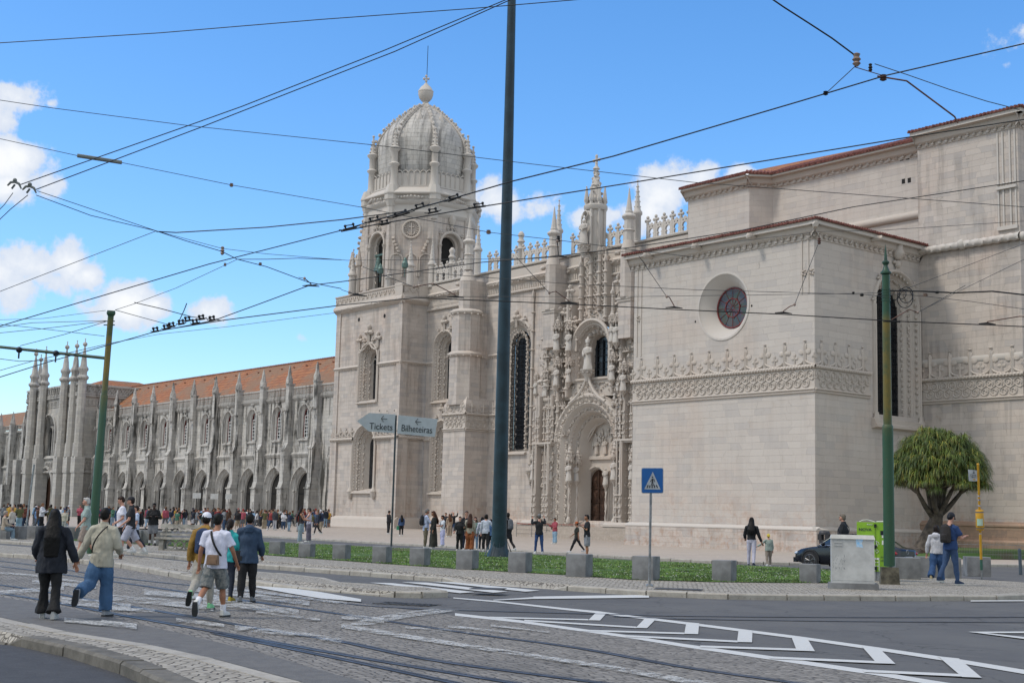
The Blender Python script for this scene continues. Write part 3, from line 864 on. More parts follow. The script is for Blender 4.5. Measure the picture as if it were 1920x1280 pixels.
def hprof(mb, a0, a1, prof):   # horizontal moulding: prof (d,z) open polyline
    n = len(prof)
    mb.add([(a0, d, z) for d, z in prof]+[(a1, d, z) for d, z in prof], [(i, i+1, n+i+1, n+i) for i in range(n-1)]+[tuple(range(n)), tuple(range(n, 2*n))])
def studs(mb, a0, a1, z, d, pitch, r, lvl=-1):
    n = max(1, round((a1-a0)/pitch))
    for i in range(n):
        mb.blob((a0+(i+.5)*(a1-a0)/n, d, z), r, lvl, .12)
def statue(mb, a, d, z0, h, w=None):
    """robed standing figure, carved in the round"""
    w = w or h*.17; rings = []; nseg = 12; ph = random.uniform(0, 6)
    prof = [(0, 1.15), (.05, 1.22), (.25, 1.05), (.45, .95), (.58, .92), (.70, 1.05), (.78, 1.12), (.825, .78), (.85, .36), (.87, .34)]
    vs = []; fs = []
    for t, k in prof:
        for j in range(nseg):
            w_ = 2*pi*j/nseg
            f = 1+.10*sin(5*w_+ph+t*3)*(1-t)
            lean = .02*sin(t*3+ph)*h
            vs.append((a+lean+w*k*f*cos(w_), d+w*k*f*.72*sin(w_), z0+t*h))
    for i in range(len(prof)-1):
        for j in range(nseg): fs.append((i*nseg+j, i*nseg+(j+1) % nseg, (i+1)*nseg+(j+1) % nseg, (i+1)*nseg+j))
    fs.append(tuple(range((len(prof)-1)*nseg, len(prof)*nseg)))
    mb.add(vs, fs)
    mb.blob((a+.01, d+.02, z0+h*.925), (h*.058, h*.066, h*.078), 1)
    mb.blob((a, d+.06*w, z0+h*.89), (h*.045, h*.06, h*.06), 0)
    for sg in (-1, 1):
        q = random.uniform(.45, .6)
        mb.tube([(a+sg*w*1.0, d, z0+h*.79), (a+sg*w*1.25, d+w*.2, z0+h*.66), (a+sg*w*.35, d+w*.95, z0+h*q)], [w*.38, w*.34, w*.2], 6)
    mb.blob((a+random.choice((-1, 1))*w*.3, d+w*.95, z0+h*.56), (w*.3, w*.18, w*.36), 0, .2)
def canopy(mb, a, d, z, w, h):
    """openwork canopy above a niche figure: drum with pendants, spire and finial"""
    R_ = w/2
    mb.lathe([(R_*.9, z), (R_*1.05, z+h*.10), (R_*1.05, z+h*.28), (R_*.85, z+h*.33), (R_*.8, z+h*.45), (R_*.9, z+h*.48), (R_*.55, z+h*.55), (R_*.5, z+h*.68), (R_*.62, z+h*.70), (R_*.2, z+h*.86), (R_*.08, z+h)], a, d, 8, pi/8)
    for k in range(8):
        w_ = pi/8+pi/4*k
        for zz, rr, s_ in ((z, R_*1.0, .16), (z+h*.30, R_*1.08, .13), (z+h*.5, R_*.9, .12)):
            mb.blob((a+rr*cos(w_), d+rr*sin(w_), zz), (w*s_, w*s_, w*s_*1.7), -1, .2)
            mb.blob((a+rr*cos(w_+.39), d+rr*sin(w_+.39), zz+w*.12), w*s_*.6, -1, .2)
    mb.blob((a, d, z+h*.99), w*.12, 0, .1); mb.blob((a, d, z+h*.88), w*.14, -1)
def corbel(mb, a, d, z, w, h):
    mb.lathe([(w*.12, z-h), (w*.2, z-h*.7), (w*.42, z-h*.35), (w*.36, z-h*.3), (w*.5, z-h*.12), (w*.56, z-h*.08), (w*.56, z)], a, d, 8, pi/8)
    for k in range(8):
        w_ = pi/4*k; mb.blob((a+w*.42*cos(w_), d+w*.42*sin(w_), z-h*.25), w*.12, -1, .2)
def spiral(mb, a, d, z0, z1, r, tw=5.0):
    n = max(8, int((z1-z0)/(r*.5))); k = 8; vs = []; fs = []
    for i in range(n+1):
        z = z0+(z1-z0)*i/n
        for j in range(k):
            w_ = 2*pi*j/k; rr = r*(1+.22*sin(2*w_+z*tw))
            vs.append((a+rr*cos(w_), d+rr*sin(w_), z))
    for i in range(n):
        for j in range(k): fs.append((i*k+j, i*k+(j+1) % k, (i+1)*k+(j+1) % k, (i+1)*k+j))
    mb.add(vs, fs)
def pinnacle(mb, a, d, z0, h, r, n=8, crock=True, ball=True):
    mb.lathe([(r*1.0, z0), (r, z0+h*.42), (r*1.35, z0+h*.44), (r*1.35, z0+h*.47), (r*.95, z0+h*.50), (r*.72, z0+h*.56), (r*.10, z0+h*.95), (r*.05, z0+h)], a, d, n, pi/n)
    if crock:
        for q in range(5):
            t = .56+.08*q; rr = r*(.75-.62*(t-.56)/.4)
            for k in range(4):
                w_ = pi/4+pi/2*k; mb.blob((a+rr*cos(w_), d+rr*sin(w_), z0+h*t), (r*.22, r*.22, r*.26), -1, .2)
    if ball: mb.blob((a, d, z0+h*.97), r*.28, 0)
def balustrade(mb, a0, a1, z, d, pitch=1.0, h=2.0):
    """openwork parapet: pierced plate between posts topped with trefoils"""
    n = max(1, round((a1-a0)/pitch)); p = (a1-a0)/n
    for i in range(n+1):
        a = a0+i*p
        mb.tube([(a, d, z), (a, d, z+h*.74)], [p*.15, p*.13], 6)
        for da, dz, s_ in ((0, .935, 1.2), (-.21, .80, 1.15), (.21, .80, 1.15), (0, .79, 1.0)):
            mb.blob((a+da*p, d, z+h*dz), (p*.13*s_, .13, p*.135*s_), 1, .04)
        mb.blob((a, d, z+h*.66), (p*.2, .14, h*.035), 0)
        if i < n:
            c = a+p/2; q = p*.27
            o = [(a, z), (a+p, z), (a+p, z+h*.66), (a+p*.8, z+h*.60), (a+p*.62, z+h*.63), (c, z+h*.69), (a+p*.38, z+h*.63), (a+p*.2, z+h*.60), (a, z+h*.66)]
            h1 = [(c-q*.8, z+h*.05), (c+q*.8, z+h*.05), (c+q, z+h*.17), (c+q*.55, z+h*.21), (c+q*1.05, z+h*.27)]+[(c+q*1.05*cos(w_), z+h*.31+q*1.0*sin(w_)) for w_ in (.3, .9, 1.57, 2.24, 2.84)]+[(c-q*1.05, z+h*.27), (c-q*.55, z+h*.21), (c-q, z+h*.17)]
            h2 = [(c+sg*p*.17+p*.075*cos(w_), z+h*.52+p*.075*sin(w_)) for sg in (-1,) for w_ in [k*1.047 for k in range(6)]]; h3 = [(x+p*.34, y) for x, y in h2]
            for dd in (.09, -.09): mb.sheet(o, [h1, h2, h3], lambda v: (v[0], d+dd, v[1]))
            for l in (o, h1, h2, h3):
                k = len(l); mb.add([(x, d+.09, y) for x, y in l]+[(x, d-.09, y) for x, y in l], [(j, (j+1) % k, k+(j+1) % k, k+j) for j in range(k)])
def coping(mb, a0, a1, z, d0, d1, h=.22):
    hprof(mb, a0, a1, [(d1, z-h), (d1+.10, z-h*.8), (d1+.14, z-h*.3), (d1+.05, z), (d0, z)])
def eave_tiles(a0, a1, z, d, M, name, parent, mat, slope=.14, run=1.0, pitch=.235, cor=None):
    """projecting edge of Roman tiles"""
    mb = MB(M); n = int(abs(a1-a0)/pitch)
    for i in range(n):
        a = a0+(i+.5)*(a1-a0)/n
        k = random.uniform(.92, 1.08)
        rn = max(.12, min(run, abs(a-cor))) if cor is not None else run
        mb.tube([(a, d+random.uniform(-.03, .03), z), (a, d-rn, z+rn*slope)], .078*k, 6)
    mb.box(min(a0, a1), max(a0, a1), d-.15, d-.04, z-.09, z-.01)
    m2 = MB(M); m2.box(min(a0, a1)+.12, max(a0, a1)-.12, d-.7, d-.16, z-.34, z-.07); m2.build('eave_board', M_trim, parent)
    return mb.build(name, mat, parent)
def holes_(mb, pts, d, r=.11):
    for a, z in pts: mb.add([(a+r*cos(w_), d, z+r*1.15*sin(w_)) for w_ in [2*pi*k/8 for k in range(8)]], [tuple(range(8))])

CH = thing('church', 'pale limestone church with domed belfry, carved portal and square chapel', 'church', (-80, 79, .2), world=True)
Yn = 79.0                        # nave wall
SX, SY = -52.3, 65.96            # chapel corner
FZ0, FZ1 = 9.80, 11.45           # carved frieze

def frieze(mb, a0, a1, d=0.0, crest=True, lo=FZ0, hi=FZ1, cp=1.55, cs=1.35):
    hprof(mb, a0, a1, [(d, lo), (d+.10, lo+.03), (d+.12, lo+.10), (d+.06, lo+.14), (d+.16, lo+.2), (d+.16, lo+.26), (d+.03, lo+.32), (d+.03, hi-.12), (d+.1, hi-.1), (d, hi)])
    scrollfrieze(mb, a0+.05, a1-.05, lo+.34, hi-.22, d+.06)
    hrope(mb, a0-.08, a1+.08, hi-.03, d+.10, .12)
    if crest: cresting(mb, a0, a1, hi+.08, d+.03, cp, cs)
def leafcornice(mb, a0, a1, z, d, h=.62, pitch=.52):
    """cavetto with leaves under the eaves"""
    hprof(mb, a0, a1, [(d, z), (d+.06, z+.03), (d+.05, z+h*.5), (d+.28, z+h*.75), (d+.30, z+h*.8), (d+.34, z+h*1.55), (d+.72, z+h*1.65)])
    n = round((a1-a0)/pitch)
    for i in range(n):
        a = a0+(i+.5)*(a1-a0)/n
        mb.blob((a, d+.12, z+h*.34), (pitch*.30, .09, h*.20), 0, .25)
        mb.blob((a+pitch*.15, d+.16, z+h*.55), (pitch*.2, .08, h*.14), 0, .25)

# ---- chapel (transept arm) ----
mb = MB(frameS(SY)); XL = -68.25
rc, rz_ = -59.8, 15.93
circ = [(rc+2.12*cos(2*pi*i/40), rz_+2.16*sin(2*pi*i/40)) for i in range(40)]
wall(mb, XL, SX, 0, 20.2, [circ])
mb.M = frameE(SX)
YW = 74.35                        # window centre in the side wall
Ej = arch_path(YW, 8.9, 16.0, 1.95, 16)
wall(mb, SY, 77.3, 0, 20.2, [off(Ej, .35)])
mb.M = None; mb.box(XL, XL+.02, SY, Yn, 0, 20.2)   # hidden west face
cw = mb.build('chapel_wall', M_wall, CH)
mb = MB(frameS(SY))
# plinth
for lo, hi, d in ((-.3, .55, .42), (.55, 1.42, .34)):
    hprof(mb, XL-d*.7, SX+d, [(0, lo), (d, lo), (d, hi), (0, hi)])
mb.M = frameE(SX)
for lo, hi, d in ((-.3, .55, .42), (.55, 1.42, .34)):
    hprof(mb, SY, 77, [(0, lo), (d, lo), (d, hi), (0, hi)])
mb.build('chapel_plinth', M_nave, cw)
mb = MB(frameS(SY))
hprof(mb, XL-.3, SX+.36, [(.30, 1.40), (.37, 1.43), (.37, 1.50), (.0, 1.66)])
mb.M = frameE(SX); hprof(mb, SY-.36, 77, [(.30, 1.40), (.37, 1.43), (.37, 1.50), (.0, 1.66)])
mb.build('plinth_moulding', M_trim, cw)
mb = MB(frameS(SY)); frieze(mb, XL, SX+.05); mb.M = frameE(SX); frieze(mb, SY-.05, 71.4)
mb.build('carved_frieze', M_carved, cw, smooth=50)
mb = MB(frameS(SY)); leafcornice(mb, XL-.3, SX+.4, 19.35, 0); mb.M = frameE(SX); leafcornice(mb, SY-.4, 77, 19.35, 0)
for a in (-66.2, -61.6, -56.8):
    mb.M = frameS(SY); mb.tube([(a, .3, 20.05), (a, .75, 20.12), (a+.02, 1.0, 20.05)], [.16, .2, .15], 6); mb.blob((a, .98, 20.08), .2, 0, .2)
mb.M = frameE(SX)
for a in (71.4, 76.6): mb.tube([(a, .3, 20.05), (a, .75, 20.12), (a, 1.0, 20.05)], [.16, .2, .15], 6); mb.blob((a, .98, 20.08), .2, 0, .2)
mb.M = None; mb.tube([(SX+.2, SY-.2, 20.0), (SX+.55, SY-.55, 20.15), (SX+.8, SY-.8, 20.05)], [.16, .22, .17], 6)
# corner shafts with rosettes
mb.M = frameS(SY)
for a in (XL+.35, XL+.75, SX-.95, SX-.45): mb.box(a-.045, a+.045, -.02, .05, 13.2 if a < -60 else 16.0, 19.35)
for a, z in ((XL+.5, 15.9), (SX-.75, 17.3), (SX-.15, 17.3)):
    for k in range(5): mb.blob((a+.14*cos(k*1.256), .06, z+.16*sin(k*1.256)), .09, -1)
mb.build('leaf_cornice', M_carved, cw, smooth=50)
mb = MB(frameS(SY)); ring = [(rc, rz_, cos(2*pi*i/40), sin(2*pi*i/40)) for i in range(40)]
moulding(mb, ring, [(2.30, 0), (2.28, .05), (2.16, .05), (2.12, -.02), (1.95, -.12), (1.40, -.95), (1.34, -1.0)], closed=True)
rw = mb.build('round_window', M_trim, cw, smooth=40)
mb = MB(frameS(SY)); mb.add([(rc+1.40*cos(2*pi*i/40), -.93, rz_+1.40*sin(2*pi*i/40)) for i in range(40)], [tuple(range(40))])
mb.build('pane', M_rose, rw)
mb = MB(frameS(SY))
for r_, t_ in ((1.33, .05), (.62, .035)): mb.tube([(rc+r_*cos(2*pi*i/32), -.9, rz_+r_*sin(2*pi*i/32)) for i in range(32)], t_, 5, closed=True)
for k in range(12): mb.tube([(rc+.1*cos(k*pi/6), -.91, rz_+.1*sin(k*pi/6)), (rc+1.33*cos(k*pi/6), -.91, rz_+1.33*sin(k*pi/6))], .016, 4)
for k in range(8): mb.tube([(rc+.62*cos(k*pi/4), -.9, rz_+.62*sin(k*pi/4)), (rc+.72*cos(k*pi/4+.2), -.9, rz_+.72*sin(k*pi/4+.2))], .03, 4)
mb.build('red_tracery', M_red, rw)
mb = MB(frameS(SY)); holes_(mb, [(-62.3, 15.15), (-57.35, 15.7)], .012, .07); mb.build('putlog_hole', M_hole, cw)
# side window
mb = MB(frameE(SX)); 
moulding(mb, Ej, [(.62, 0), (.60, .14), (.45, .2), (.35, .12), (.32, -.10), (.22, -.22), (.15, -.22), (-.10, -.55), (-.18, -.50), (-.28, -.58), (-.45, -.85), (-.52, -1.05)])
beads(mb, Ej, .28, .0, .42, (.10, .10, .13), 0); beads(mb, Ej, .0, -.42, .36, (.11, .09, .11), 0)
scrolls(mb, Ej, -.36, -.68, .34, .12, .045); scrolls(mb, Ej, .03, -.36, .34, .12, .045)
for s_ in (-2.42, 2.42):
    mb.tube([(YW+s_, .16, 8.9), (YW+s_, .16, 16.0)], .09, 6); mb.lathe([(.24, 8.2), (.26, 8.6), (.17, 8.75), (.16, 9.0)], YW+s_, .14, 6)
for a_, z_, s_ in ((YW, 18.45, 1.1), (YW-1.9, 17.4, .7), (YW+1.9, 17.4, .7), (YW-2.5, 16.0, .6), (YW+2.5, 16.0, .6)): fleuron(mb, a_, .1, z_-.1, s_, .6)
mb.blob((YW, .2, 18.9), (.22, .2, .3), 1, .1); mb.lathe([(.2, 19.2), (.42, 19.5), (.42, 19.65), (.3, 19.9), (.34, 20.2), (.1, 20.45)], YW, .25, 8)
hprof(mb, YW-2.75, YW+2.5, [(0, 7.95), (.42, 8.05), (.42, 8.22), (.3, 8.3), (.3, 8.55), (-.9, 8.95)])
cwin = mb.build('window', M_carved, cw, smooth=50)
mb = MB(frameE(SX)); fillp(mb, off(Ej, -.50), -1.0); mb.build('pane', M_glassd, cwin)
mb = MB(frameE(SX))
for k in range(-6, 7): mb.box(YW+k*.235-.014, YW+k*.235+.014, -.95, -.92, 8.75, 16+sqrt(max(.01, 1.45**2-(k*.235)**2)))
for k in range(16): mb.box(YW-1.44, YW+1.44, -.955, -.925, 9.1+k*.48, 9.14+k*.48)
mb.build('iron_grille', M_iron, cwin)
# roof
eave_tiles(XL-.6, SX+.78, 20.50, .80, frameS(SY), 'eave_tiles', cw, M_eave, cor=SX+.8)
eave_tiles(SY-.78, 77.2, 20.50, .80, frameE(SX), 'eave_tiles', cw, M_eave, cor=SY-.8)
mb = MB(); zr = 20.62
mb.add([(XL-.6, SY-.7, zr-.1), (SX+.7, SY-.7, zr-.1), (SX+.7, 77.5, zr-.1), (XL-.6, 77.5, zr-.1), ((XL+SX)/2, 71.5, zr+.7), ((XL+SX)/2, 77.5, zr+.7)], [(0,1,4), (1,2,5,4), (0,4,5,3)])
mb.build('roof', M_roof, cw)

# ---- chancel ----
CX = -44.9
mb = MB(frameS(77.0)); wall(mb, SX-.0, CX, 0, 27.7)
mb.M = frameE(CX); wall(mb, 77, 110, 0, 27.7); mb.M = None; mb.box(SX, SX+.01, 77, 79, 20, 27.7)
kw = mb.build('chancel_wall', M_nave, CH)
mb = MB(frameS(77.0)); frieze(mb, SX+.0, CX+.03, cp=1.6, cs=1.5); mb.M = frameE(CX); frieze(mb, 76.97, 90, cp=1.6, cs=1.5)
mb.M = frameS(77.0); leafcornice(mb, SX, CX+.3, 27.15, 0, .5); mb.M = frameE(CX); leafcornice(mb, 76.7, 95, 27.15, 0, .5)
mb.build('carved_frieze', M_carved, kw, smooth=50)
mb = MB(frameS(77.0)); hrope(mb, SX-.2, CX+.1, 20.1, .2, .25, .8, .10)
mb.M = frameE(CX); hrope(mb, 76.9, 90, 20.1, .2, .25, .8, .10)
mb.blob((77, .2, 20.1), .3, 1)
mb.M = frameS(77.0); mb.blob((-48.9, .25, 20.12), (.28, .34, .36), 1, .15)
for a in (-46.3, -45.95, -45.45, -45.1): mb.box(a-.05, a+.05, -.02, .07, 20.9, 27.1)
mb.box(-46.4, -45.0, 0, .14, 20.65, 20.9); mb.box(-46.4, -45.0, 0, .2, 23.3, 23.5)
for k in range(6): mb.blob((-46.25+k*.22, .16, 23.62), .1, 0, .2)
hprof(mb, SX, CX, [(0, 12.4), (.05, 12.45), (.05, 12.75), (0, 12.8)])
mb.build('rope_moulding', M_trim, kw, smooth=60)
mb = MB(frameS(77.0)); hprof(mb, SX, CX+.3, [(.6, -.3), (.6, 1.0), (.45, 1.1), (.3, 1.12), (.3, 1.9), (.36, 1.95), (.36, 2.05), (0, 2.25)])
mb.M = frameE(CX); hprof(mb, 76.7, 95, [(.6, -.3), (.6, 1.0), (.45, 1.1), (.3, 1.12), (.3, 1.9), (.36, 1.95), (.36, 2.05), (0, 2.25)])
mb.build('plinth', stone('stained_plinth', (.34, .25, .19), (.28, .19, .14), low_warm=.8, warm_amt=.8), kw)
eave_tiles(SX-.3, CX+.7, 28.35, .75, frameS(77.0), 'eave_tiles', kw, M_eave, slope=.2, pitch=.27, cor=CX+.75)
eave_tiles(76.3, 95, 28.35, .75, frameE(CX), 'eave_tiles', kw, M_eave, slope=.2, pitch=.27, cor=76.25)
mb = MB(); mb.add([(SX-.3, 76.3, 28.3), (CX+.7, 76.3, 28.3), (CX+.7, 110, 28.3), (SX-.3, 110, 28.3), ((SX+CX)/2, 80, 29.1), ((SX+CX)/2, 110, 29.1)], [(0,1,4), (1,2,5,4), (0,4,5,3)]); mb.build('roof', M_roof, kw)

# ---- upper transept ----
YT = 78.5
mb = MB(frameS(YT))
XT0, XT1 = GY(1290, 400, 77.0).x, GY(1405, 332, 77.0).x
wall(mb, GY(1450, 332, YT).x-1.2, SX+.5, 15, 27.9)
mb.M = None
xb = GY(1450, 332, YT).x
mb.add([(XT1, 77.0, 15), (xb, YT, 15), (xb, YT, 27.9), (XT1, 77.0, 27.9)], [(0,1,2,3)])
mb.M = frameS(77.0); wall(mb, XT0, XT1, 20, 27.9)
mb.M = None; mb.box(XT0, XT0+.02, 77, 95, 20, 27.9)
tw_ = mb.build('transept_wall', M_wall, CH)
dg_ = V((xb-XT1, YT-77, 0)); dl_ = dg_.length; dg_.normalize()
frD = Matrix(((dg_.x, dg_.y, 0, XT1), (dg_.y, -dg_.x, 0, 77.0), (0, 0, 1, 0), (0, 0, 0, 1)))
mb = MB(frameS(77.0)); leafcornice(mb, XT0-.2, XT1+.3, 27.2, 0, .45, .6); mb.M = frD; leafcornice(mb, -.3, dl_+.3, 27.2, 0, .45, .6)
for a in (XT0+.05, XT0+.35, XT0+.6): mb.box(a-.04, a+.04, 0, .05, 20, 27.2)
mb.M = frameS(YT); leafcornice(mb, xb, SX, 27.2, 0, .45, .6)
# thick half-round moulding
mb.tube([(GY(1578, 414, YT).x, .1, 22.9), (GY(1592, 408, YT).x, .2, 22.95)], .42, 10); mb.blob((GY(1580, 414, YT).x, .0, 22.9), (.45, .35, .45), 1)
mb.tube([(GY(1578, 414, YT).x, .0, 22.75), (-63, .0, 22.7)], .34, 10)
mb.tube([(GY(1592, 408, YT).x, .0, 23.1), (SX, .0, 23.1)], .30, 10)
mb.build('leaf_cornice', M_carved, tw_, smooth=50)
mb = MB(frameS(YT)); 
for px_, py_ in ((1702, 295), (1694, 340), (1705, 338), (1688, 408)):
    c = GY(px_, py_, YT); mb.box(c.x-.13, c.x+.13, .0, .015, c.z-.17, c.z+.17)
c = GY(1691, 297, YT); mb.box(c.x-.13, c.x+.13, .0, .015, c.z-.17, c.z+.17)
mb.build('vent_hole', M_hole, tw_)
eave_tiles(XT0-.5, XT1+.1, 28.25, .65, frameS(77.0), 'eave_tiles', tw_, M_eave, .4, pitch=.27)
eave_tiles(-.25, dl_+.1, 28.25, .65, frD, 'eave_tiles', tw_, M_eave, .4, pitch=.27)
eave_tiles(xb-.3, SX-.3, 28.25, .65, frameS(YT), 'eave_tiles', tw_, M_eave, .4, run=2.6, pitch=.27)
mb = MB(); e = [(XT0-.5, 76.4, 28.2), (XT1, 76.4, 28.2), (xb, 77.9, 28.2), (SX-.2, 77.9, 28.2), (SX-.2, 86, 31.0), (XT0-.5, 86, 31.6)]
mb.add(e, [(0,1,2,3,4,5)]); mb.build('roof', M_roof, tw_)

# ---- nave wall ----
mb = MB(frameS(Yn)); XN0, XN1 = -112.0, XL
wc = -97.45; Nw = arch_path(wc, 7.9, 17.9, 1.28, 16)
mc = -108.95; w1 = arch_path(mc, 13.3, 18.55, 1.42, 14); w2 = arch_path(mc, 4.2, 9.35, 1.45, 14, point=.12)
pc = -86.0
PW = arch_path(pc, 13.6, 16.6, 1.95, 16); PA = arch_path(pc, 0.3, 8.2, 4.05, 20)
wall(mb, XN0, XN1+2, 0, 25.41, [off(Nw, .85), off(w1, .3), off(w2, .3), off(PW, .1), off(PA, -.1)])
nw = mb.build('nave_wall', M_nave, CH)
def lancet(M, path, par, c, zb, rin, dep, glass='pane', bars=False, zs=None, mull=False, mat=M_carved, prof=None, orn=True):
    mb = MB(M)
    prof = prof or [(.42, 0), (.40, .14), (.28, .18), (.2, .06), (.12, -.14), (.02, -.20), (-.12, -.48), (-.2, -.44), (-.3, -.55), (-rin, -dep)]
    moulding(mb, path, prof)
    if orn:
        beads(mb, path, .12, -.04, .33, (.09, .09, .11), -1); scrolls(mb, path, -.06, -.28, .34, .13, .055); beads(mb, path, -.26, -.44, .30, (.10, .09, .12), -1); scrolls(mb, path, -.42, -.75, .36, .14, .055)
    r = path[-1][0]-c
    hprof(mb, c-r-.5, c+r+.5, [(0, zb-.35), (.28, zb-.30), (.28, zb-.18), (.1, zb-.1), (-dep, zb+.25)])
    w = mb.build('window', mat, par, smooth=50)
    mb = MB(M); fillp(mb, off(path, .25 if rin < .1 else -rin+.12), -dep+.03); mb.build(glass, M_glassd, w)
    if mull:
        mb = MB(M); zt = max(p[1] for p in path)-rin
        mb.tube([(c, -dep+.18, zb), (c, -dep+.18, zs or zt)], .07, 6)
        for s_ in (-1, 1): mb.tube([(c+s_*(r-rin)*.5+(r-rin)*.5*cos(w_), -dep+.18, (zs or zt)-.3+(r-rin)*.6*sin(w_)) for w_ in [pi*k/6 for k in range(7)]], .06, 5)
        mb.build('mullion', M_trim, w)
    return w
nwin = lancet(frameS(Yn), Nw, nw, wc, 7.9, .02, 1.15, prof=[(1.25, 0), (1.22, .12), (1.02, .15), (.95, .02), (.85, -.05), (.62, -.25), (.55, -.22), (.45, -.35), (.22, -.55), (.12, -.55), (.0, -.9)])
mb = MB(frameS(Yn))
beads(mb, Nw, .92, .0, .34, (.07, .07, .09), 0); scrolls(mb, Nw, .72, -.14, .32, .10, .04)
for s_ in (-1, 1):
    x = wc+s_*2.45
    mb.tube([(x, .12, 4.8), (x, .12, 22.0)], .10, 6)
    for k in range(9): mb.lathe([(.15, 0+6.6+k*1.75), (.22, 6.68+k*1.75), (.15, 6.76+k*1.75)], x, .12, 8)
    corbel(mb, x-.0, .1, 6.1, .8, 1.0); mb.lathe([(.1, 22), (.2, 22.2), (.05, 22.9)], x, .12, 6)
for a_, z_, s_ in ((wc, 19.5, 1.6), (wc-1.2, 19.6, .9), (wc+1.2, 19.6, .9), (wc-1.9, 18.6, .8), (wc+1.9, 18.6, .8)): fleuron(mb, a_, .12, z_, s_, .6)
mb.build('window_surround', M_carved, nwin, smooth=50)
mb = MB(frameS(Yn-.0))
for k in range(-6, 7): mb.box(wc+k*.2-.02, wc+k*.2+.02, -.42, -.38, 7.85, 17.9+sqrt(max(.01, 1.3**2-(k*.2)**2)))
for k in range(24): mb.box(wc-1.5, wc+1.3, -.36, -.32, 8.1+k*.44, 8.14+k*.44)
mb.build('iron_grille', M_iron, nwin)
lancet(frameS(Yn), w1, nw, mc, 13.3, .62, 1.12, mull=False)
lancet(frameS(Yn), w2, nw, mc, 4.2, .7, 1.2)
mb = MB(frameS(Yn))
for c_, z_, s_ in ((mc, 20.1, 1.7), (mc-1.0, 19.9, .7), (mc+1.0, 19.9, .8), (mc+1.7, 18.7, .9), (mc-1.6, 18.9, .6), (mc, 11.6, 1.3), (mc+.9, 11.2, .6), (mc-.9, 11.2, .6)): fleuron(mb, c_, .12, z_, s_, .6)
# string courses, cornice, frieze
def clear_h(segs, z, fn):
    for a0, a1 in segs: fn(mb, a0, a1)
for a0, a1 in ((XN0, mc-1.8), (mc+1.8, -105.4), (-101.6, wc-2.5)):
    hprof(mb, a0, a1, [(0, 16.95), (.14, 17.02), (.2, 17.12), (.05, 17.3)]); studs(mb, a0, a1, 16.93, .08, .3, .09)
for a0, a1 in ((XN0, mc-1.9), (mc+1.9, -105.9)):
    hprof(mb, a0, a1, [(0, 9.2), (.16, 9.28), (.2, 9.45), (0, 9.6)])
mb.build('string_course', M_carved, nw, smooth=50)
mb = MB(frameS(Yn))
frieze(mb, -101.6, wc-2.55, cp=1.2, cs=1.1)
mb.build('carved_frieze', M_carved, nw, smooth=50)
mb = MB(frameS(Yn))
for a0, a1 in ((-105.6+.0, -105.2), (-101.9, -91.7), (-90.1, -88.3), (-85.4, -82.0), (-80.3, -68.3)):
    hprof(mb, a0, a1, [(0, 23.0), (.03, 23.0), (.03, 23.65), (.14, 23.7), (.42, 24.1), (.30, 24.2), (.12, 24.35), (.12, 25.1)])
    hrope(mb, a0, a1, 22.9, .12, .13)
    n = int((a1-a0)/.26)
    for i in range(n): mb.box(a0+(i+.3)*(a1-a0)/n, a0+(i+.7)*(a1-a0)/n, .0, .09, 23.1, 23.6)
    for i in range(int((a1-a0)/.2)): mb.blob((a0+i*.2+.1, .34+random.uniform(-.05, .05), 23.95+random.uniform(-.12, .12)), random.uniform(.09, .15), -1, .3)
a0, a1 = XN0, -105.3
hprof(mb, a0, a1, [(0, 23.0), (.03, 23.0), (.03, 23.65), (.14, 23.7), (.42, 24.1), (.30, 24.2), (.12, 24.35), (.12, 25.1)]); hrope(mb, a0, a1, 22.6, .12, .13)
for i in range(int((a1-a0)/.2)): mb.blob((a0+i*.2+.1, .34+random.uniform(-.05, .05), 23.95+random.uniform(-.12, .12)), random.uniform(.09, .15), -1, .3)
mb.build('cornice', M_carved, nw, smooth=50)
mb = MB(frameS(Yn)); coping(mb, XN0, -68, 25.42, -.6, .14); mb.build('parapet_coping', M_trim, nw)
for a0, a1 in ((-111.6, -104.5), (-102.6, -91.3), (-90.4, -81.5), (-80.8, -73.0)):
    mb = MB(frameS(Yn)); balustrade(mb, a0+.5, a1-.5, 25.42, -.1); mb.build('balustrade', M_trim, nw, smooth=60)
mb = MB(frameS(Yn))
for a in (-108.3, -97.3, -74.4, -71.5):
    mb.lathe([(.30, 25.4), (.28, 26.9), (.38, 27.0), (.30, 27.1), (.26, 27.6), (.40, 27.7), (.22, 28.0), (.26, 28.15), (.33, 28.4), (.12, 28.7)], a, -.1, 10)
mb.build('parapet_post', M_trim, nw, smooth=60)

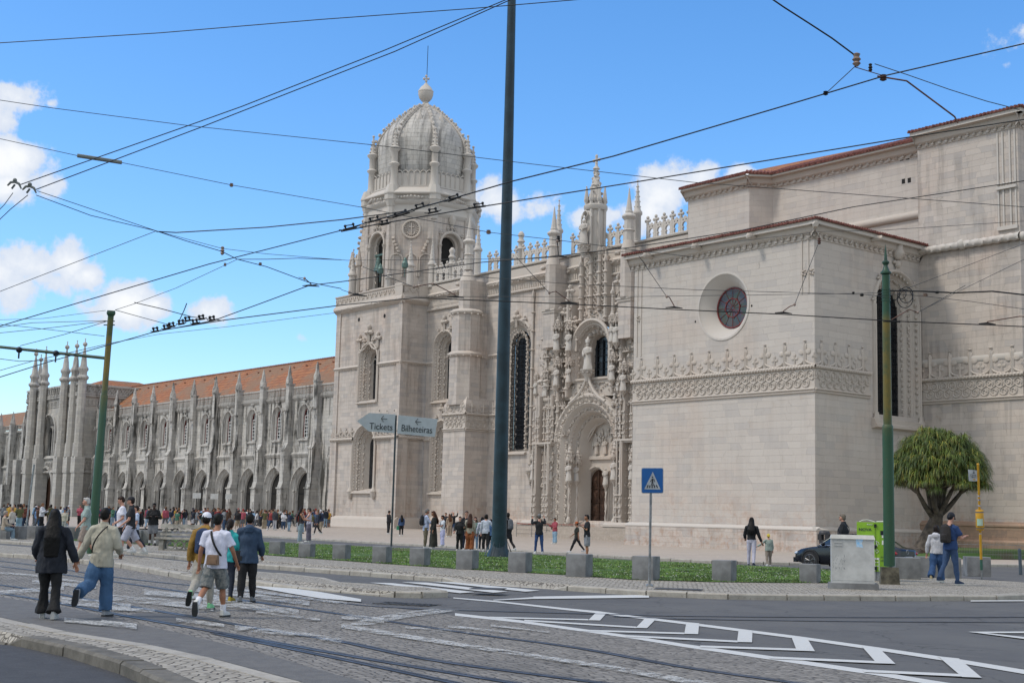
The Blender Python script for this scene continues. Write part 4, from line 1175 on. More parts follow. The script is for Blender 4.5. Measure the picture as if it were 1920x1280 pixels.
# ---- nave buttresses with pinnacles ----
def buttress(cx, front, bpx, name='buttress', octo=True):
    """octagonal stepped buttress against the nave wall"""
    out = []
    mb = MB()
    y = Yn-front
    def oc(R_): return ngon(cx, y+.0, R_)
    if octo:
        mb.box(cx-1.75, cx+1.75, y-1.15, Yn, -.2, 12.3)
        mb.prism([(cx-1.75, y-1.15), (cx+1.75, y-1.15), (cx+1.75, Yn), (cx-1.75, Yn)], 12.3, 13.0, [(cx-1.4, y-.8), (cx+1.4, y-.8), (cx+1.4, Yn), (cx-1.4, Yn)])
        mb.prism(oc(1.62), 12.3, 17.2); mb.prism(oc(1.48), 17.2, 21.3); mb.prism(oc(.86), 21.3, 24.4)
        mb.box(cx-1.2, cx+1.2, y, Yn, 12.3, 21.3); mb.box(cx-.8, cx+.8, y, Yn, 21.3, 24.4)
    else:
        mb.box(cx-.8, cx+.8, Yn-.7, Yn, -.2, 16.9); mb.box(cx-.75, cx+.75, y-.4, Yn, 16.9, 20.3); mb.prism(oc(.72), 20.3, 24.4); mb.box(cx-.66, cx+.66, y, Yn, 20.3, 24.4)
    b = mb.build(name, M_nave, CH)
    mb = MB()
    if octo:
        for z, R_ in ((17.2, 1.85), (21.3, 1.72)):
            mb.prism(oc(R_-.12), z-.25, z-.1, oc(R_)); mb.prism(oc(R_), z-.1, z+.02); mb.prism(oc(R_), z+.02, z+.25, oc(R_-.35))
        for k in range(16):
            w_ = pi/8*k; mb.blob((cx+1.72*cos(w_), y+1.72*sin(w_), 21.0), .13, -1); mb.blob((cx+1.85*cos(w_), y+1.85*sin(w_), 16.95), .1, -1)
        mb.M = frameS(y-1.15); frieze(mb, cx-1.75, cx+1.75, cp=1.2, cs=1.0)
        mb.M = frameE(cx+1.75); frieze(mb, y-1.15, Yn, cp=1.2, cs=1.0); mb.M = None
    else:
        mb.box(cx-.85, cx+.85, y-.5, Yn, 20.0, 20.2); mb.box(cx-.93, cx+.93, y-.58, Yn, 20.2, 20.35)
    q = (.88, 24.35) if octo else (.74, 24.35)
    mb.prism(oc(q[0]), q[1], q[1]+.9, oc(.45)); mb.blob((cx-q[0]-.2, y-.4, 24.2), (.3, .28, .2), 1, .2)
    mb.build('string_course', M_carved, b, smooth=45)
    mb = MB()
    mb.lathe([(.46, 25.5), (.44, 26.9), (.56, 27.0), (.44, 27.1), (.42, 28.0), (.66, 28.25), (.66, 28.35), (.34, 28.6), (.36, 28.75), (.30, 28.85), (.04, 30.7), (.02, 30.9)] if octo else [(.46, 24.6), (.44, 26.0), (.55, 26.1), (.44, 26.2), (.42, 27.0), (.64, 27.25), (.64, 27.35), (.33, 27.6), (.35, 27.75), (.29, 27.85), (.03, 29.8)], cx, y, 8, pi/8)
    mb.build('pinnacle', M_trim, b)
    mb = MB(); t_ = GY(bpx[0], bpx[1], Yn+.2)
    pinnacle(mb, t_.x, Yn+.2, 25.4, t_.z-25.4, .34); mb.build('pinnacle', M_trim, b, smooth=45)
    return b
b1 = buttress(-103.2, 1.6, (898, 413))
b2 = buttress(-90.9, 1.3, (1048.7, 373), octo=False)
b3 = buttress(-81.15, 1.3, (1196, 336), octo=False)
mb = MB(frameS(Yn)); 
for a0, a1, d in ((XN0, XN1, .35),): hprof(mb, a0, a1, [(d+.1, -.2), (d+.1, .8), (d, .9), (d, 1.45), (0, 1.7)])
mb.M = None
mb.box(-105.2, -101.2, Yn-3.05, Yn, -.2, 1.45); mb.prism([(-105.2, Yn-3.05), (-101.2, Yn-3.05), (-101.2, Yn), (-105.2, Yn)], 1.45, 1.7, [(-104.95, Yn-2.8), (-101.45, Yn-2.8), (-101.45, Yn), (-104.95, Yn)])
mb.build('plinth', M_nave, nw)
# nave roof / back
mb = MB(); mb.add([(XN0, Yn+.8, 25.3), (-68, Yn+.8, 25.3), (-68, Yn+16, 26.2), (XN0, Yn+16, 26.2)], [(0,1,2,3)]); mb.build('roof', M_greyL, nw)
# ---------------- south portal ----------------
random.seed(21)
PF = frameS(Yn)
mb = MB(PF)
# stepped base
for z0, z1, d in ((-.3, .75, 3.5), (.75, .95, 3.3), (.95, 1.15, 3.1)):
    mb.box(-92.2, -88.6, -.2, d-.0, z0, z1) if False else None
for a0, a1 in ((-92.8, -89.8), (-82.1, -78.9)):
    mb.box(a0, a1, -.1, 2.9, -.3, 1.25); mb.box(a0-.12, a1+.12, -.1, 3.05, 1.25, 1.42)
    mb.taper(a0, a1, -.1, 2.9, 1.42, 1.62, .12, .12)
mb.box(-89.8, -82.1, -.1, .9, -.3, 1.0)
# piers: stepped shafts
def shaftgroup(mb, a0, a1, d, z0, z1, n=3):
    w = (a1-a0)/n
    for i in range(n):
        a = a0+(i+.5)*w
        mb.box(a-w*.36, a+w*.36, 0, d*(.75+.25*(i % 2)), z0, z1)
        mb.tube([(a, d, z0), (a, d, z1)], w*.16, 5)
        for z in (z0+.5, z0+1.3, z0+2.3): mb.box(a-w*.45, a+w*.45, 0, d+.12, z, z+.12)
        mb.blob((a, d+.05, z0+1.0), (w*.28, .1, .25), 0, .2); mb.blob((a, d+.05, z0+1.9), (w*.28, .1, .25), 0, .2)
for a0, a1 in ((-92.6, -91.9), (-91.0, -90.2), (-81.8, -80.9), (-79.9, -79.2)):
    shaftgroup(mb, a0, a1, 1.9, 1.5, 8.4, 2); shaftgroup(mb, a0+.05, a1-.05, 1.6, 8.4, 12.6, 2)
mb.box(-92.5, -90.1, -.1, 1.1, 1.5, 12.4); mb.box(-81.9, -79.2, -.1, 1.1, 1.5, 12.4)
mb.box(-92.3, -90.2, -.1, .8, 12.4, 16.8); mb.box(-81.8, -79.4, -.1, .8, 12.4, 16.8)
mb.box(-90.2, -88.7, -.1, .6, 12.2, 17.4); mb.box(-83.3, -81.8, -.1, .6, 12.2, 17.4)
for a0, a1 in ((-92.5, -90.1), (-81.9, -79.2)):
    for z in (8.3, 12.3): mb.box(a0-.08, a1+.08, 0, 1.95 if z < 9 else 1.3, z, z+.16); mb.box(a0-.02, a1+.02, 0, 1.8 if z < 9 else 1.2, z-.14, z)
    hprof(mb, a0, a1, [(.8, 16.8), (1.0, 16.9), (1.0, 17.05), (0, 17.3)])
port = mb.build('portal', M_carved, CH, smooth=45)
mb = MB(PF)
# great arch
moulding(mb, PA, [(.35, -.05), (.35, 1.25), (.2, 1.42), (.05, 1.42), (-.05, 1.28), (-.42, 1.15), (-.5, 1.28), (-.62, 1.22), (-.75, .98), (-1.05, .75), (-1.12, .85), (-1.22, .78), (-1.35, .30), (-1.6, .0), (-1.68, .08), (-1.8, -.05), (-2.15, -1.0)])
scrolls(mb, PA, -.24, 1.25, .44, .19, .085); scrolls(mb, PA, -.9, .88, .40, .17, .08); scrolls(mb, PA, -1.5, .12, .4, .15, .07); scrolls(mb, PA, .12, 1.42, .5, .12, .06); beads(mb, PA, -1.28, .6, .35, (.1, .1, .12), -1)
beads(mb, PA, -.56, 1.28, .3, .06, -1)
# crockets and cusps round the arch
for i, (a, z, na, nz_) in enumerate(PA[2:-2]):
    if i % 2 == 0: mb.blob((a+na*.45, 1.3, z+nz_*.45), (.18, .16, .18), 0, .3)
# ogee peak
for sg in (-1, 1):
    mb.tube([(pc+sg*x, 1.35, z) for x, z in ((2.3, 11.75), (1.5, 12.15), (.8, 12.75), (.35, 13.4), (0, 14.2))], [.16, .17, .16, .13, .1], 6)
mb.box(pc-3.2, pc+3.2, .4, .75, 12.3, 13.75); 
for k in range(26): mb.blob((pc-3.1+k*.25, .85, 12.6+random.uniform(0, .95)), (.13, .1, .13), -1, .3)
hprof(mb, pc-3.3, pc+3.3, [(.7, 13.7), (.95, 13.78), (.95, 13.95), (0, 14.1)])
mb.build('great_arch', M_carved, port, smooth=45)
# tympanum, lintel and doorways
DY = -1.0
mb = MB(PF)
dr = [arch_path(pc+c_, .9, 6.2-r_*.95, r_, 12, rise=.95) for c_, r_ in ((-1.14, 1.12), (1.6, .72))]
T = [(pc-2.4, .5), (pc+2.4, .5), (pc+2.4, 8.2)]+[(pc+2.4*cos(pi*i/16), 8.2+2.4*sin(pi*i/16)) for i in range(17)]+[(pc-2.4, 8.2)]
wall(mb, 0, 0, 0, 0, [off(p, .0) for p in dr], DY, T)
for p in dr: moulding(mb, p, [(.30, DY), (.28, DY+.15), (.16, DY+.18), (.06, DY+.06), (-.04, DY-.2), (-.04, DY-.5)]); scrolls(mb, p, .2, DY+.15, .3, .1, .035)
for k in range(34):
    w_ = random.uniform(.15, pi-.15); r_ = random.uniform(.1, 1.0)**.5*1.9
    mb.blob((pc+r_*cos(w_), DY+.08, 7.6+r_*sin(w_)*1.05), (random.uniform(.08, .2), .09, random.uniform(.1, .3)), 0, .3)
for s_ in (-1.1, 0, 1.1): statue(mb, pc+s_, DY+.12, 7.45, 1.35, .2)
hprof(mb, pc-2.4, pc+2.4, [(DY, 6.95), (DY+.22, 7.0), (DY+.22, 7.25), (DY, 7.35)])
for sg in (-1, 1):
    mb.tube([(pc+sg*2.3, DY+.3, 8.2), (pc+sg*1.75, DY+.35, 9.3), (pc+sg*.9, DY+.3, 10.1), (pc, DY+.25, 10.5)], .12, 6)
    mb.tube([(pc+sg*2.3, DY+.3, 8.2), (pc+sg*1.0, DY+.3, 9.9), (pc-sg*.6, DY+.25, 10.45)], .07, 5)
mb.build('tympanum', M_carved, port, smooth=45)
for k, p in enumerate(dr):
    mb = MB(PF); fillp(mb, off(p, -.03), DY-.38); c = pc+(-1.14 if k == 0 else 1.6); dw = 1.0 if k == 0 else .65
    for r0, z in enumerate((1.35, 2.35, 3.55, 4.75)):
        for s_ in (-.5, .5):
            mb.box(c+s_-.40, c+s_+.40, DY-.38, DY-.33, z, z+.8); mb.box(c+s_-.3, c+s_+.3, DY-.33, DY-.29, z+.1, z+.7); mb.box(c+s_-.17, c+s_+.17, DY-.29, DY-.24, z+.22, z+.58); mb.blob((c+s_, DY-.22, z+.4), .07, -1)
    for z in (1.15, 2.22, 3.30, 3.42, 4.5): mb.box(c-dw, c+dw, DY-.38, DY-.26, z, z+.06)
    mb.box(c-.03, c+.03, DY-.38, DY-.24, .9, 6.1)
    mb.build('door', M_wood, port)
# figures set in the door jambs and on the piers: (px, top, bottom, wall depth)
figs = [(999,865,898,77.3),(1031,868,899,77.4),(1066,867,901,77.6),(1081,871,901,78.3),(1151,861,898,77.2),(1184,866,898,77.2),
        (1043,620,656,77.4),(1043,688,722,77.4),(1022,711,742,77.9),(1066,621,657,77.7),(1066,687,716,77.7),(1004,714,738,78.2),
        (1147,607,640,77.6),(1155,607,642,77.4),(1147,679,712,77.5),(1168,697,732,77.2),(1158,716,732,77.3),(1152,735,748,77.4)]
for px_, t_, b_, Y in figs:
    p0, p1 = GY(px_, b_, Y), GY(px_, t_, Y)
    h = p1.z-p0.z; mb = MB(PF); d = Yn-Y
    statue(mb, p0.x, d, p0.z, h); st = mb.build('statue', M_trim, port, smooth=60)
    mb = MB(PF); corbel(mb, p0.x, d-.05, p0.z, h*.42, h*.34)
    if p0.z < 8:
        spiral(mb, p0.x, d-.1, 1.6, p0.z-h*.34, h*.055); mb.lathe([(h*.15, 1.5), (h*.15, 1.75), (h*.10, 1.9), (h*.07, 2.0)], p0.x, d-.1, 8)
    canopy(mb, p0.x, d-.12, p1.z+.12, h*.46, h*(.95 if p0.z < 8 else .62))
    mb.build('canopy', M_carved, port, smooth=45)
# trumeau figure between the doors, figure above the arch peak
mb = MB(PF); tm = pc+.5; mb.box(tm-.2, tm+.2, DY-.4, DY+.3, .9, 6.0); spiral(mb, tm, DY+.4, .9, 4.3, .1); corbel(mb, tm, DY+.45, 4.8, .5, .55)
mb.build('trumeau', M_carved, port, smooth=45)
mb = MB(PF); statue(mb, tm, DY+.5, 4.8, 1.4); mb.build('statue', M_trim, port, smooth=60)
mb = MB(PF); corbel(mb, pc, 1.35, 14.6, 1.2, 1.0); statue(mb, pc, 1.35, 14.6, 2.35); mb.lathe([(.2, 16.9), (.24, 17.2), (.12, 17.3), (.05, 17.5)], pc, 1.35, 8); mb.build('statue', M_trim, port, smooth=60)
# central window of the portal
mb = MB(PF)
moulding(mb, PW, [(.60, .95), (.58, 1.12), (.40, 1.16), (.32, 1.0), (.15, .82), (.05, .85), (-.1, .45), (-.18, .5), (-.3, .1), (-.72, -.2), (-.78, -.1), (-.85, -.6)])
scrolls(mb, PW, -.02, .68, .32, .12, .045); beads(mb, PW, .24, .95, .28, (.09, .08, .1), -1); scrolls(mb, PW, -.52, .1, .34, .14, .05)
for i in range(9):
    w_ = pi*(i+.5)/9; mb.blob((pc+1.55*cos(w_), .2, 16.6+1.55*sin(w_)), (.2, .2, .22), 0, .3)
hprof(mb, pc-1.6, pc+1.6, [(.9, 13.45), (-.5, 14.0)])
pwn = mb.build('window', M_carved, port, smooth=45)
mb = MB(PF); fillp(mb, off(PW, -.8), -.55); mb.build('pane', M_glassd, pwn)
mb = MB(PF)
for k in (-.75, .0, .75): mb.box(pc+k-.05, pc+k+.05, -.5, -.4, 13.6, 17.4)
for k in range(6): mb.box(pc-1.1, pc+1.1, -.48, -.44, 14.2+k*.6, 14.25+k*.6)
mb.build('glazing_bars', M_iron, pwn)
# slender buttress shafts and lattice climbing to the parapet
mb = MB(PF)
for x, z0, z1, d in ((pc-1.75, 18.7, 24.0, .75), (pc-.5, 19.8, 25.0, .75), (pc+.6, 19.8, 25.0, .75), (pc+1.45, 18.7, 24.0, .75), (pc-2.9, 12.4, 20.9, 1.2), (pc+2.9, 12.4, 20.9, 1.2), (pc-4.0, 8.5, 19.0, 1.25), (pc+4.0, 8.5, 19.0, 1.25)):
    mb.box(x-.17, x+.17, 0, d, z0, z1); mb.tube([(x, d, z0), (x, d, z1)], .13, 6)
    for z in range(int(z0)+1, int(z1)): mb.lathe([(.14, z), (.24, z+.08), (.24, z+.16), (.14, z+.25)], x, d, 6)
    mb.lathe([(.2, z1), (.26, z1+.15), (.12, z1+.4), (.04, z1+1.1)], x, d, 6)
mb.box(pc-1.6, pc+1.6, 0, .5, 18.9, 19.9)
for k in range(40): mb.blob((pc+random.uniform(-1.5, 1.5), .55, random.uniform(18.95, 19.85)), random.uniform(.08, .16), -1, .3)
mb.box(pc-1.5, pc+1.3, 0, .4, 19.9, 24.6)
for row in range(9):
    for sx in (-1.1, 0, 1.05):
        z = 20.3+row*.52; mb.tube([(pc+sx+.2*cos(w_), .62, z+.2*sin(w_)) for w_ in [k*pi/4 for k in range(8)]], .05, 4, closed=True)
for z in (21.2, 22.9, 24.2): mb.box(pc-1.5, pc+1.4, 0, .6, z, z+.1)
hprof(mb, pc-1.2, pc+.9, [(0, 24.3), (.5, 24.5), (.7, 24.9), (.65, 25.3), (.3, 25.5)])
mb.build('traceried_shafts', M_carved, port, smooth=45)
random.seed(5)
# foliage finials scattered up the sides
mb = MB(PF)
for x, z, h in ((-88.2, 20.9, 1.5), (-82.0, 20.9, 1.6), (-82.0, 19.3, 1.2), (-81.4, 18.8, 1.2), (-88.9, 19.0, 1.4), (-90.6, 18.3, 1.6), (-89.5, 18.9, 1.7), (-91.5, 16.9, 1.5), (-79.8, 17.6, 1.8), (-80.6, 18.3, 1.6), (-80.4, 20.4, 1.2), (-87.5, 18.2, 1.3), (-82.7, 18.2, 1.3), (-91.6, 12.6, 2.2), (-79.1, 12.6, 2.0)):
    x -= .6; d = 1.0; mb.box(x-.22, x+.22, 0, d, z-1.8, z); fleuron(mb, x, d, z, h, .8)
    for k in range(7): mb.blob((x+random.uniform(-.3, .3), d+random.uniform(-.1, .15), z+random.uniform(-.9, .5)), random.uniform(.09, .2), 0, .3)
for k in range(300):
    s_ = random.choice((-1, 1)); x = pc+s_*random.uniform(3.2, 6.6); z = random.uniform(9.2, 18.2)
    mb.blob((x, random.uniform(.85, 1.35), z), (random.uniform(.06, .14), .1, random.uniform(.08, .2)), -1, .35)
for s_ in (-1, 1):
    for q in range(3):
        a0 = pc+s_*(3.4+q*1.15)
        for k in range(7):
            z = 9.0+k*1.3+q*.3
            mb.box(a0-.42, a0+.42, .7, 1.28, z, z+.09)
            for j in (-.3, 0, .3): mb.tube([(a0+j-.13, 1.22, z+.1), (a0+j, 1.22, z+.42), (a0+j+.13, 1.22, z+.1)], .04, 4)
for a0 in (-92.75, -92.3, -91.6, -91.25, -90.6, -90.25, -82.0, -81.45, -81.05, -80.5, -80.1, -79.5, -79.05):
    d = random.uniform(1.25, 1.75)
    for z0 in (1.7, 4.7, 8.6):
        z1 = z0+2.6; mb.tube([(a0, d, z0), (a0, d, z1)], .07, 5)
        for q in range(4): mb.lathe([(.08, z0+q*.6), (.15, z0+q*.6+.06), (.15, z0+q*.6+.12), (.08, z0+q*.6+.2)], a0, d, 6)
        fleuron(mb, a0, d, z1-.1, .55, .8)
        for q in range(5): mb.blob((a0+random.uniform(-.15, .15), d+random.uniform(-.1, .1), z1+random.uniform(.1, .6)), random.uniform(.06, .13), 0, .3)
mb.build('foliage_carving', M_carved, port, smooth=45)
# crowning niche with figure, turret and cross, above the parapet
mb = MB(PF)
cx_, cd = -86.35, 1.0
mb.prism([(x, y) for x, y in ngon(cx_, cd-.6, .85)], 25.0, 29.0)
for k in range(8):
    w_ = pi/8+pi/4*k; x, y = cx_+.88*cos(w_), cd-.6+.88*sin(w_)
    mb.tube([(x, y, 25.0), (x, y, 29.6)], .13, 5); mb.lathe([(.14, 29.5), (.24, 29.65), (.22, 29.8), (.05, 30.9)], x, y, 5)
    mb.blob((x, y, 30.9), .09, -1)
mb.lathe([(1.0, 28.8), (1.12, 29.0), (1.12, 29.2), (.75, 29.4), (.52, 30.2), (.36, 31.0), (.46, 31.1), (.25, 31.8), (.2, 32.5), (.34, 32.6), (.12, 32.9), (.1, 33.2)], cx_, cd-.6, 8, pi/8)
for k in range(30):
    w_ = k*2.4; z = 29.3+k*.11; r_ = .72-k*.02; mb.blob((cx_+r_*cos(w_), cd-.6+r_*sin(w_), z), .15, 0, .25)
mb.tube([(cx_+.3*cos(w_), .62+cd, 28.3+.3*sin(w_)) for w_ in [k*pi/5 for k in range(10)]], .06, 4, closed=True)
z = 33.4
for da, dz in ((0, .38), (-.36, 0), (.36, 0), (0, -.3), (0, 0)): mb.blob((cx_+da, cd-.6, z+dz), (.17, .13, .17), 0)
mb.box(cx_-.36, cx_+.36, cd-.68, cd-.52, z-.08, z+.08); mb.box(cx_-.08, cx_+.08, cd-.68, cd-.52, z-.5, z+.4)
corbel(mb, cx_, cd+.75, 25.6, 1.1, 1.2)
for s_ in (-.6, .6): mb.tube([(cx_+s_, cd+.5, 25.6), (cx_+s_, cd+.5, 28.0)], .08, 5)
mb.tube([(cx_+.6*cos(w_), cd+.45, 28.0+.55*sin(w_)) for w_ in [pi*k/8 for k in range(9)]], .12, 5)
mb.build('crowning_turret', M_trim, port, smooth=45)
mb = MB(PF); statue(mb, cx_, cd+.75, 25.6, 2.2); mb.build('statue', M_trim, port, smooth=60)
# steps in front
mb = MB()
for i in range(5): mb.box(-92.5, -70.2, 73.2+i*.42, 79, -.3, .42+i*.15+.15)
mb.build('steps', M_plaza, CH)

# ---------------- belfry tower ----------------
random.seed(9)
TX, TYc = -118.4, 82.2; TH = 6.2
TF = frameS(TYc-TH)
ta0, ta1 = TX-TH, TX+TH
tw1 = arch_path(-118.15, 13.5, 17.8, 1.42, 14); tw2 = arch_path(-118.4, 4.2, 8.9, 1.75, 14)
mb = MB(TF); wall(mb, ta0, ta1, -.3, 23.3, [off(tw1, .3), off(tw2, .3)])
mb.M = frameE(ta1); wall(mb, TYc-TH, TYc+TH, -.3, 23.3); mb.M = None
mb.box(ta0, ta0+.02, TYc-TH, TYc+TH, -.3, 23.3); mb.box(ta0, ta1, TYc-TH, TYc+TH, 23.6, 23.9)
tower = mb.build('bell_tower', M_nave, CH)
mb = MB()
# corner pilasters, stepped
for cx_, cy_ in ((ta0, TYc-TH), (ta1, TYc-TH)):
    s_ = 1 if cx_ > TX else -1
    mb.box(min(cx_-s_*1.0, cx_+s_*.22), max(cx_-s_*1.0, cx_+s_*.22), cy_-.22, cy_+1.0, -.3, 9.5)
    mb.box(min(cx_-s_*.7, cx_+s_*.12), max(cx_-s_*.7, cx_+s_*.12), cy_-.12, cy_+.7, 9.5, 23.3)
mb.build('corner_pilaster', M_nave, tower)
for M_, e0, e1 in ((TF, ta0-.2, ta1+.2), (frameE(ta1), TYc-TH-.2, Yn)):
    mb = MB(M_)
    S_ = M_ is TF
    hprof(mb, e0-.2, e1+.2, [(.45, -.3), (.45, .55), (.38, .62), (.38, 1.25), (.3, 1.4), (0, 1.6)])
    segs = ((e0, -120.3), (-116.4, e1)) if S_ else ((e0, e1),)
    for a0, a1 in segs:
        hprof(mb, a0, a1, [(0, 9.25), (.2, 9.3), (.1, 9.5), (.1, 9.6), (0, 9.7)]); hrope(mb, a0, a1, 9.55, .22, .16); cresting(mb, a0, a1, 9.8, .1, 1.1, .9)
    segs = ((e0, -119.9), (-116.4, e1)) if S_ else ((e0, e1),)
    for a0, a1 in segs:
        hprof(mb, a0, a1, [(0, 16.95), (.14, 17.0), (.24, 17.15), (.05, 17.35)]); studs(mb, a0, a1, 16.92, .1, .35, .09)
    hprof(mb, e0-.1, e1+.15, [(0, 23.1), (.15, 23.15), (.5, 23.5), (.45, 23.8), (.2, 24.0), (.2, 24.1)])
    for i in range(int((e1-e0)/.22)): mb.blob((e0+i*.22, .38+random.uniform(-.05, .05), 23.5+random.uniform(-.12, .12)), random.uniform(.09, .15), -1, .3)
    mb.build('string_course', M_carved, tower, smooth=45)
    mb = MB(M_); wall(mb, e0, e1, 23.9, 25.0, (), .25); hprof(mb, e0-.03, e1+.03, [(.25, 24.85), (.36, 24.9), (.36, 25.02), (-.3, 25.06)])
    mb.box(e1-1.3, e1+.05, .1, .34, 23.9, 25.2)
    for k in range(int((e1-e0-1.4)/.42)):
        a = e0+.3+k*.42
        mb.tube([(a+.17*cos(w_), .28, 24.45+.22*sin(w_)*(1 if k % 2 else -1)) for w_ in [j*.7 for j in range(7)]], .05, 4)
        mb.blob((a+.2, .28, 24.45), .09, -1, .2)
    if not S_: mb.M = frameS(0)
    mb.build('carved_parapet', M_carved, tower, smooth=45)
lancet(TF, tw1, tower, -118.15, 13.5, .62, 1.2, mull=True, zs=17.8)
lancet(TF, tw2, tower, -118.4, 4.2, .85, 1.35)
mb = MB(TF)
for c_, z_, s_ in ((-118.15, 19.3, 2.1), (-119.9, 18.9, 1.6), (-116.4, 18.9, 1.6), (-119.0, 19.2, .9), (-117.3, 19.2, .9), (-118.3, 11.2, .8)): fleuron(mb, c_, .14, z_, s_, .6)
for sg in (-1, 1): mb.tube([(-118.15+sg*x, .12, z) for x, z in ((1.75, 18.9), (1.3, 18.75), (.7, 18.95), (.15, 19.5))], .1, 5)
for s_ in (-1.9, 1.9): mb.tube([(-118.15+s_, .1, 13.2), (-118.15+s_, .1, 18.6)], .08, 6)
for s_ in (-2.2, 2.2): mb.lathe([(.1, 3.3), (.32, 3.7), (.3, 4.0), (.36, 4.1), (.2, 4.4), (.12, 4.6), (.1, 8.9)], -118.4+s_, .12, 8)
mb.build('window_surround', M_carved, tower, smooth=45)
mb = MB(TF); holes_(mb, [(-120.4, 22.2), (-115.5, 22.1)], .02, .2); holes_(mb, [(-115.6, 12.3), (-114.2, 12.2), (-112.9, 12.2)], .14, .08); mb.build('putlog_hole', M_hole, tower)
# octagonal belfry
BR = 6.0; ap = BR*cos(pi/8)
mb = MB(); faces = {}
bw_ = arch_path(0, 25.4, 30.0, 1.25, 14)
for k in range(8):
    ang = -pi/2+k*pi/4
    M_ = frameA(TX, TYc, ang, ap); mb.M = M_
    hw = BR*sin(pi/8)
    if k % 2 == 0: wall(mb, -hw, hw, 24, 33.4, [off(bw_, .0)])
    else: wall(mb, -hw, hw, 24, 33.4)
    mb.box(-hw-.1, -hw+.55, -.2, .12, 24, 33.4); mb.box(hw-.55, hw+.1, -.2, .12, 24, 33.4)
mb.M = None
bel = mb.build('belfry', M_nave, tower)
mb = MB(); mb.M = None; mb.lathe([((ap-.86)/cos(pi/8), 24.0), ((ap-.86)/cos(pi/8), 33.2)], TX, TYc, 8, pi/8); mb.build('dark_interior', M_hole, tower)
for k in (0, 2, 6):
    ang = -pi/2+k*pi/4
    M_ = frameA(TX, TYc, ang, ap); mb = MB(M_)
    moulding(mb, bw_, [(.30, 0), (.28, .16), (.12, .2), (.0, .1), (-.02, -.4), (-.2, -.5), (-.25, -.5), (-.27, -.85)])
    for c_, z_, s_ in ((0, 31.4, .8), (-.5, 31.4, .6), (.5, 31.4, .6), (-1.4, 30.7, .7), (1.4, 30.7, .7)): fleuron(mb, c_, .15, z_, s_, .6)
    mb.lathe([(.1, 31.9), (.3, 32.3), (.42, 32.7), (.35, 33.0), (.12, 33.3)], 0, .15, 6)
    for s_ in (-1.5, 1.5): corbel(mb, s_, .1, 29.9, .5, .7)
    for q in range(6): mb.tube([(-1.1+.3*cos(w_), -.5, 26.0+q*.8+.3*sin(w_)) for w_ in [j*.8 for j in range(6)]], .06, 4)
    w = mb.build('belfry_window', M_carved, tower, smooth=45)
mb = MB(frameA(TX, TYc, -pi/2, ap-.45)); mb.lathe([(.05, 28.9), (.25, 28.8), (.32, 28.4), (.38, 27.9), (.52, 27.4), (.54, 27.3), (.0, 27.3)], -.3, 0, 14); mb.box(-1.0, 1.0, -.1, .1, 28.95, 29.15)
mb.build('bell', M_bronze, tower, smooth=50)
mb = MB(frameA(TX, TYc, -pi/4, ap))    # medallion face
mb.tube([(.92*cos(w_), .1, 32.75+.92*sin(w_)) for w_ in [k*pi/12 for k in range(24)]], .12, 6, closed=True)
mb.lathe([(0.01, 0)], 0, 0, 3) if False else None
for k in range(20):
    w_ = k*pi/10; mb.tube([(.45*cos(w_), .05, 32.75+.45*sin(w_)), (.82*cos(w_), .05, 32.75+.82*sin(w_))], .05, 4)
mb.box(-.05, .05, 0, .16, 32.1, 33.4); mb.box(-.3, .3, 0, .14, 32.95, 33.07); mb.tube([(.4*cos(w_), .1, 32.5-.35*sin(w_)) for w_ in [k*pi/8 for k in range(9)]], .06, 4)
for v in mb.v: v.z -= 1.35
# blind arches low on this face
for c_ in (-1.5, .1, 1.6):
    mb.tube([(c_-.65, .1, 26.4), (c_-.65, .1, 28.0)]+[(c_+.65*cos(w_), .1, 28.2+.6*sin(w_)) for w_ in [pi-pi*k/8 for k in range(9)]]+[(c_+.65, .1, 26.4)], .1, 5)
for c_ in (-1.9, 1.9):
    for q in range(5): mb.blob((c_*(1-q*.08), .2, 30.4-q*.35), .2, 0, .2)
mb.build('medallion', M_carved, tower, smooth=45)
# clustered buttress pinnacles standing on the tower platform
mb = MB()
for x, y, h, r_ in ((-116.0, 76.7, 2.6, .34), (-112.9, 77.2, 4.8, .36), (-111.6, 79.0, 5.3, .34), (-123.3, 76.8, 5.4, .4), (-124.2, 77.3, 4.4, .32), (-124.4, 82, 6.0, .4)):
    pinnacle(mb, x, y, 25.0, h, r_)
mb.build('pinnacle', M_trim, tower, smooth=45)
mb = MB()   # flying-buttress spur on the west side, thick with crockets
for k in range(15):
    z = 26.5+k*.62; x = TX-BR*1.0-2.6+k*.17
    mb.box(x, TX-4.5, TYc-3.2, TYc-1.2, z-.3, z+.35)
    for q in range(3): mb.blob((x-random.uniform(0, .2), TYc-3.2+q*.9, z+random.uniform(0, .3)), random.uniform(.2, .32), 0, .3)
for x, z in ((-124.2, 25.0), (-122.8, 25.0)): mb.lathe([(.25, z), (.25, z+3.4), (.4, z+3.5), (.1, z+5.2)], x, 77.2, 6)
mb.tube([(-123.5+.75*cos(w_), 77.0, 28.4+.9*sin(w_)) for w_ in [pi*k/8 for k in range(9)]], .2, 6)
pinnacle(mb, TX-BR-.9, TYc-2.2, 30.2, 6.4, .45)
mb.build('crocketed_spur', M_carved, tower, smooth=45)
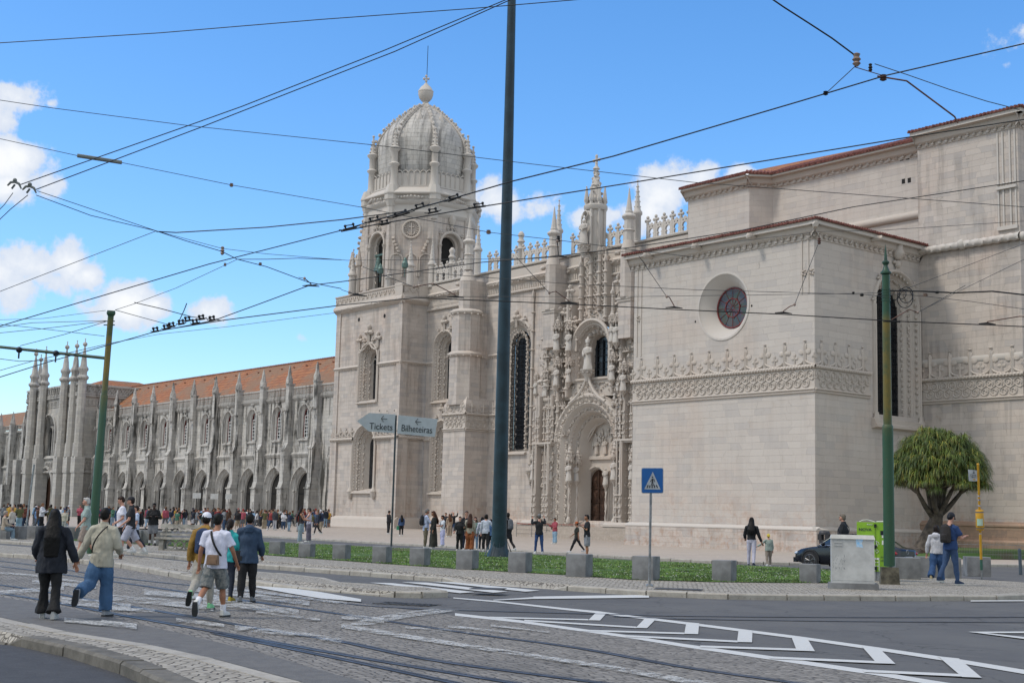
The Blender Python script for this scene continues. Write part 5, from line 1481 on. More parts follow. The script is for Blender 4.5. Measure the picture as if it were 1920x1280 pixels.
# belfry cornice
mb = MB()
def octring(mb, prof, rot=pi/8, n=8):
    mb.lathe(prof, TX, TYc, n, rot)
octring(mb, [(BR, 34.2), (BR+.1, 34.3), (BR+.25, 34.6), (BR+.15, 34.9), (BR+.15, 35.35), (BR+.45, 35.6), (BR+.5, 35.8), (BR+.35, 35.95), (BR+.35, 36.3), (BR+.75, 36.5), (BR+.75, 36.62), (BR-.2, 37.35), (BR-.6, 37.5)])
for k in range(8):
    w_ = pi/8+k*pi/4; x, y = TX+(BR-.1)*cos(w_), TYc+(BR-.1)*sin(w_)
    mb.prism(ngon(x, y, .4), 33.9, 34.3, ngon(x, y, .5)); mb.prism(ngon(x, y, .46), 34.3, 35.2); mb.prism(ngon(x, y, .5), 35.2, 35.9, ngon(x, y, .72)); mb.prism(ngon(x, y, .78), 35.9, 36.6); mb.prism(ngon(x, y, .86), 36.6, 37.5, ngon(x, y, .55))
for i in range(104):
    w_ = 2*pi*i/104; m_ = (w_ % (pi/4))-pi/8; rr = (BR+.48)*cos(pi/8)/cos(m_)
    mb.blob((TX+rr*cos(w_), TYc+rr*sin(w_), 36.1), (.16, .16, .16), 0, .1)
for v in mb.v: v.z -= 1.35
mb.build('belfry_cornice', M_trim, tower, smooth=35)
mb = MB()
RB = 5.55
for k in range(8):
    ang = -pi/2+k*pi/4; M_ = frameA(TX, TYc, ang, RB*cos(pi/8)); mb.M = M_; hw = RB*sin(pi/8)-.2
    wall(mb, -hw, hw, 37.2, 38.9, (), 0)
    n_ = 6
    for i in range(n_):
        a = -hw+(i+.5)*2*hw/n_; w0 = hw/n_
        mb.tube([(a-w0*.95, .05, 37.6), (a-w0*.95, .05, 38.8)]+[(a+w0*.92*cos(t), .05, 38.85+w0*.9*sin(t)) for t in [pi-pi*j/6 for j in range(7)]], .055, 4)
        mb.blob((a, .06, 39.2), .08, -1)
    mb.box(-hw, hw, -.05, .1, 37.4, 37.55)
mb.M = None
for v in mb.v: v.z -= 1.3
mb.build('arcaded_parapet', M_trim, tower)
for k in range(8):
    w_ = pi/8+k*pi/4; x, y = TX+(RB+.05)*cos(w_), TYc+(RB+.05)*sin(w_); mb = MB()
    mb.lathe([(.62, 37.1), (.42, 37.8), (.40, 39.6), (.58, 39.8), (.58, 39.9), (.36, 40.1), (.36, 41.3), (.62, 41.6), (.62, 41.75), (.34, 41.95), (.26, 42.6), (.1, 43.6), (.08, 43.9)], x, y, 10)
    for q in range(4):
        for j in range(4): mb.blob((x+(.38-q*.07)*cos(j*pi/2), y+(.38-q*.07)*sin(j*pi/2), 42.05+q*.42), .13, -1, .2)
    mb.blob((x, y, 43.95), .17, 0)
    for v in mb.v: v.z = 35.9+(v.z-37.1)*.945
    mb.build('pinnacle', M_trim, tower, smooth=45)
# dome: eight curved webs with crocketed ribs
prof = [(4.75, 36.0), (4.9, 36.9), (5.05, 37.8), (5.15, 38.8), (5.25, 40.0), (5.2, 41.0), (5.05, 41.8), (4.7, 42.5), (4.25, 43.15), (3.72, 43.75), (3.15, 44.3), (2.55, 44.85), (1.95, 45.35), (1.4, 45.8), (.9, 46.15), (.5, 46.4), (.25, 46.5)]
mb = MB(); mb.lathe([(max(r_, .25), z) for r_, z in prof], TX, TYc, 16, pi/16)
dome = mb.build('dome', M_dome, tower, smooth=25)
mb = MB()
for k in range(8):
    w_ = pi/8+k*pi/4
    pts_ = [V((TX+(max(r_, .2)+.04)*cos(w_), TYc+(max(r_, .2)+.04)*sin(w_), z)) for r_, z in prof]
    mb.tube(pts_, .15, 6)
    for i in range(4, 15):
        p = pts_[i]; o = V((cos(w_), sin(w_), .35)).normalized()*.24
        q_ = p+o; mb.blob((q_.x, q_.y, q_.z), (.2, .2, .24), 0, .25)
        q_ = (pts_[i]+pts_[i-1])/2+o*.8
        if i > 8: mb.blob((q_.x, q_.y, q_.z), (.16, .16, .18), 0, .25)
for w_ in (-pi*.0, pi*.75+pi/2, -pi/4+.0):
    x, y = TX+3.1*cos(w_), TYc+3.1*sin(w_)
    mb.lathe([(.3, 43.2), (.45, 43.4), (.45, 44.0), (.2, 44.5), (.05, 45.0)], x, y, 6)
mb.build('crocketed_rib', M_trim, dome, smooth=45)
mb = MB(); mb.lathe([(.75, 46.0), (.62, 46.35), (.35, 46.5), (.3, 46.9), (.45, 47.0), (.7, 47.3), (.84, 47.75), (.83, 48.0), (.86, 48.02), (.86, 48.12), (.78, 48.2), (.55, 48.6), (.25, 48.85), (.18, 49.0)], TX, TYc, 16)
z = 49.5
for da, dz in ((0, .35), (-.24, .05), (.24, .05), (0, -.2)): mb.blob((TX+da*.7, TYc+da*.7, z+dz), (.17, .17, .17), 0)
mb.tube([(TX, TYc, 48.9), (TX, TYc, 50.0)], .09, 5)
mb.build('orb_finial', M_trim, dome, smooth=45)
mb = MB(); mb.tube([(TX+.1, TYc, 49.9), (TX+.12, TYc, 53.3)], .035, 5); mb.build('lightning_rod', M_iron, dome)
# green lanterns on the platform
for px_, py_ in ((707, 510), (753, 499)):
    p = GY(px_, py_, 75.2); mb = MB(); mb.lathe([(.05, p.z-1.0), (.05, p.z-.2), (.3, p.z-.1), (.34, p.z+.3), (.22, p.z+.55), (.2, p.z+.7), (.05, p.z+.95)], p.x, 75.6, 8)
    mb.build('lantern', M_bronze, tower)
# ---------------- long grey wing beside the church ----------------
random.seed(33)
YWg = 80.7
WG = thing('monastery_wing', 'long grey weathered wing with pointed arches, spiky pinnacles and orange tiled roof', 'building', (-165, 81, .4), world=True)
BAY = 6.42; BX0 = -135.6
def bx(i): return BX0-BAY*i
NB = 12
mb = MB(frameS(YWg)); holes = []; A_ = []; Wn = []
for i in range(-1, NB):
    c = bx(i)-BAY/2
    if i >= 0:
        a = arch_path(c, .2, 4.2, 2.0, 14, point=.3); A_.append((c, a)); holes.append(off(a, .45))
        w = arch_path(c, 10.55, 13.2, .72, 10, point=.15); Wn.append((c, w)); holes.append(off(w, .42))
cb = -129.6      # wider bay with balcony beside the tower
big = arch_path(cb, 9.4, 12.9, 1.9, 16); lowa = arch_path(cb, .2, 4.2, 1.7, 14, point=.2)
holes += [off(big, .5), off(lowa, .4)]
wall(mb, bx(NB)-1.0, -124, -.3, 15.4, holes)
ww = mb.build('wall', M_grey, WG)
for c, a in A_+[(cb, lowa)]:
    mb = MB(frameS(YWg)); moulding(mb, a, [(.62, 0), (.6, .22), (.42, .26), (.35, .05), (.12, -.1), (.05, -.08), (-.05, -.25), (-.2, -.32), (-.25, -.58)])
    for s_ in (-1.9, 1.9): mb.tube([(c+s_, -.05, .4), (c+s_, -.05, 4.3)], .09, 5); mb.blob((c+s_, -.0, 4.3), .17, 0)
    ar = mb.build('arch', M_greyT, WG, smooth=45)
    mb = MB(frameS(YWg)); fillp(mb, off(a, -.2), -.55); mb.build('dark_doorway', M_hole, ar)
    mb = MB(frameS(YWg)); mb.box(c-1.7, c+1.7, -.53, -.5, 4.0, 4.08); mb.box(c-.03, c+.03, -.53, -.5, .4, 4.0); mb.build('glazing_bars', M_iron, ar)
for c, w in Wn:
    mb = MB(frameS(YWg)); moulding(mb, w, [(.62, 0), (.60, .18), (.48, .2), (.40, .02), (.25, -.1), (.2, -.06), (.1, -.12), (0, -.2), (-.02, -.42)])
    hprof(mb, c-1.15, c+1.15, [(0, 10.15), (.2, 10.2), (.22, 10.35), (-.3, 10.6)])
    fleuron(mb, c, .12, 14.35, 1.1, .6); fleuron(mb, c-.6, .1, 14.2, .5, .6); fleuron(mb, c+.6, .1, 14.2, .5, .6)
    for s_ in (-1.0, 1.0): mb.tube([(c+s_, .08, 9.7), (c+s_, .08, 13.4)], .06, 5); mb.blob((c+s_, .1, 9.7), .12, -1)
    wo = mb.build('window', M_greyT, WG, smooth=45)
    mb = MB(frameS(YWg)); fillp(mb, off(w, .1), -.40); mb.build('pane', M_glassd, wo)
    mb = MB(frameS(YWg)); moulding(mb, w, [(-.02, -.38), (-.02, -.30), (-.13, -.30), (-.13, -.38)]); mb.box(c-.7, c+.7, -.38, -.30, 13.1, 13.22); mb.build('red_frame', M_red, wo)
    mb = MB(frameS(YWg))
    for k in (-.5, -.03, .44): mb.box(c+k, c+k+.09, -.34, -.28, 10.6, 13.1 if k < -.1 or k > .1 else 13.9)
    for k in range(7): mb.box(c-.56, c+.56, -.34, -.29, 10.62+k*.42, 10.69+k*.42)
    mb.build('white_sash', M_white, wo)
# big blind window + balcony
mb = MB(frameS(YWg)); moulding(mb, big, [(.75, 0), (.72, .2), (.5, .24), (.42, .0), (.15, -.2), (.1, -.15), (-.1, -.5), (-.3, -.6), (-.9, -.8)]); scrolls(mb, big, -.2, -.45, .35, .14, .05); scrolls(mb, big, .28, .0, .35, .12, .05); beads(mb, big, -.6, -.6, .3, .1, -1)
mb.tube([(cb, -.3, 9.4), (cb, -.3, 13)], .12, 6); statue(mb, cb+1.0, -.1, 11.2, 1.3); canopy(mb, cb+1.0, -.1, 12.7, .6, 1.2)
bwn = mb.build('window', M_greyT, WG, smooth=45)
mb = MB(frameS(YWg)); fillp(mb, off(big, -.6), -.75); mb.build('pane', M_greyT, bwn)
mb = MB(frameS(YWg)); mb.box(cb-2.2, cb+2.6, 0, 1.0, 8.1, 8.35); mb.box(cb-2.2, cb+2.6, .85, .98, 9.25, 9.4)
for k in range(20): mb.lathe([(.07, 8.35), (.1, 8.5), (.05, 8.8), (.1, 9.0), (.07, 9.3)], cb-2.1+k*.245, .9, 5)
mb.taper(cb-2.0, cb+2.4, -.1, .9, 8.1, 7.0, .5, .3); mb.build('balcony', M_greyT, WG)
# string courses, cornice, openwork parapet
mb = MB(frameS(YWg))
x0, x1 = bx(NB)-1.0, -124.4
for i in range(-1, NB):
    a1_, a0_ = bx(i)-.55, bx(i+1)+.55
    if i < 0: a0_, a1_ = bx(0)+.55, -124.6
    if i >= 0:
        hprof(mb, a0_, a1_, [(0, 8.35), (.1, 8.4), (.25, 8.6), (.25, 8.7), (0, 8.9)]); studs(mb, a0_, a1_, 8.35, .12, .28, .1)
    hprof(mb, a0_, a1_, [(0, 15.0), (.1, 15.05), (.3, 15.3), (.34, 15.45), (.1, 15.55), (.1, 15.6)])
    for k in range(3):
        mb.tube([(a0_+(k+.5)*(a1_-a0_)/3, .08, 13.0+.3*k % 1), (a0_+(k+.5)*(a1_-a0_)/3, .08, 15.0)], .05, 4)
    n_ = max(3, round((a1_-a0_)/.62)); p = (a1_-a0_)/n_
    for k in range(n_):
        c = a0_+(k+.5)*p
        mb.tube([(c+p*.42*cos(w_), .12, 16.08+.38*sin(w_)) for w_ in [pi*j/4 for j in range(8)]], .055, 4, closed=True)
        mb.tube([(c-p*.4, .12, 15.7), (c+p*.4, .12, 16.45)], .045, 4); mb.tube([(c+p*.4, .12, 15.7), (c-p*.4, .12, 16.45)], .045, 4)
    mb.box(a0_, a1_, .02, .22, 16.5, 16.68); mb.box(a0_, a1_, .02, .22, 15.55, 15.66)
mb.build('openwork_parapet', M_greyT, WG, smooth=45)
for i in range(NB+1):
    x = bx(i); mb = MB()
    mb.box(x-.5, x+.5, YWg-1.25, YWg, -.3, 4.6); mb.prism([(x-.5, YWg-1.25), (x+.5, YWg-1.25), (x+.5, YWg), (x-.5, YWg)], 4.6, 5.5, [(x-.48, YWg-1.0), (x+.48, YWg-1.0), (x+.48, YWg), (x-.48, YWg)])
    mb.box(x-.47, x+.47, YWg-1.0, YWg, 5.5, 9.2); mb.prism([(x-.47, YWg-1.0), (x+.47, YWg-1.0), (x+.47, YWg), (x-.47, YWg)], 9.2, 10.0, [(x-.44, YWg-.55), (x+.44, YWg-.55), (x+.44, YWg), (x-.44, YWg)])
    mb.box(x-.40, x+.40, YWg-.55, YWg, 10.0, 17.0)
    bt = mb.build('buttress', M_grey, WG)
    mb = MB(); mb.box(x-.6, x+.6, YWg-1.37, YWg, 4.55, 4.72); mb.box(x-.55, x+.55, YWg-1.1, YWg, 9.1, 9.28); mb.box(x-.48, x+.48, YWg-.75, YWg+.1, 16.9, 17.05)
    mb.box(x-.43, x+.43, YWg-.7, YWg-.5, 13.8, 16.9)
    for q in range(5): mb.blob((x+random.uniform(-.3, .3), YWg-1.1, 13.7+random.uniform(-.2, .3)), .14, 0, .3)
    vs = []; fs = []; n_ = 14
    for j in range(n_+1):
        z = 17.05+j*2.25/n_; r_ = .42*(1-j/n_)**.9+.03
        for k in range(8):
            w_ = 2*pi*k/8; rr = r_*(1+.16*sin(2*w_+z*5)); vs.append((x+rr*cos(w_), YWg-.5+rr*sin(w_), z))
    for j in range(n_):
        for k in range(8): fs.append((j*8+k, j*8+(k+1) % 8, (j+1)*8+(k+1) % 8, (j+1)*8+k))
    mb.add(vs, fs); mb.build('pinnacle', M_grey, bt)
mb = MB(); rx0, rx1 = bx(NB)-2, -124.0
mb.add([(rx0, YWg+.5, 15.9), (rx1, YWg+.5, 15.9), (rx1, 88, 21.15), (rx0, 88, 21.15), (rx1, 95, 15.9), (rx0, 95, 15.9)], [(0,1,2,3), (3,2,4,5)])
rf = mb.build('roof', M_roof, WG)
mb = MB(); n_ = int((rx1-rx0)/.45)
for k in range(n_): mb.tube([(rx0+k*.45, 88, 21.2), (rx0+k*.45+.42, 88, 21.26)], .11, 6)
for k in range(int((rx1-rx0)/3.2)):
    x = rx0+k*3.2+1; mb.blob((x, 86.9, 20.45), (.22, .2, .15), -1)
mb.build('ridge_tiles', M_tile, rf)
# ---- gatehouse pavilion at the far end ----
PX0, PX1, PY = -224.0, -202.0, 77.6
GH = thing('gatehouse', 'grey stone gatehouse with clusters of tall pinnacled turrets at the far left', 'building', (-213, 78, .4), world=True)
mb = MB(frameS(PY))
gc = -213.2; ga = arch_path(gc, .2, 4.4, 2.6, 16, point=.15); gw = arch_path(gc, 9.8, 13.4, 2.3, 16); s1_ = arch_path(gc-6.3, .2, 4.6, 1.2, 12, point=.15); s2_ = arch_path(gc+6.3, .2, 4.6, 1.2, 12, point=.15)
wall(mb, PX0, PX1, -.3, 19.0, [off(ga, .6), off(gw, .5), off(s1_, .4), off(s2_, .4)])
mb.M = frameE(PX1); wall(mb, PY, 100, -.3, 19.0)
gwall = mb.build('wall', M_greyL, GH)
for p, c, nm in ((ga, gc, 'gateway'), (gw, gc, 'window'), (s1_, gc-6.3, 'side_arch'), (s2_, gc+6.3, 'side_arch')):
    mb = MB(frameS(PY)); moulding(mb, p, [(.85, 0), (.8, .3), (.55, .32), (.45, 0), (.2, -.4), (.1, -.3), (-.1, -.55), (-.3, -.6), (-.4, -.8), (-.5, -.9)]); beads(mb, p, .0, -.5, .4, .13, -1)
    if nm == 'window':
        mb.tube([(c, -.6, 9.8), (c, -.6, 14.6)], .16, 6)
        for s_ in (-.95, .95): mb.tube([(c+s_+.85*cos(w_), -.6, 13.6+.9*sin(w_)) for w_ in [pi*k/8 for k in range(9)]], .13, 5)
    o = mb.build(nm, M_greyT, GH, smooth=45)
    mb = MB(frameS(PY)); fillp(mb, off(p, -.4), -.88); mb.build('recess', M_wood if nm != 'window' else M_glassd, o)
for M_, e0, e1 in ((frameS(PY), PX0-.2, PX1+.2), (frameE(PX1), PY-.2, 100)):
    mb = MB(M_)
    for z in (7.1, 9.3): hprof(mb, e0, e1, [(0, z-.2), (.3, z), (.3, z+.15), (0, z+.35)])
    for k in range(int((e1-e0)/.7)): mb.tube([(e0+k*.7+.3*cos(w_), .1, 8.2+.6*sin(w_)) for w_ in [j*.9 for j in range(6)]], .09, 4)
    hprof(mb, e0, e1, [(0, 18.5), (.3, 18.8), (.3, 19.0), (0, 19.1)]); hprof(mb, e0, e1, [(0, 17.3), (.12, 17.4), (0, 17.5)])
    for k in range(int((e1-e0)/.6)): mb.box(e0+k*.6, e0+k*.6+.25, 0, .12, 17.6, 18.3)
    for k in range(int((e1-e0)/.9)):
        c = e0+k*.9+.45
        mb.tube([(c+.38*cos(w_), .15, 19.85+.5*sin(w_)) for w_ in [pi*j/4 for j in range(8)]], .08, 4, closed=True); mb.tube([(c-.38, .15, 19.3), (c+.38, .15, 20.4)], .06, 4)
    mb.box(e0, e1, 0, .28, 20.4, 20.7); mb.box(e0, e1, 0, .28, 19.1, 19.3)
    mb.box(e0, e1, -.12, -.02, 19.1, 20.4)
    mb.build('carved_parapet', M_greyT, GH, smooth=45)
for px_ in (54.7, 64.5, 73.5, 112.5, 131, 146):
    Y_ = {64.5: 80.5}.get(px_, 76.9 if px_ in (54.7, 73.5, 112.5) else 77.4)
    q_ = ray(px_, 850); x = q_.x/q_.y*Y_; mb = MB()
    mb.box(x-.75, x+.75, min(Y_-.6, PY-.25), PY+.6, -.3, 7.0); mb.box(x-.85, x+.85, min(Y_-.7, PY-.3), PY+.6, 7.0, 9.4)
    for z0, z1, r0, r1 in ((9.4, 11.5, .86, .80), (11.5, 16.5, .68, .68), (16.5, 21.2, .62, .62)):
        mb.prism(ngon(x, Y_, r0), z0, z1, ngon(x, Y_, r1))
    tt = mb.build('turret', M_greyL, GH)
    mb = MB(); mb.lathe([(.64, 21.0), (.92, 21.3), (.92, 21.5), (.62, 21.8), (.60, 22.3), (.80, 22.6), (.80, 22.8), (.52, 23.2), (.42, 24.2), (.16, 25.8), (.1, 26.3), (.12, 26.5)], x, Y_, 8)
    mb.blob((x, Y_, 26.5), .36, 1); mb.lathe([(.08, 26.8), (.05, 27.3)], x, Y_, 5); mb.blob((x, Y_, 27.3), .13, -1)
    mb.build('pinnacle', M_greyT, tt, smooth=40)
mb = MB(); mb.add([(PX0, PY+1, 19.4), (PX1-.6, PY+1, 19.4), (PX1-.6, 99, 19.4), (PX0, 99, 19.4), (-213, 86, 22.6), (-213, 92, 22.6)], [(0,1,4), (1,2,5,4), (2,3,5), (3,0,4,5)]); mb.build('roof', M_roof, GH)
# ---- farther wing, only its first bays in view ----
FW = thing('far_wing', 'farthest grey wing with tiled roof at the left edge beyond the gatehouse turrets', 'building', (-250, 81, .4), world=True)
mb = MB(frameS(82.0)); wall(mb, -300, -224, -.3, 14.6); fwl = mb.build('wall', M_grey, FW)
for i in range(6):
    x = -228.5-6.4*i; mb = MB(); mb.box(x-.6, x+.6, 80.0, 82, -.3, 5.5); mb.box(x-.5, x+.5, 80.8, 82, 5.5, 16.0); mb.lathe([(.45, 16), (.5, 16.2), (.03, 18.4)], x, 81.2, 8)
    mb.build('buttress', M_grey, FW)
    mb = MB(frameS(82.0)); p = arch_path(x-3.2, 10.2, 13, .8, 10); moulding(mb, p, [(.6, 0), (.55, .2), (.4, .2), (.2, .03)]); fillp(mb, off(p, .2), .03); mb.build('window', M_greyT, FW)
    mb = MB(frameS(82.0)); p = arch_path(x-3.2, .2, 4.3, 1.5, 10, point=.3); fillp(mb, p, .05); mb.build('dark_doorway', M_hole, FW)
mb = MB(frameS(82.0)); hprof(mb, -300, -224, [(0, 14.4), (.3, 14.7), (.3, 14.9), (0, 15.1)]); hprof(mb, -300, -224, [(0, 8.2), (.3, 8.5), (.3, 8.7), (0, 8.9)])
for k in range(100): mb.tube([(-300+k*.76+.3*cos(w_), .1, 15.5+.35*sin(w_)) for w_ in [pi*j/3 for j in range(6)]], .06, 4, closed=True)
mb.box(-300, -224, 0, .2, 15.85, 16.0); mb.build('parapet', M_greyT, FW)
mb = MB(); mb.add([(-300, 82.4, 15.4), (-224, 82.4, 15.4), (-224, 89, 19.6), (-300, 89, 19.6)], [(0,1,2,3)]); mb.build('roof', M_roof, FW)
# ---------------- people ----------------
random.seed(101)
def lin(h):
    h = h.lstrip('#'); o = []
    for i in (0, 2, 4):
        c = int(h[i:i+2], 16)/255; o.append(c/12.92 if c <= .04045 else ((c+.055)/1.055)**2.4)
    return tuple(o)
def cloth(hexc, rough=.85):
    k = 'cloth_'+hexc.lstrip('#')
    return MATS.get(k) or simple(k, lin(hexc), rough, var=.10, scale=6, bmp=.4, bscale=30)
def hairmat(hexc):
    k = 'hair_'+hexc.lstrip('#')
    if k in MATS: return MATS[k]
    m, t, b = newmat(k); tcn = N(t, 'ShaderNodeTexCoord'); mp = N(t, 'ShaderNodeMapping'); mp.inputs['Scale'].default_value = (1, 1, .12); L(t, tcn.outputs['Object'], mp.inputs[0])
    n = noise_(t, mp.outputs[0], 90, 3, .6); c = tuple(x*.8 for x in lin(hexc)); col = mixc(t, n, tuple(x*.6 for x in c), tuple(x*1.5 for x in c)); setc(t, b.inputs['Base Color'], col)
    b.inputs['Roughness'].default_value = .55; b.inputs['Specular IOR Level'].default_value = .22; bump(t, b, n, .6, .01); MATS[k] = m
    return m
SKIN = {'fair': '#b98a76', 'tan': '#9a6b52', 'dark': '#3c261d', 'mid': '#a87a62'}
M_eye = simple('dark_eye', (.01, .008, .007), .3); M_lip = simple('lips', (.30, .10, .09), .6)
def remesh(mb, vox, smooth=3, disp=0.0, dscale=7.0, seed=0, flute=0.0):
    """fuse overlapping lofts into one continuous skin"""
    me = bpy.data.meshes.new('tmp'); me.from_pydata([tuple(p) for p in mb.v], [], mb.f)
    o = bpy.data.objects.new('tmp', me); COL.objects.link(o)
    m = o.modifiers.new('r', 'REMESH'); m.mode = 'VOXEL'; m.voxel_size = vox
    s = o.modifiers.new('s', 'SMOOTH'); s.factor = .5; s.iterations = smooth
    dg = bpy.context.evaluated_depsgraph_get(); ev = o.evaluated_get(dg)
    m2 = bpy.data.meshes.new_from_object(ev)
    vs = [v.co.copy() for v in m2.vertices]; ns = [v.normal.copy() for v in m2.vertices]; fs = [tuple(p.vertices) for p in m2.polygons]
    bpy.data.objects.remove(o); bpy.data.meshes.remove(me); bpy.data.meshes.remove(m2)
    if disp:
        for i, p in enumerate(vs):
            q = p*dscale+V((seed, seed*.7, 0)); q.z *= .55
            d = noise.noise(q)+.5*noise.noise(q*2.3)+.35*(1-2*abs(noise.noise(q*1.7+V((9, 3, 1)))))-.2
            vs[i] = p+ns[i]*disp*d
    return vs, fs
def loft(mb, pts, rad, n=12):
    """tube with elliptical sections: rad = (rx, ry) or r at each point"""
    vs = []; fs = []; m = len(pts); pts = [V(p) for p in pts]
    for i, p in enumerate(pts):
        t = (pts[min(i+1, m-1)]-pts[max(i-1, 0)]).normalized()
        x = V((1, 0, 0)); x = (x-t*x.dot(t))
        if x.length < .2: x = V((0, 1, 0)); x = x-t*x.dot(t)
        x.normalize(); y = t.cross(x)
        r = rad[i]; rx, ry = r if isinstance(r, tuple) else (r, r)
        for k in range(n):
            a = 2*pi*k/n; vs.append(p+x*rx*cos(a)+y*ry*sin(a))
    for j in range(m-1):
        for k in range(n): fs.append((j*n+k, j*n+(k+1) % n, (j+1)*n+(k+1) % n, (j+1)*n+k))
    fs.append(tuple(range(n))[::-1]); fs.append(tuple(range((m-1)*n, m*n)))
    mb.add(vs, fs)
def skeleton(p):
    J = {}; s = 1.0
    lean = radians(p.get('lean', 0)); fat = p.get('fat', 1.0)
    def sp(z, y=0): return V((0, y+sin(lean)*(z-.95), .95+cos(lean)*(z-.95)))
    J['pelvis'] = sp(.95); J['waist'] = sp(1.07, .005); J['chest'] = sp(1.28, .01); J['neck0'] = sp(1.45, -.01); J['neck1'] = sp(1.54, .01)
    ht = p.get('head', (0, 0))
    J['head'] = J['neck1']+V((0, .02+.03*sin(radians(-ht[1])), .10))
    for sd, k in ((-1, 'L'), (1, 'R')):
        hf, kf = p.get('legs', {}).get(k, (0, 0)); ab = p.get('legab', .03)
        hip = J['pelvis']+V((sd*.085, 0, -.03)); a = radians(hf)
        kn = hip+V((sd*ab*.5, sin(a)*.43, -cos(a)*.43)); b = radians(hf-kf)
        an = kn+V((sd*ab*.3, sin(b)*.41, -cos(b)*.41)); J['hip'+k], J['knee'+k], J['ankle'+k] = hip, kn, an
        fa = radians(p.get('foot', {}).get(k, max(0, min(85, (kf-hf)*1.25)) if kf > 25 else 0))
        J['toe'+k] = an+V((sd*.02, cos(fa)*.17, -sin(fa)*.17-.045*cos(fa))); J['heel'+k] = an+V((0, -.055*cos(fa), -.055*cos(fa)+.0))
        sa = p.get('arms', {}).get(k, (5, 8, 12)); fw, abd, el = sa[:3]; ab2 = sa[3] if len(sa) > 3 else abd*.3
        sh = J['neck0']+V((sd*.175*p.get('shw', 1), 0, -.045)); a = radians(fw); bb = radians(abd)
        e = sh+V((sd*sin(bb)*.29, sin(a)*cos(bb)*.29, -cos(a)*cos(bb)*.29)); a2 = radians(fw+el); b2 = radians(ab2)
        dr = V((sd*sin(b2), sin(a2)*cos(b2), -cos(a2)*cos(b2))); J['sh'+k], J['el'+k], J['wr'+k], J['hdir'+k] = sh, e, e+dr*.25, dr
    zmin = min(min(J['toe'+k].z-.03, J['ankle'+k].z-.085) for k in 'LR')
    off_ = V((0, 0, -zmin))
    if 'seat' in p: off_ = V((0, 0, p['seat']-J['pelvis'].z+.11))
    for k in J:
        if not k.startswith('hdir'): J[k] = J[k]+off_
    return J
def make_body(J, p, vox, fingers=True):
    fat = p.get('fat', 1.0); mb = MB()
    loft(mb, [J['pelvis']+V((0, 0, -.10)), J['pelvis'], J['waist'], J['chest'], J['neck0']+V((0, 0, -.04)), J['neck0']+V((0, 0, .02)), J['neck1'], J['neck1']+V((0, .01, .06))],
         [(.11, .09), (.15*fat, .105*fat), (.125*fat, .095*fat), (.155*fat, .11*fat), (.13, .08), (.07, .06), (.052, .055), (.05, .052)])
    for k in 'LR':
        q = 1.0 if p['bottom'][1] in ('shorts', 'skirt') else .74
        loft(mb, [J['hip'+k], J['knee'+k], J['ankle'+k]], [.088*q, .055*q, .038*q], 10)
        loft(mb, [J['knee'+k].lerp(J['ankle'+k], .1), J['knee'+k].lerp(J['ankle'+k], .35)+V((0, -.012, 0)), J['knee'+k].lerp(J['ankle'+k], .8)], [.05*q, .058*q, .035*q], 10)
        loft(mb, [J['ankle'+k], J['ankle'+k].lerp(J['toe'+k], .5), J['toe'+k]], [.036, .036, .028], 8)
        loft(mb, [J['neck0'].lerp(J['sh'+k], .4), J['sh'+k], J['el'+k], J['wr'+k]], [.06, .055, .042, .027], 10)
        w, d = J['wr'+k], J['hdir'+k]
        loft(mb, [w, w+d*.04, w+d*.085], [.024, (.03, .018), (.033, .016)], 8)
    h = J['head']; T = ICO[2]; yw = radians(p.get('head', (0, 0))[0]); pt = radians(p.get('head', (0, 0))[1])
    R_ = Matrix.Rotation(-yw, 3, 'Z') @ Matrix.Rotation(pt, 3, 'X'); vs = []
    for q in T[0]:
        x, y, z = q.x*.074, q.y*.092, q.z*.108
        if z < -.02: x *= 1-.28*min(1, (-z-.02)/.08); y = y*(1-.12*min(1, -z/.1))+.012
        if y > .05 and z > .03: y -= .008
        if y < 0 and z > 0: y *= 1.06
        vs.append(h+R_ @ V((x, y, z+.02)))
    mb.add(vs, T[1])
    def hp(x, y, z): return h+R_ @ V((x, y, z))
    loft(mb, [hp(0, .082, .035), hp(0, .098, .012), hp(0, .103, -.004), hp(0, .088, -.014)], [.008, .010, .014, .010], 8)
    for s_ in (-1, 1):
        mb.blob(hp(s_*.074, -.002, .012), (.010, .020, .030), 1)
    mb.blob(hp(0, .084, -.062), (.028, .02, .018), 1); mb.blob(hp(0, .086, -.034), (.024, .014, .012), 1)
    vs, fs = remesh(mb, vox, 2)
    out = MB(); out.add(vs, fs)
    if fingers:
        for k, sd in (('L', -1), ('R', 1)):
            w, d = J['wr'+k], J['hdir'+k]; side = V((1, 0, 0))-d*d.x
            if side.length < .2: side = V((0, 1, 0))-d*d.y
            side.normalize(); pal = d.cross(side)*(1 if True else -1)
            if (pal.x*sd) > 0: pal = -pal
            for q, (o_, ln) in enumerate(((-.024, .062), (-.008, .072), (.008, .068), (.023, .054))):
                b0 = w+d*.078+side*o_; b1 = b0+d*ln*.45+pal*.006; b2 = b1+d*ln*.32+pal*.018; b3 = b2+d*ln*.15+pal*.02
                out.tube([b0, b1, b2, b3], [.0088, .0082, .0075, .006], 6)
            fwd = side if side.y*1 > 0 else -side
            t0 = w+d*.028+fwd*.022; out.tube([t0, t0+d*.022+fwd*.02, t0+d*.048+fwd*.027+pal*.008], [.011, .0098, .0075], 6)
    out.k = 1
    for s_ in (-1, 1):
        out.blob(hp(s_*.030, .083, .026), (.012, .007, .0065), 1)
        out.tube([hp(s_*.045, .082, .042), hp(s_*.03, .090, .047), hp(s_*.014, .090, .043)], .0035, 4)
    out.k = 2; out.blob(hp(0, .0965, -.034), (.020, .006, .007), 1)
    out.k = 0
    return out, hp
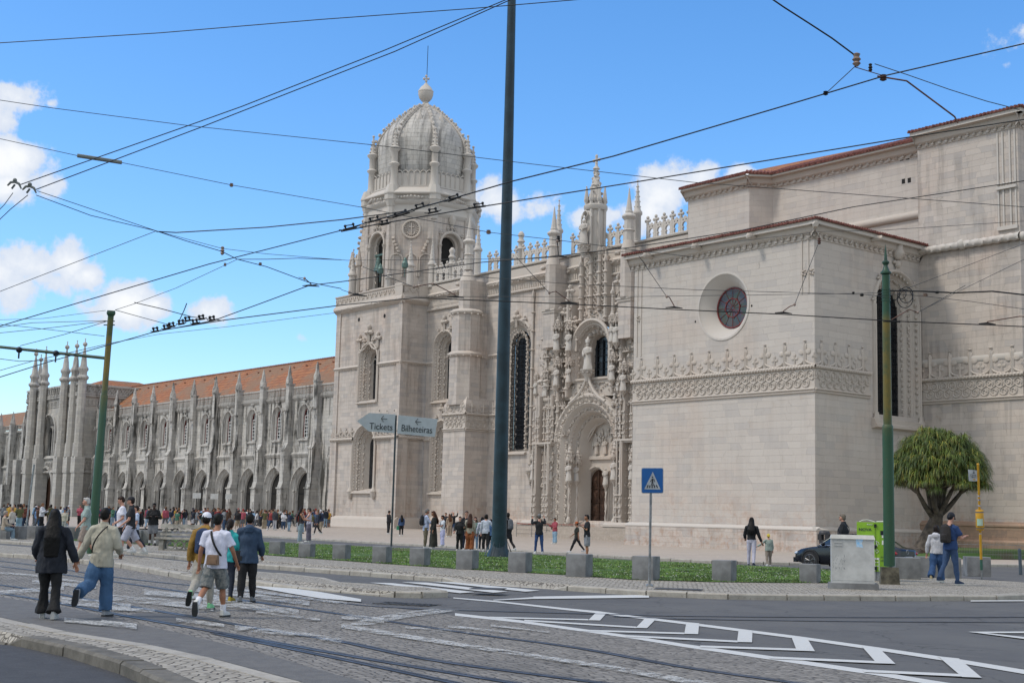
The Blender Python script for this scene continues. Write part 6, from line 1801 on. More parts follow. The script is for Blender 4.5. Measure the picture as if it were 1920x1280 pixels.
def make_top(J, p, vox):
    c, kind = p['top'][:2]; hem = p.get('hem', .86); fat = p.get('fat', 1.0); loose = p.get('loose', {'tee': 1.10, 'polo': 1.08, 'long': 1.10, 'hoodie': 1.24, 'jacket': 1.26, 'puffer': 1.55, 'tank': 1.04}[kind])
    mb = MB(); dz = hem-.95
    b = [J['pelvis']+V((0, 0, dz)), J['pelvis']+V((0, 0, .03)), J['waist'], J['chest'], J['neck0']+V((0, 0, -.05)), J['neck0']+V((0, 0, .015))]
    L_ = loose
    rr = [(.165*fat*L_, .125*fat*L_), (.155*fat*L_, .12*fat*L_), (.140*fat*L_, .112*fat*L_), (.162*fat*min(L_, 1.25), .122*fat*min(L_, 1.25)), (.145*min(L_, 1.18), .09*min(L_, 1.2)), (.082, .072)]
    if dz > -.03: b = b[1:]; rr = rr[1:]
    loft(mb, b, rr, 16)
    for k in 'LR':
        sh, el, wr = J['sh'+k], J['el'+k], J['wr'+k]; lo = min(L_, 1.35)
        if kind in ('tee', 'polo'): loft(mb, [J['neck0'].lerp(sh, .35), sh, sh.lerp(el, .72)], [.065*L_, .070*L_, .070*L_], 10)
        elif kind != 'tank': loft(mb, [J['neck0'].lerp(sh, .35), sh, sh.lerp(el, .5), el, el.lerp(wr, .5), el.lerp(wr, .93)], [.066*lo, .068*lo, .062*lo, .055*lo, .052*lo, .040*lo], 10)
        else: loft(mb, [J['neck0']+V((0, 0, -.02)), sh.lerp(J['neck0'], .35)], [.05, .045], 8)
    if kind in ('hoodie', 'jacket') and p.get('hood'):
        loft(mb, [J['neck0']+V((0, -.06, .07)), J['neck0']+V((0, -.12, .02)), J['neck0']+V((0, -.13, -.06))], [(.085, .05), (.12, .05), (.085, .03)], 12)
    if kind in ('jacket', 'polo', 'puffer'):
        loft(mb, [J['neck0']+V((0, 0, 0)), J['neck1']+V((0, -.005, .0))], [.085, .072], 12)
    return remesh(mb, vox, 2, disp=.024 if kind in ('puffer',) else .017, seed=random.uniform(0, 50), dscale=8)
def make_bottom(J, p, vox):
    c, kind = p['bottom'][:2]; mb = MB(); fat = p.get('fat', 1.0)
    if kind in ('skirt', 'longskirt'):
        e = .62 if kind == 'skirt' else .12; z0 = J['pelvis'].z
        zb = e if e < z0 else z0-.3
        mid_ = (J['kneeL']+J['kneeR'])/2
        loft(mb, [J['waist']+V((0, 0, -.02)), J['pelvis'], V((mid_.x, mid_.y*.7, (z0+zb)/2)), V((0, mid_.y*.8, zb))], [(.13*fat, .105*fat), (.165*fat, .13*fat), (.20, .17), (.25, .21)], 18)
    else:
        loft(mb, [J['waist']+V((0, 0, -.02)), J['pelvis'], J['pelvis']+V((0, 0, -.10))], [(.132*fat, .105*fat), (.160*fat, .118*fat), (.13*fat, .10*fat)], 16)
        W_ = {'slim': 1.08, 'trousers': 1.25, 'wide': 1.6, 'flare': 1.15, 'shorts': 1.35, 'leggings': 1.02}[kind]
        for k in 'LR':
            h, kn, an = J['hip'+k], J['knee'+k], J['ankle'+k]
            if kind == 'shorts': loft(mb, [h+V((0, 0, .02)), h.lerp(kn, .55), h.lerp(kn, 1.0)], [.098*fat, .088*W_*fat*.9, .080*W_], 12)
            else:
                fl = {'flare': 2.6, 'wide': 1.55}.get(kind, 1.0)
                loft(mb, [h+V((0, 0, .02)), h.lerp(kn, .5), kn, kn.lerp(an, .5), kn.lerp(an, .96)], [.098*fat, .080*W_, .062*W_, .056*W_*(1.15 if fl > 1 else 1), .044*W_*fl], 12)
    return remesh(mb, vox, 2, disp=.018 if kind != 'leggings' else .003, seed=random.uniform(0, 50), dscale=7)
def make_shoes(J, p, k):
    mb = MB(); an, toe, heel = J['ankle'+k], J['toe'+k], J['heel'+k]
    f = (toe-(an+V((0, 0, -.045)))).normalized(); up = V((1, 0, 0)).cross(f).normalized()
    if up.z < 0 and abs(f.z) < .9: up = -up
    a0 = an-up*.055
    def T(x, y, z): return a0+V((1, 0, 0))*x+f*y+up*z
    mb.k = 0
    secs = [(-.065, .030, .085), (-.03, .038, .10), (.03, .040, .085), (.09, .046, .062), (.15, .044, .045), (.20, .028, .030)]
    vs = []; fs = []
    for y, hw, h in secs:
        for x, z in ((-hw, -.005), (-hw*1.02, h*.5), (-hw*.6, h), (hw*.6, h), (hw*1.02, h*.5), (hw, -.005)): vs.append(T(x, y, z))
    for j in range(len(secs)-1):
        for i in range(6): fs.append((j*6+i, j*6+(i+1) % 6, (j+1)*6+(i+1) % 6, (j+1)*6+i))
    fs += [tuple(range(6)), tuple(range(30, 36))]; mb.add(vs, fs)
    mb.k = 1; vs = []; fs = []
    for y, hw, h in secs:
        for x, z in ((-hw*1.1, -.03), (-hw*1.1, .002), (hw*1.1, .002), (hw*1.1, -.03)): vs.append(T(x, y*1.03, z))
    for j in range(len(secs)-1):
        for i in range(4): fs.append((j*4+i, j*4+(i+1) % 4, (j+1)*4+(i+1) % 4, (j+1)*4+i))
    fs += [(0, 1, 2, 3), (20, 21, 22, 23)]; mb.add(vs, fs)
    return mb
def make_hair(J, p, hp, vox):
    st = p['hair'][1]; mb = MB()
    R0 = [hp(0, -.012, .052)]
    def el(x, y, z, a, b, c, lvl=2):
        T = ICO[lvl]; mb.add([hp(x+q.x*a, y+q.y*b, z+q.z*c) for q in T[0]], T[1])
    if st != 'bald':
        el(0, -.022, .050, .083, .094, .092); el(0, -.045, .01, .078, .068, .085)
        if st != 'cap': el(0, .045, .098, .062, .042, .032)
    if st == 'curl':
        for i in range(14):
            w_ = i*2.4; el(.06*cos(w_), -.02+.06*sin(w_), .09+.02*sin(i*1.7), .035, .035, .035, 1)
    if st in ('long', 'verylong', 'curlylong'):
        ln = {'long': .30, 'verylong': .52, 'curlylong': .40}[st]; c = J['neck0']
        bk = p.get('fat', 1.0)*.10+.03
        loft(mb, [hp(0, -.04, .04), hp(0, -.075, -.05), V((c.x, c.y-.10, c.z+.02)), V((c.x, c.y-bk-.045, c.z-.14)), V((c.x, c.y-bk-.04, c.z-.06-ln*.75))], [(.088, .075), (.10, .065), (.13, .058), (.14, .05), (.115 if st != 'curlylong' else .13, .03)], 14)
        for s_ in (-1, 1): loft(mb, [hp(s_*.06, -.01, .06), hp(s_*.077, -.01, -.02), V((c.x+s_*.095, c.y-.02, c.z+.01))], [.03, .028, .03], 8)
    if st == 'bob':
        loft(mb, [hp(0, -.02, .05), hp(0, -.035, -.03), hp(0, -.03, -.10)], [(.088, .085), (.095, .07), (.09, .055)], 14)
    if st == 'ponytail':
        el(0, -.10, .035, .028, .028, .028, 1); loft(mb, [hp(0, -.11, .03), hp(0, -.135, -.03), hp(0, -.13, -.12), hp(0, -.12, -.17)], [.025, .038, .034, .012], 8)
    if st == 'bun': el(0, -.10, .08, .042, .042, .042, 1)
    return remesh(mb, vox, 1, disp=.006, dscale=26, seed=random.uniform(0, 9)) if mb.v else ([], [])
def make_cap(hp, brim=True, bucket=False):
    mb = MB(); n = 16; prof = [(1.0, .045), (.99, .075), (.86, .115), (.5, .142), (.05, .152)]
    vs = [hp(.087*r*cos(2*pi*k/n), -.012+.102*r*sin(2*pi*k/n), z) for r, z in prof for k in range(n)]
    fs = [(j*n+k, j*n+(k+1) % n, (j+1)*n+(k+1) % n, (j+1)*n+k) for j in range(4) for k in range(n)]+[tuple(range(4*n, 5*n))]
    mb.add(vs, fs)
    if bucket:
        vs = [hp(.088*r*cos(2*pi*k/n), -.012+.103*r*sin(2*pi*k/n), z) for r, z in ((1.0, .05), (1.35, .02)) for k in range(n)]
        mb.add(vs, [(k, (k+1) % n, n+(k+1) % n, n+k) for k in range(n)])
    elif brim:
        s = p_dir = 1
        pts = [(-.06, .07), (-.05, .13), (0, .155), (.05, .13), (.06, .07)]
        mb.add([hp(x, y, .05) for x, y in pts]+[hp(x, y, .042) for x, y in pts], [(0,1,2,3,4), (9,8,7,6,5)]+[(i, (i+1) % 5, 5+(i+1) % 5, 5+i) for i in range(5)])
    return mb
def ground_at(px_, py_, zone):
    if zone == 'r': return GZ(px_, py_, .006)
    if zone == 's': return GZ(px_, py_, .128)
    p = GZ(px_, py_, .15)
    for _ in range(8): p = GZ(px_, py_, zplaza(p.x, p.y)+.003)
    return p
def facing(px_, ang):
    w = ray(px_, 960); a = atan2(w.y, w.x)-radians(ang)   # direction faced; 0 = away, 90 = right of picture
    return a-pi/2
def person(px_, top, feet, zone, face, label, p, group=None, vox=.014):
    pos = ground_at(px_, feet, zone); D = (pos-V((0, 0, CAM_H))).dot(_d)
    J = skeleton(p); pw = p
    body, hp = make_body(J, p, vox)
    H0 = max(q.z for q in body.v)+.01
    H = p.get('H') or (feet-top)*D/FPX
    if 'seat' in p: s = p.get('H', 1.7)/1.75
    else: s = H/H0
    root = thing('person', label, 'person', (pos.x, pos.y, pos.z), facing(px_, face), group)
    S = Matrix.Scale(s, 4)
    def fin(name, mb_or, mats, sm=60):
        if isinstance(mb_or, tuple):
            m = MB(); m.add(*mb_or)
        else: m = mb_or
        if not m.v: return None
        m.v = [S @ q for q in m.v]
        return m.build(name, mats, root, smooth=sm)
    sk = simple('skin_'+p.get('skin', 'fair'), lin(SKIN[p.get('skin', 'fair')]), .6, var=.08, scale=6)
    fin('body', body, [sk, M_eye, M_lip])
    fin('top', make_top(J, p, vox), cloth(p['top'][0]))
    fin('skirt' if 'skirt' in p['bottom'][1] else p['bottom'][2] if len(p['bottom']) > 2 else ('shorts' if p['bottom'][1] == 'shorts' else 'trousers'), make_bottom(J, p, vox), cloth(p['bottom'][0]))
    if p.get('hair'): fin('hair', make_hair(J, p, hp, vox), hairmat(p['hair'][0]))
    if p.get('cap'): fin('cap', make_cap(hp, bucket=p.get('bucket', False)), cloth(p['cap']))
    for k in 'LR':
        fin('shoe', make_shoes(J, p, k), [cloth(p.get('shoes', '#cfcfcc')), cloth(p.get('sole', '#b5b5b0'))], 40)
        if p.get('socks'):
            m = MB(); a, kn = J['ankle'+k], J['knee'+k]; m.tube([a+V((0, 0, -.02)), a.lerp(kn, .33)], [.046, .050], 10); fin('sock', m, cloth(p['socks']))
    if p.get('glasses'):
        m = MB()
        for s_ in (-1, 1): m.blob(hp(s_*.032, .092, .024), (.024, .008, .017), 1)
        m.tube([hp(-.03, .096, .028), hp(.03, .096, .028)], .003, 4); fin('sunglasses', m, M_eye)
    if p.get('strap'):
        c, side = p['strap']; m = MB(); n_, w_, pv = J['neck0'], J['waist'], J['pelvis']; fat = p.get('fat', 1.0)*p.get('sfat', 1.12)
        pts_ = []
        for i in range(25):
            t = i/24*2*pi; q = .5-.5*cos(t)
            c0 = (n_+V((side*.09, 0, .03))).lerp(pv+V((-side*.15, 0, .06)), q)
            r_ = (.105+.03*sin(q*pi))*fat; c0 = c0+V((0, -sin(t)*r_*1.12 if True else 0, 0))
            pts_.append(c0)
        m.tube(pts_, .018, 6, closed=True, flat=.5); fin('strap', m, cloth(c))
    root['_J'] = 0
    del root['_J']
    def wp(v):      # a point of the figure in the world
        return root.matrix_basis @ (S @ V(v))
    return root, J, wp, s, hp
def attach_bag(root, J, s, name, label, col, kind, group=None, hpos=None):
    """bags are things of their own, worn or held"""
    mb = MB()
    if kind == 'backpack':
        c = J['chest']+V((0, -.20, -.02)); w, d, h = .15, .085, .23
        loft(mb, [c+V((0, 0, -h)), c+V((0, 0, -h*.9)), c+V((0, .0, 0)), c+V((0, .01, h*.75)), c+V((0, .02, h))], [(w*.8, d*.7), (w, d), (w*1.02, d*1.05), (w*.85, d*.8), (w*.35, d*.4)], 14)
        loft(mb, [c+V((0, -d*.9, -h*.75)), c+V((0, -d*1.0, -h*.1))], [(w*.7, d*.45), (w*.66, d*.4)], 10)
        vs, fs = remesh(mb, .014, 2, disp=.006); mb = MB(); mb.add(vs, fs)
        for sd in (-1, 1):
            mb.tube([c+V((sd*.09, .08, .17)), J['neck0']+V((sd*.09, -.05, .045)), J['neck0']+V((sd*.10, .09, -.02)), J['chest']+V((sd*.12, .15, -.05)), J['waist']+V((sd*.15, .04, .03)), c+V((sd*.13, .06, -.16))], .016, 6, flat=.6)
    else:
        w, d, h = {'small': (.10, .045, .085), 'shoulder': (.13, .06, .12), 'tote': (.14, .03, .17)}[kind]; c = V(hpos)
        for z0, z1, a in ((-h, h*.55, 1.0), (h*.55, h, .92)): mb.taper(c.x-w*a, c.x+w*a, c.y-d*a, c.y+d*a, c.z+z0, c.z+z1, w*.06, d*.1)
        mb.box(c.x-w*.8, c.x+w*.8, c.y-d*1.25, c.y-d*.9, c.z-h*.75, c.z+h*.1)
    S = Matrix.Scale(s, 4); mb.v = [S @ q for q in mb.v]
    o = mb.build(name, cloth(col), None, smooth=50); o.location = root.location; o.rotation_euler = root.rotation_euler
    tag(o, label, 'bag', group); return o
simple('cloth_4c5556', lin('#4a5356'), .85, scale=16, bmp=.3, col2=(.22, .22, .21))
WALK = {'L': (22, 8), 'R': (-18, 22)}; WALK2 = {'L': (-20, 26), 'R': (22, 6)}; STAND = {'L': (2, 3), 'R': (-2, 2)}
def P(top, bottom, hair, skin='fair', **k):
    d = dict(top=top, bottom=bottom, hair=hair, skin=skin); d.update(k); return d
BLK = '#15130f'
HOLD = 'person'
# the couple walking away hand in hand
r_, J_, w_, s_, h_ = person(90, 955, 1160, 'r', 8, 'person with waist-long black hair and dark puffer jacket holding hands with beige jacket walker',
    P(('#121824', 'puffer'), ('#0c0c0f', 'flare'), ('#0e0c0c', 'verylong'), 'tan', legs={'L': (10, 4), 'R': (-12, 6)}, arms={'L': (10, 20, 34, -4), 'R': (-4, 24, 12, 17)}, hem=.74, shoes='#b9b9b6', H=None, fat=.98))
r_, J_, w_, s_, h_ = person(184, 953, 1155, 'r', 25, 'person in loose beige jacket and blue jeans with black strap, one foot kicked back',
    P(('#a9a596', 'jacket'), ('#37587c', 'wide'), (BLK, 'short'), 'tan', legs={'R': (4, 4), 'L': (-24, 48)}, arms={'L': (-4, 27, 6, 24), 'R': (4, 18, 60, -14)}, hem=.80, strap=('#141414', 1), sfat=1.5, shoes='#8f949b', sole='#2a2c30', lean=2))
# five youngsters walking together
r_, J_, w_, s_, h_ = person(378, 962, 1143, 'r', 12, 'person in white cap and mustard hoodie half hidden behind the boy in white',
    P(('#8a6a2a', 'hoodie'), ('#99958c', 'trousers'), (BLK, 'cap'), 'tan', legs={'L': (-22, 40), 'R': (14, 6)}, arms={'L': (-8, 14, 14), 'R': (10, 12, 20)}, hood=True, cap='#d9dbe4', shoes='#7fc48e', sole='#1d1f20'))
attach_bag(r_, J_, s_, 'backpack', 'dark blue backpack on the back of the mustard hoodie walker', '#1f3355', 'backpack')
r_, J_, w_, s_, h_ = person(399, 963, 1157, 'r', 22, 'person in white t-shirt and camouflage shorts with tan bag across the back, walking',
    P(('#c9cbdc', 'tee'), ('#4c5556', 'shorts'), (BLK, 'short'), 'tan', legs={'L': (-20, 34), 'R': (16, 6)}, arms={'L': (-6, 18, 10), 'R': (14, 20, 22)}, strap=('#1b1b1d', -1), socks='#d8d8e0', shoes='#c8c8c4', sole='#3b3c3c', fat=1.06, hem=.84, loose=1.2))
attach_bag(r_, J_, s_, 'crossbody_bag', 'small tan crossbody bag resting on the white t-shirt', '#7d6450', 'small', hpos=J_['pelvis']+V((.03, -.21, .04)))
r_, J_, w_, s_, h_ = person(424, 974, 1128, 'r', 20, 'person with low ponytail in bright turquoise jacket and dark trousers, yellow shoes',
    P(('#2c9ea0', 'jacket'), ('#1b2333', 'slim'), ('#2a211d', 'ponytail'), 'tan', legs=STAND, arms={'R': (10, 14, 60), 'L': (4, 8, 20)}, shoes='#b9a23a', hem=.86))
attach_bag(r_, J_, s_, 'shoulder_bag', 'black bag at the hip of the walker in turquoise', '#17181b', 'shoulder', hpos=J_['pelvis']+V((.24, -.04, .03)))
r_, J_, w_, s_, h_ = person(461, 963, 1129, 'r', 5, 'person in hooded navy rain jacket and black trousers, rightmost of the five youngsters',
    P(('#2c4058', 'jacket'), ('#131317', 'trousers'), (BLK, 'short'), 'tan', legs={'L': (-4, 10), 'R': (8, 4)}, arms={'L': (8, 14, 40), 'R': (6, 14, 30)}, hood=True, hem=.78, shoes='#6e7175', sole='#222426'))
# men crossing to the left
person(157, 933, 1047, 's', 268, 'white-haired person in sage polo shirt and patterned shorts beside the green pole',
    P(('#8b9c98', 'polo'), ('#8d7f76', 'shorts'), ('#b9b6b2', 'short'), 'fair', legs={'L': (16, 8), 'R': (-14, 18)}, arms={'L': (16, 10, 24), 'R': (-10, 12, 10)}, fat=1.1, shoes='#c9c9c4', hem=.84))
person(224, 931, 1041, 's', 272, 'person in white t-shirt and black shorts with hand at the waist, looking down',
    P(('#cfd0dc', 'tee'), ('#26262a', 'shorts'), ('#33241b', 'short'), 'fair', legs={'L': (-20, 20), 'R': (20, 8)}, arms={'L': (-6, 14, 60, -10), 'R': (-8, 14, 70, -14)}, socks='#dcdcdc', head=(0, -22), fat=1.08, shoes='#c9c9c9'))
person(241, 932, 1044, 's', 274, 'person in dark cap and black polo with pale shorts walking behind white t-shirt',
    P(('#1c2026', 'polo'), ('#a3a5b4', 'shorts'), ('#2a1f1a', 'cap'), 'fair', legs={'L': (24, 6), 'R': (-26, 16)}, arms={'L': (10, 10, 40), 'R': (6, 10, 30)}, cap='#22242a', socks='#d8d8d8', fat=1.05, shoes='#bdbdb8'))
r_, J_, w_, s_, h_ = person(252, 948, 1033, 's', 262, 'person in pale blue shirt mostly hidden behind the black polo walker',
    P(('#a9b7cf', 'tee'), ('#1d222e', 'trousers'), ('#241a16', 'short'), 'fair', legs=WALK))
attach_bag(r_, J_, s_, 'backpack', 'black backpack on the pale blue shirt behind the black polo', '#16181d', 'backpack')
person(285, 943, 1022, 's', 182, 'person in black hoodie and grey joggers with hands together, facing the street',
    P(('#0e0f13', 'hoodie'), ('#6d6f75', 'shorts'), ('#0d0b0a', 'short'), 'dark', legs={'L': (8, 12), 'R': (-4, 4)}, arms={'L': (12, 22, 95, -30), 'R': (12, 22, 95, -30)}, socks='#c9c9c9', shoes='#141414', sole='#141414', fat=1.1))
# far left by the cubes
person(6, 960, 1012, 's', 80, 'grey-haired person in beige sitting on the leftmost cube',
    P(('#a29585', 'long'), ('#6f8494', 'trousers'), ('#9b948c', 'short'), 'fair', legs={'L': (80, 78), 'R': (84, 84)}, arms={'L': (20, 8, 60), 'R': (20, 8, 60)}, seat=.45, H=1.68, foot={'L': 0, 'R': 0}))
person(20, 950, 1010, 's', 300, 'person in cream blouse and navy trousers with white side stripe at the left edge',
    P(('#b9b2aa', 'long'), ('#1c2740', 'trousers'), ('#8a7660', 'short'), 'fair', legs=STAND, arms={'L': (10, 16, 70), 'R': (8, 14, 40)}, fat=1.1))
person(36, 944, 991, 's', 190, 'person in long black hooded coat left of the rust jacket',
    P(('#131419', 'long'), ('#15171d', 'longskirt'), ('#101014', 'long'), 'mid', legs=STAND))
person(47, 946, 992, 's', 350, 'person in rust brown jacket and jeans seen from behind near the left edge',
    P(('#5f3226', 'jacket'), ('#24344c', 'trousers'), ('#241b17', 'short'), 'mid', legs=WALK, fat=1.12))
person(69, 952, 990, 's', 10, 'person in light blue shirt and blue jeans with small bag, left of the long-haired walker',
    P(('#6f91bb', 'long'), ('#2f5378', 'slim'), ('#1d1512', 'short'), 'mid', legs=STAND, fat=1.1))
person(119, 953, 1000, 's', 200, 'person in cream tracksuit with blue and white cap between the couple',
    P(('#b3aca0', 'long'), ('#a8a6a8', 'trousers'), ('#1a1a20', 'cap'), 'mid', cap='#2b3560', legs=STAND))
# two women talking at the edge of the lawn
person(562, 951, 1018, 's', 85, 'person with long dark hair and pale denim wide trousers facing a friend across the grass',
    P(('#3a3437', 'tank'), ('#7c8c96', 'wide'), ('#1d1412', 'verylong'), 'tan', legs=STAND, arms={'L': (30, 6, 60), 'R': (30, 10, 50)}))
person(578, 952, 1016, 's', 275, 'person in white top and mauve grey trousers drinking, beside the one with long dark hair',
    P(('#b9b7c6', 'tank'), ('#5d5866', 'wide'), ('#2a221f', 'cap'), 'fair', cap='#3f3b3c', legs=STAND, arms={'L': (40, 10, 110), 'R': (10, 26, 90)}))
person(594, 958, 1002, 'p', 250, 'person in navy jacket with red scarf striding left past the barrier', P(('#1c2639', 'jacket'), ('#1a1a22', 'slim'), ('#8a6f60', 'short'), 'fair', legs=WALK))
person(614, 956, 990, 'p', 20, 'person in dark blue jacket with hands in front near the tower corner', P(('#1d2436', 'jacket'), ('#333b42', 'slim'), ('#1c1613', 'short'), 'mid', legs=STAND, arms={'L': (20, 14, 80), 'R': (20, 14, 80)}))
person(728, 957, 1001, 'p', 60, 'person all in black standing behind the ticket sign post', P(('#141419', 'hoodie'), ('#121216', 'trousers'), ('#141211', 'short'), 'mid', legs=STAND))
r_, J_, w_, s_, h_ = person(752, 965, 1004, 'p', 350, 'person in blue denim jacket and black trousers right of the ticket sign post', P(('#2f4a70', 'jacket'), ('#121215', 'trousers'), ('#15110f', 'long'), 'mid', legs=STAND))
attach_bag(r_, J_, s_, 'shopping_bag', 'green shopping bag beside the denim jacket', '#3f8a6b', 'tote', hpos=J_['wrL']+V((-.04, 0, -.22)))
# group in front of the tower
G_ = 'sightseers standing by the tall pole'
r_, J_, w_, s_, h_ = person(797, 954, 1028, 's', 75, 'grey-haired person in light blue shirt and khaki trousers looking at a phone', P(('#b4bdd8', 'long'), ('#6b6350', 'trousers'), ('#7f7b78', 'short'), 'tan', legs=STAND, arms={'L': (35, 10, 60), 'R': (30, 10, 70)}, head=(0, -18), fat=1.05, hem=.8), G_)
attach_bag(r_, J_, s_, 'backpack', 'black backpack on the light blue shirt', '#181a20', 'backpack')
person(812, 958, 1029, 's', 255, 'person in black top and long dark olive skirt leaning to the phone', P(('#171714', 'long'), ('#23241c', 'longskirt'), ('#4a2c1e', 'long'), 'tan', legs=STAND, head=(0, -14)), G_)
person(829, 966, 1024, 's', 250, 'person in white t-shirt and pale lilac trousers with dark hair', P(('#c3c9cf', 'tee'), ('#aeb0cf', 'wide'), ('#151210', 'curl'), 'tan', legs=STAND, arms={'L': (30, 8, 60), 'R': (30, 10, 60)}, strap=('#202024', 1)), G_)
person(842, 963, 1006, 'p', 340, 'person with long brown hair in beige dress behind the lilac trousers', P(('#a4907c', 'long'), ('#9a8a78', 'wide'), ('#5a3a26', 'long'), 'fair', legs=STAND), G_)
person(835, 961, 1001, 'p', 200, 'person in dark top half hidden behind the beige dress', P(('#22222a', 'tee'), ('#1c2030', 'slim'), ('#191412', 'short'), 'tan', legs=STAND), G_)
person(849, 957, 1002, 'p', 20, 'balding person in black shirt and jeans raising a phone to the tower', P(('#17181d', 'long'), ('#27405f', 'slim'), ('#6b5a50', 'bald'), 'fair', legs=STAND, arms={'L': (100, 14, 60), 'R': (105, 10, 60)}, shoes='#5a3826', head=(0, 15)), G_)
person(861, 968, 1033, 's', 185, 'boy-sized person in black tracksuit with small white badge facing the street', P(('#131519', 'jacket'), ('#121316', 'trousers'), ('#2a201b', 'short'), 'fair', legs=STAND, arms={'L': (20, 14, 80), 'R': (10, 14, 50)}, shoes='#d5d5d5'), G_)
person(873, 958, 1032, 's', 175, 'tall person in dark sweater and sunglasses behind the curly brown hair', P(('#1e2127', 'long'), ('#1f2942', 'slim'), ('#3a3431', 'short'), 'fair', legs=STAND, glasses=True), G_)
person(880, 963, 1033, 's', 5, 'person with long curly brown hair, cream top and rust orange trousers', P(('#a8a294', 'long'), ('#8a4f2b', 'wide'), ('#3c2419', 'curlylong'), 'fair', legs=STAND, hem=.84, shoes='#d9d9d9'), G_)
person(890, 969, 1032, 's', 190, 'person in pale green top and light jeans right of the rust trousers', P(('#6f8a80', 'long'), ('#7f9db8', 'slim'), ('#2a1a15', 'long'), 'fair', legs=STAND), G_)
person(903, 969, 1033, 's', 350, 'person with dark bob in puffy white blouse and black trousers', P(('#bfc3d2', 'long'), ('#1b1d24', 'slim'), ('#191210', 'bob'), 'fair', legs=STAND, arms={'L': (5, 14, 10), 'R': (10, 24, 20)}), G_)
person(910, 964, 1034, 's', 10, 'person in white shirt and black trousers nearest the left side of the tall pole', P(('#b6bccb', 'long'), ('#15161a', 'trousers'), ('#1c1512', 'bob'), 'fair', legs=STAND, arms={'L': (5, 12, 10), 'R': (24, 36, 40)}), G_)
person(919, 973, 1033, 's', 350, 'person in blue top partly hidden by the tall pole', P(('#50739f', 'long'), ('#191b22', 'slim'), ('#2b1c16', 'short'), 'tan', legs=STAND), G_)
r_, J_, w_, s_, h_ = person(951, 961, 1034, 's', 320, 'person in long black coat stepping out from behind the tall pole', P(('#121318', 'jacket'), ('#111216', 'slim'), ('#1a1410', 'short'), 'dark', legs=WALK, hem=.62), G_)
attach_bag(r_, J_, s_, 'backpack', 'grey backpack on the black coat beside the tall pole', '#5f6268', 'backpack')
r_, J_, w_, s_, h_ = person(1010, 964, 1038, 's', 352, 'person in grey cap, black sweater and blue jeans photographing the portal', P(('#15171b', 'long'), ('#22406e', 'slim'), ('#5d5b5a', 'cap'), 'fair', cap='#66676a', legs=STAND, legab=.09, arms={'L': (80, 26, 60, -10), 'R': (84, 26, 70, -8)}, fat=1.05))
pp = w_((J_['wrL']+J_['wrR'])/2+V((0, .08, .08))); mb = MB(); mb.box(-.075, .075, -.006, .006, -.038, .038); o = mb.build('phone', simple('phone_black', (.015, .015, .018), .25)); o.location = pp; o.rotation_euler = r_.rotation_euler
tag(o, 'black phone held up by the person in grey cap', 'phone')
r_, J_, w_, s_, h_ = person(1040, 971, 1019, 'p', 230, 'person in pink jacket and pale jeans in front of the portal railing', P(('#94404d', 'jacket'), ('#7e9bb0', 'wide'), ('#17120f', 'curl'), 'tan', legs=STAND, arms={'L': (20, 10, 60), 'R': (30, 14, 90)}))
attach_bag(r_, J_, s_, 'shoulder_bag', 'black shoulder bag on the pink jacket', '#141417', 'small', hpos=J_['waist']+V((.20, .06, .0)))
person(1081, 978, 1036, 's', 275, 'person in orange cap and dark olive t-shirt striding left', P(('#2a2c24', 'tee'), ('#1a1b20', 'slim'), ('#241a15', 'cap'), 'tan', cap='#a8572a', legs={'L': (26, 4), 'R': (-24, 16)}, arms={'L': (-20, 8, 20), 'R': (24, 8, 30)}, shoes='#d0d0d4'))
person(1100, 965, 1046, 's', 255, 'person in black t-shirt and grey shorts with a hand on the chest', P(('#13151a', 'tee'), ('#7d8088', 'shorts'), ('#14100e', 'short'), 'tan', legs=STAND, arms={'L': (20, 10, 110, -20), 'R': (-2, 10, 10)}, shoes='#1a1a1c', sole='#1a1a1c'))
person(1409, 970, 1063, 'r', 8, 'person with long black hair, black top and white leggings holding a child by the hand', P(('#111217', 'long'), ('#b3b1c0', 'leggings'), ('#100e0e', 'long'), 'tan', legs={'L': (6, 3), 'R': (-12, 12)}, arms={'L': (6, 14, 60), 'R': (2, 18, 6, 22)}, shoes='#2c3346', hem=.92, fat=.98))
person(1441, 1001, 1062, 'r', 350, 'small child in yellow bucket hat and pale mint sweater', P(('#93a199', 'long'), ('#8e8276', 'trousers'), ('#c8a83c', 'cap'), 'fair', cap='#cdb748', bucket=True, legs={'L': (-10, 16), 'R': (8, 4)}, arms={'L': (6, 48, 10, 60), 'R': (4, 10, 10)}, fat=1.15, shwi=.9))
r_, J_, w_, s_, h_ = person(1582, 964, 1070, 'r', 285, 'grey-haired person in black jacket and sunglasses behind the grey cabinet', P(('#13161d', 'jacket'), ('#1a1c22', 'trousers'), ('#6f675c', 'short'), 'fair', legs=STAND, glasses=True, strap=('#34373c', 1), fat=1.1))
r_, J_, w_, s_, h_ = person(1757, 985, 1092, 's', 10, 'person in white hooded top and blue jeans beside the one in blue t-shirt', P(('#b4b4ba', 'hoodie'), ('#27466f', 'wide'), ('#231a17', 'bob'), 'fair', hood=True, legs={'L': (-16, 24), 'R': (12, 6)}, arms={'L': (-8, 20, 20), 'R': (10, 8, 20)}, shoes='#a89a78', hem=.9))
r_, J_, w_, s_, h_ = person(1783, 962, 1096, 's', 35, 'person in navy cap, blue t-shirt and jeans looking down at the hands', P(('#1f3a66', 'tee'), ('#31486a', 'slim'), ('#15181f', 'cap'), 'fair', cap='#171c28', head=(0, -28), legs={'L': (-14, 20), 'R': (10, 4)}, arms={'L': (28, 10, 70), 'R': (24, 14, 80, -10)}, shoes='#1d3350', fat=1.08))
attach_bag(r_, J_, s_, 'backpack', 'dark brown backpack slung on the blue t-shirt', '#2b2726', 'backpack')

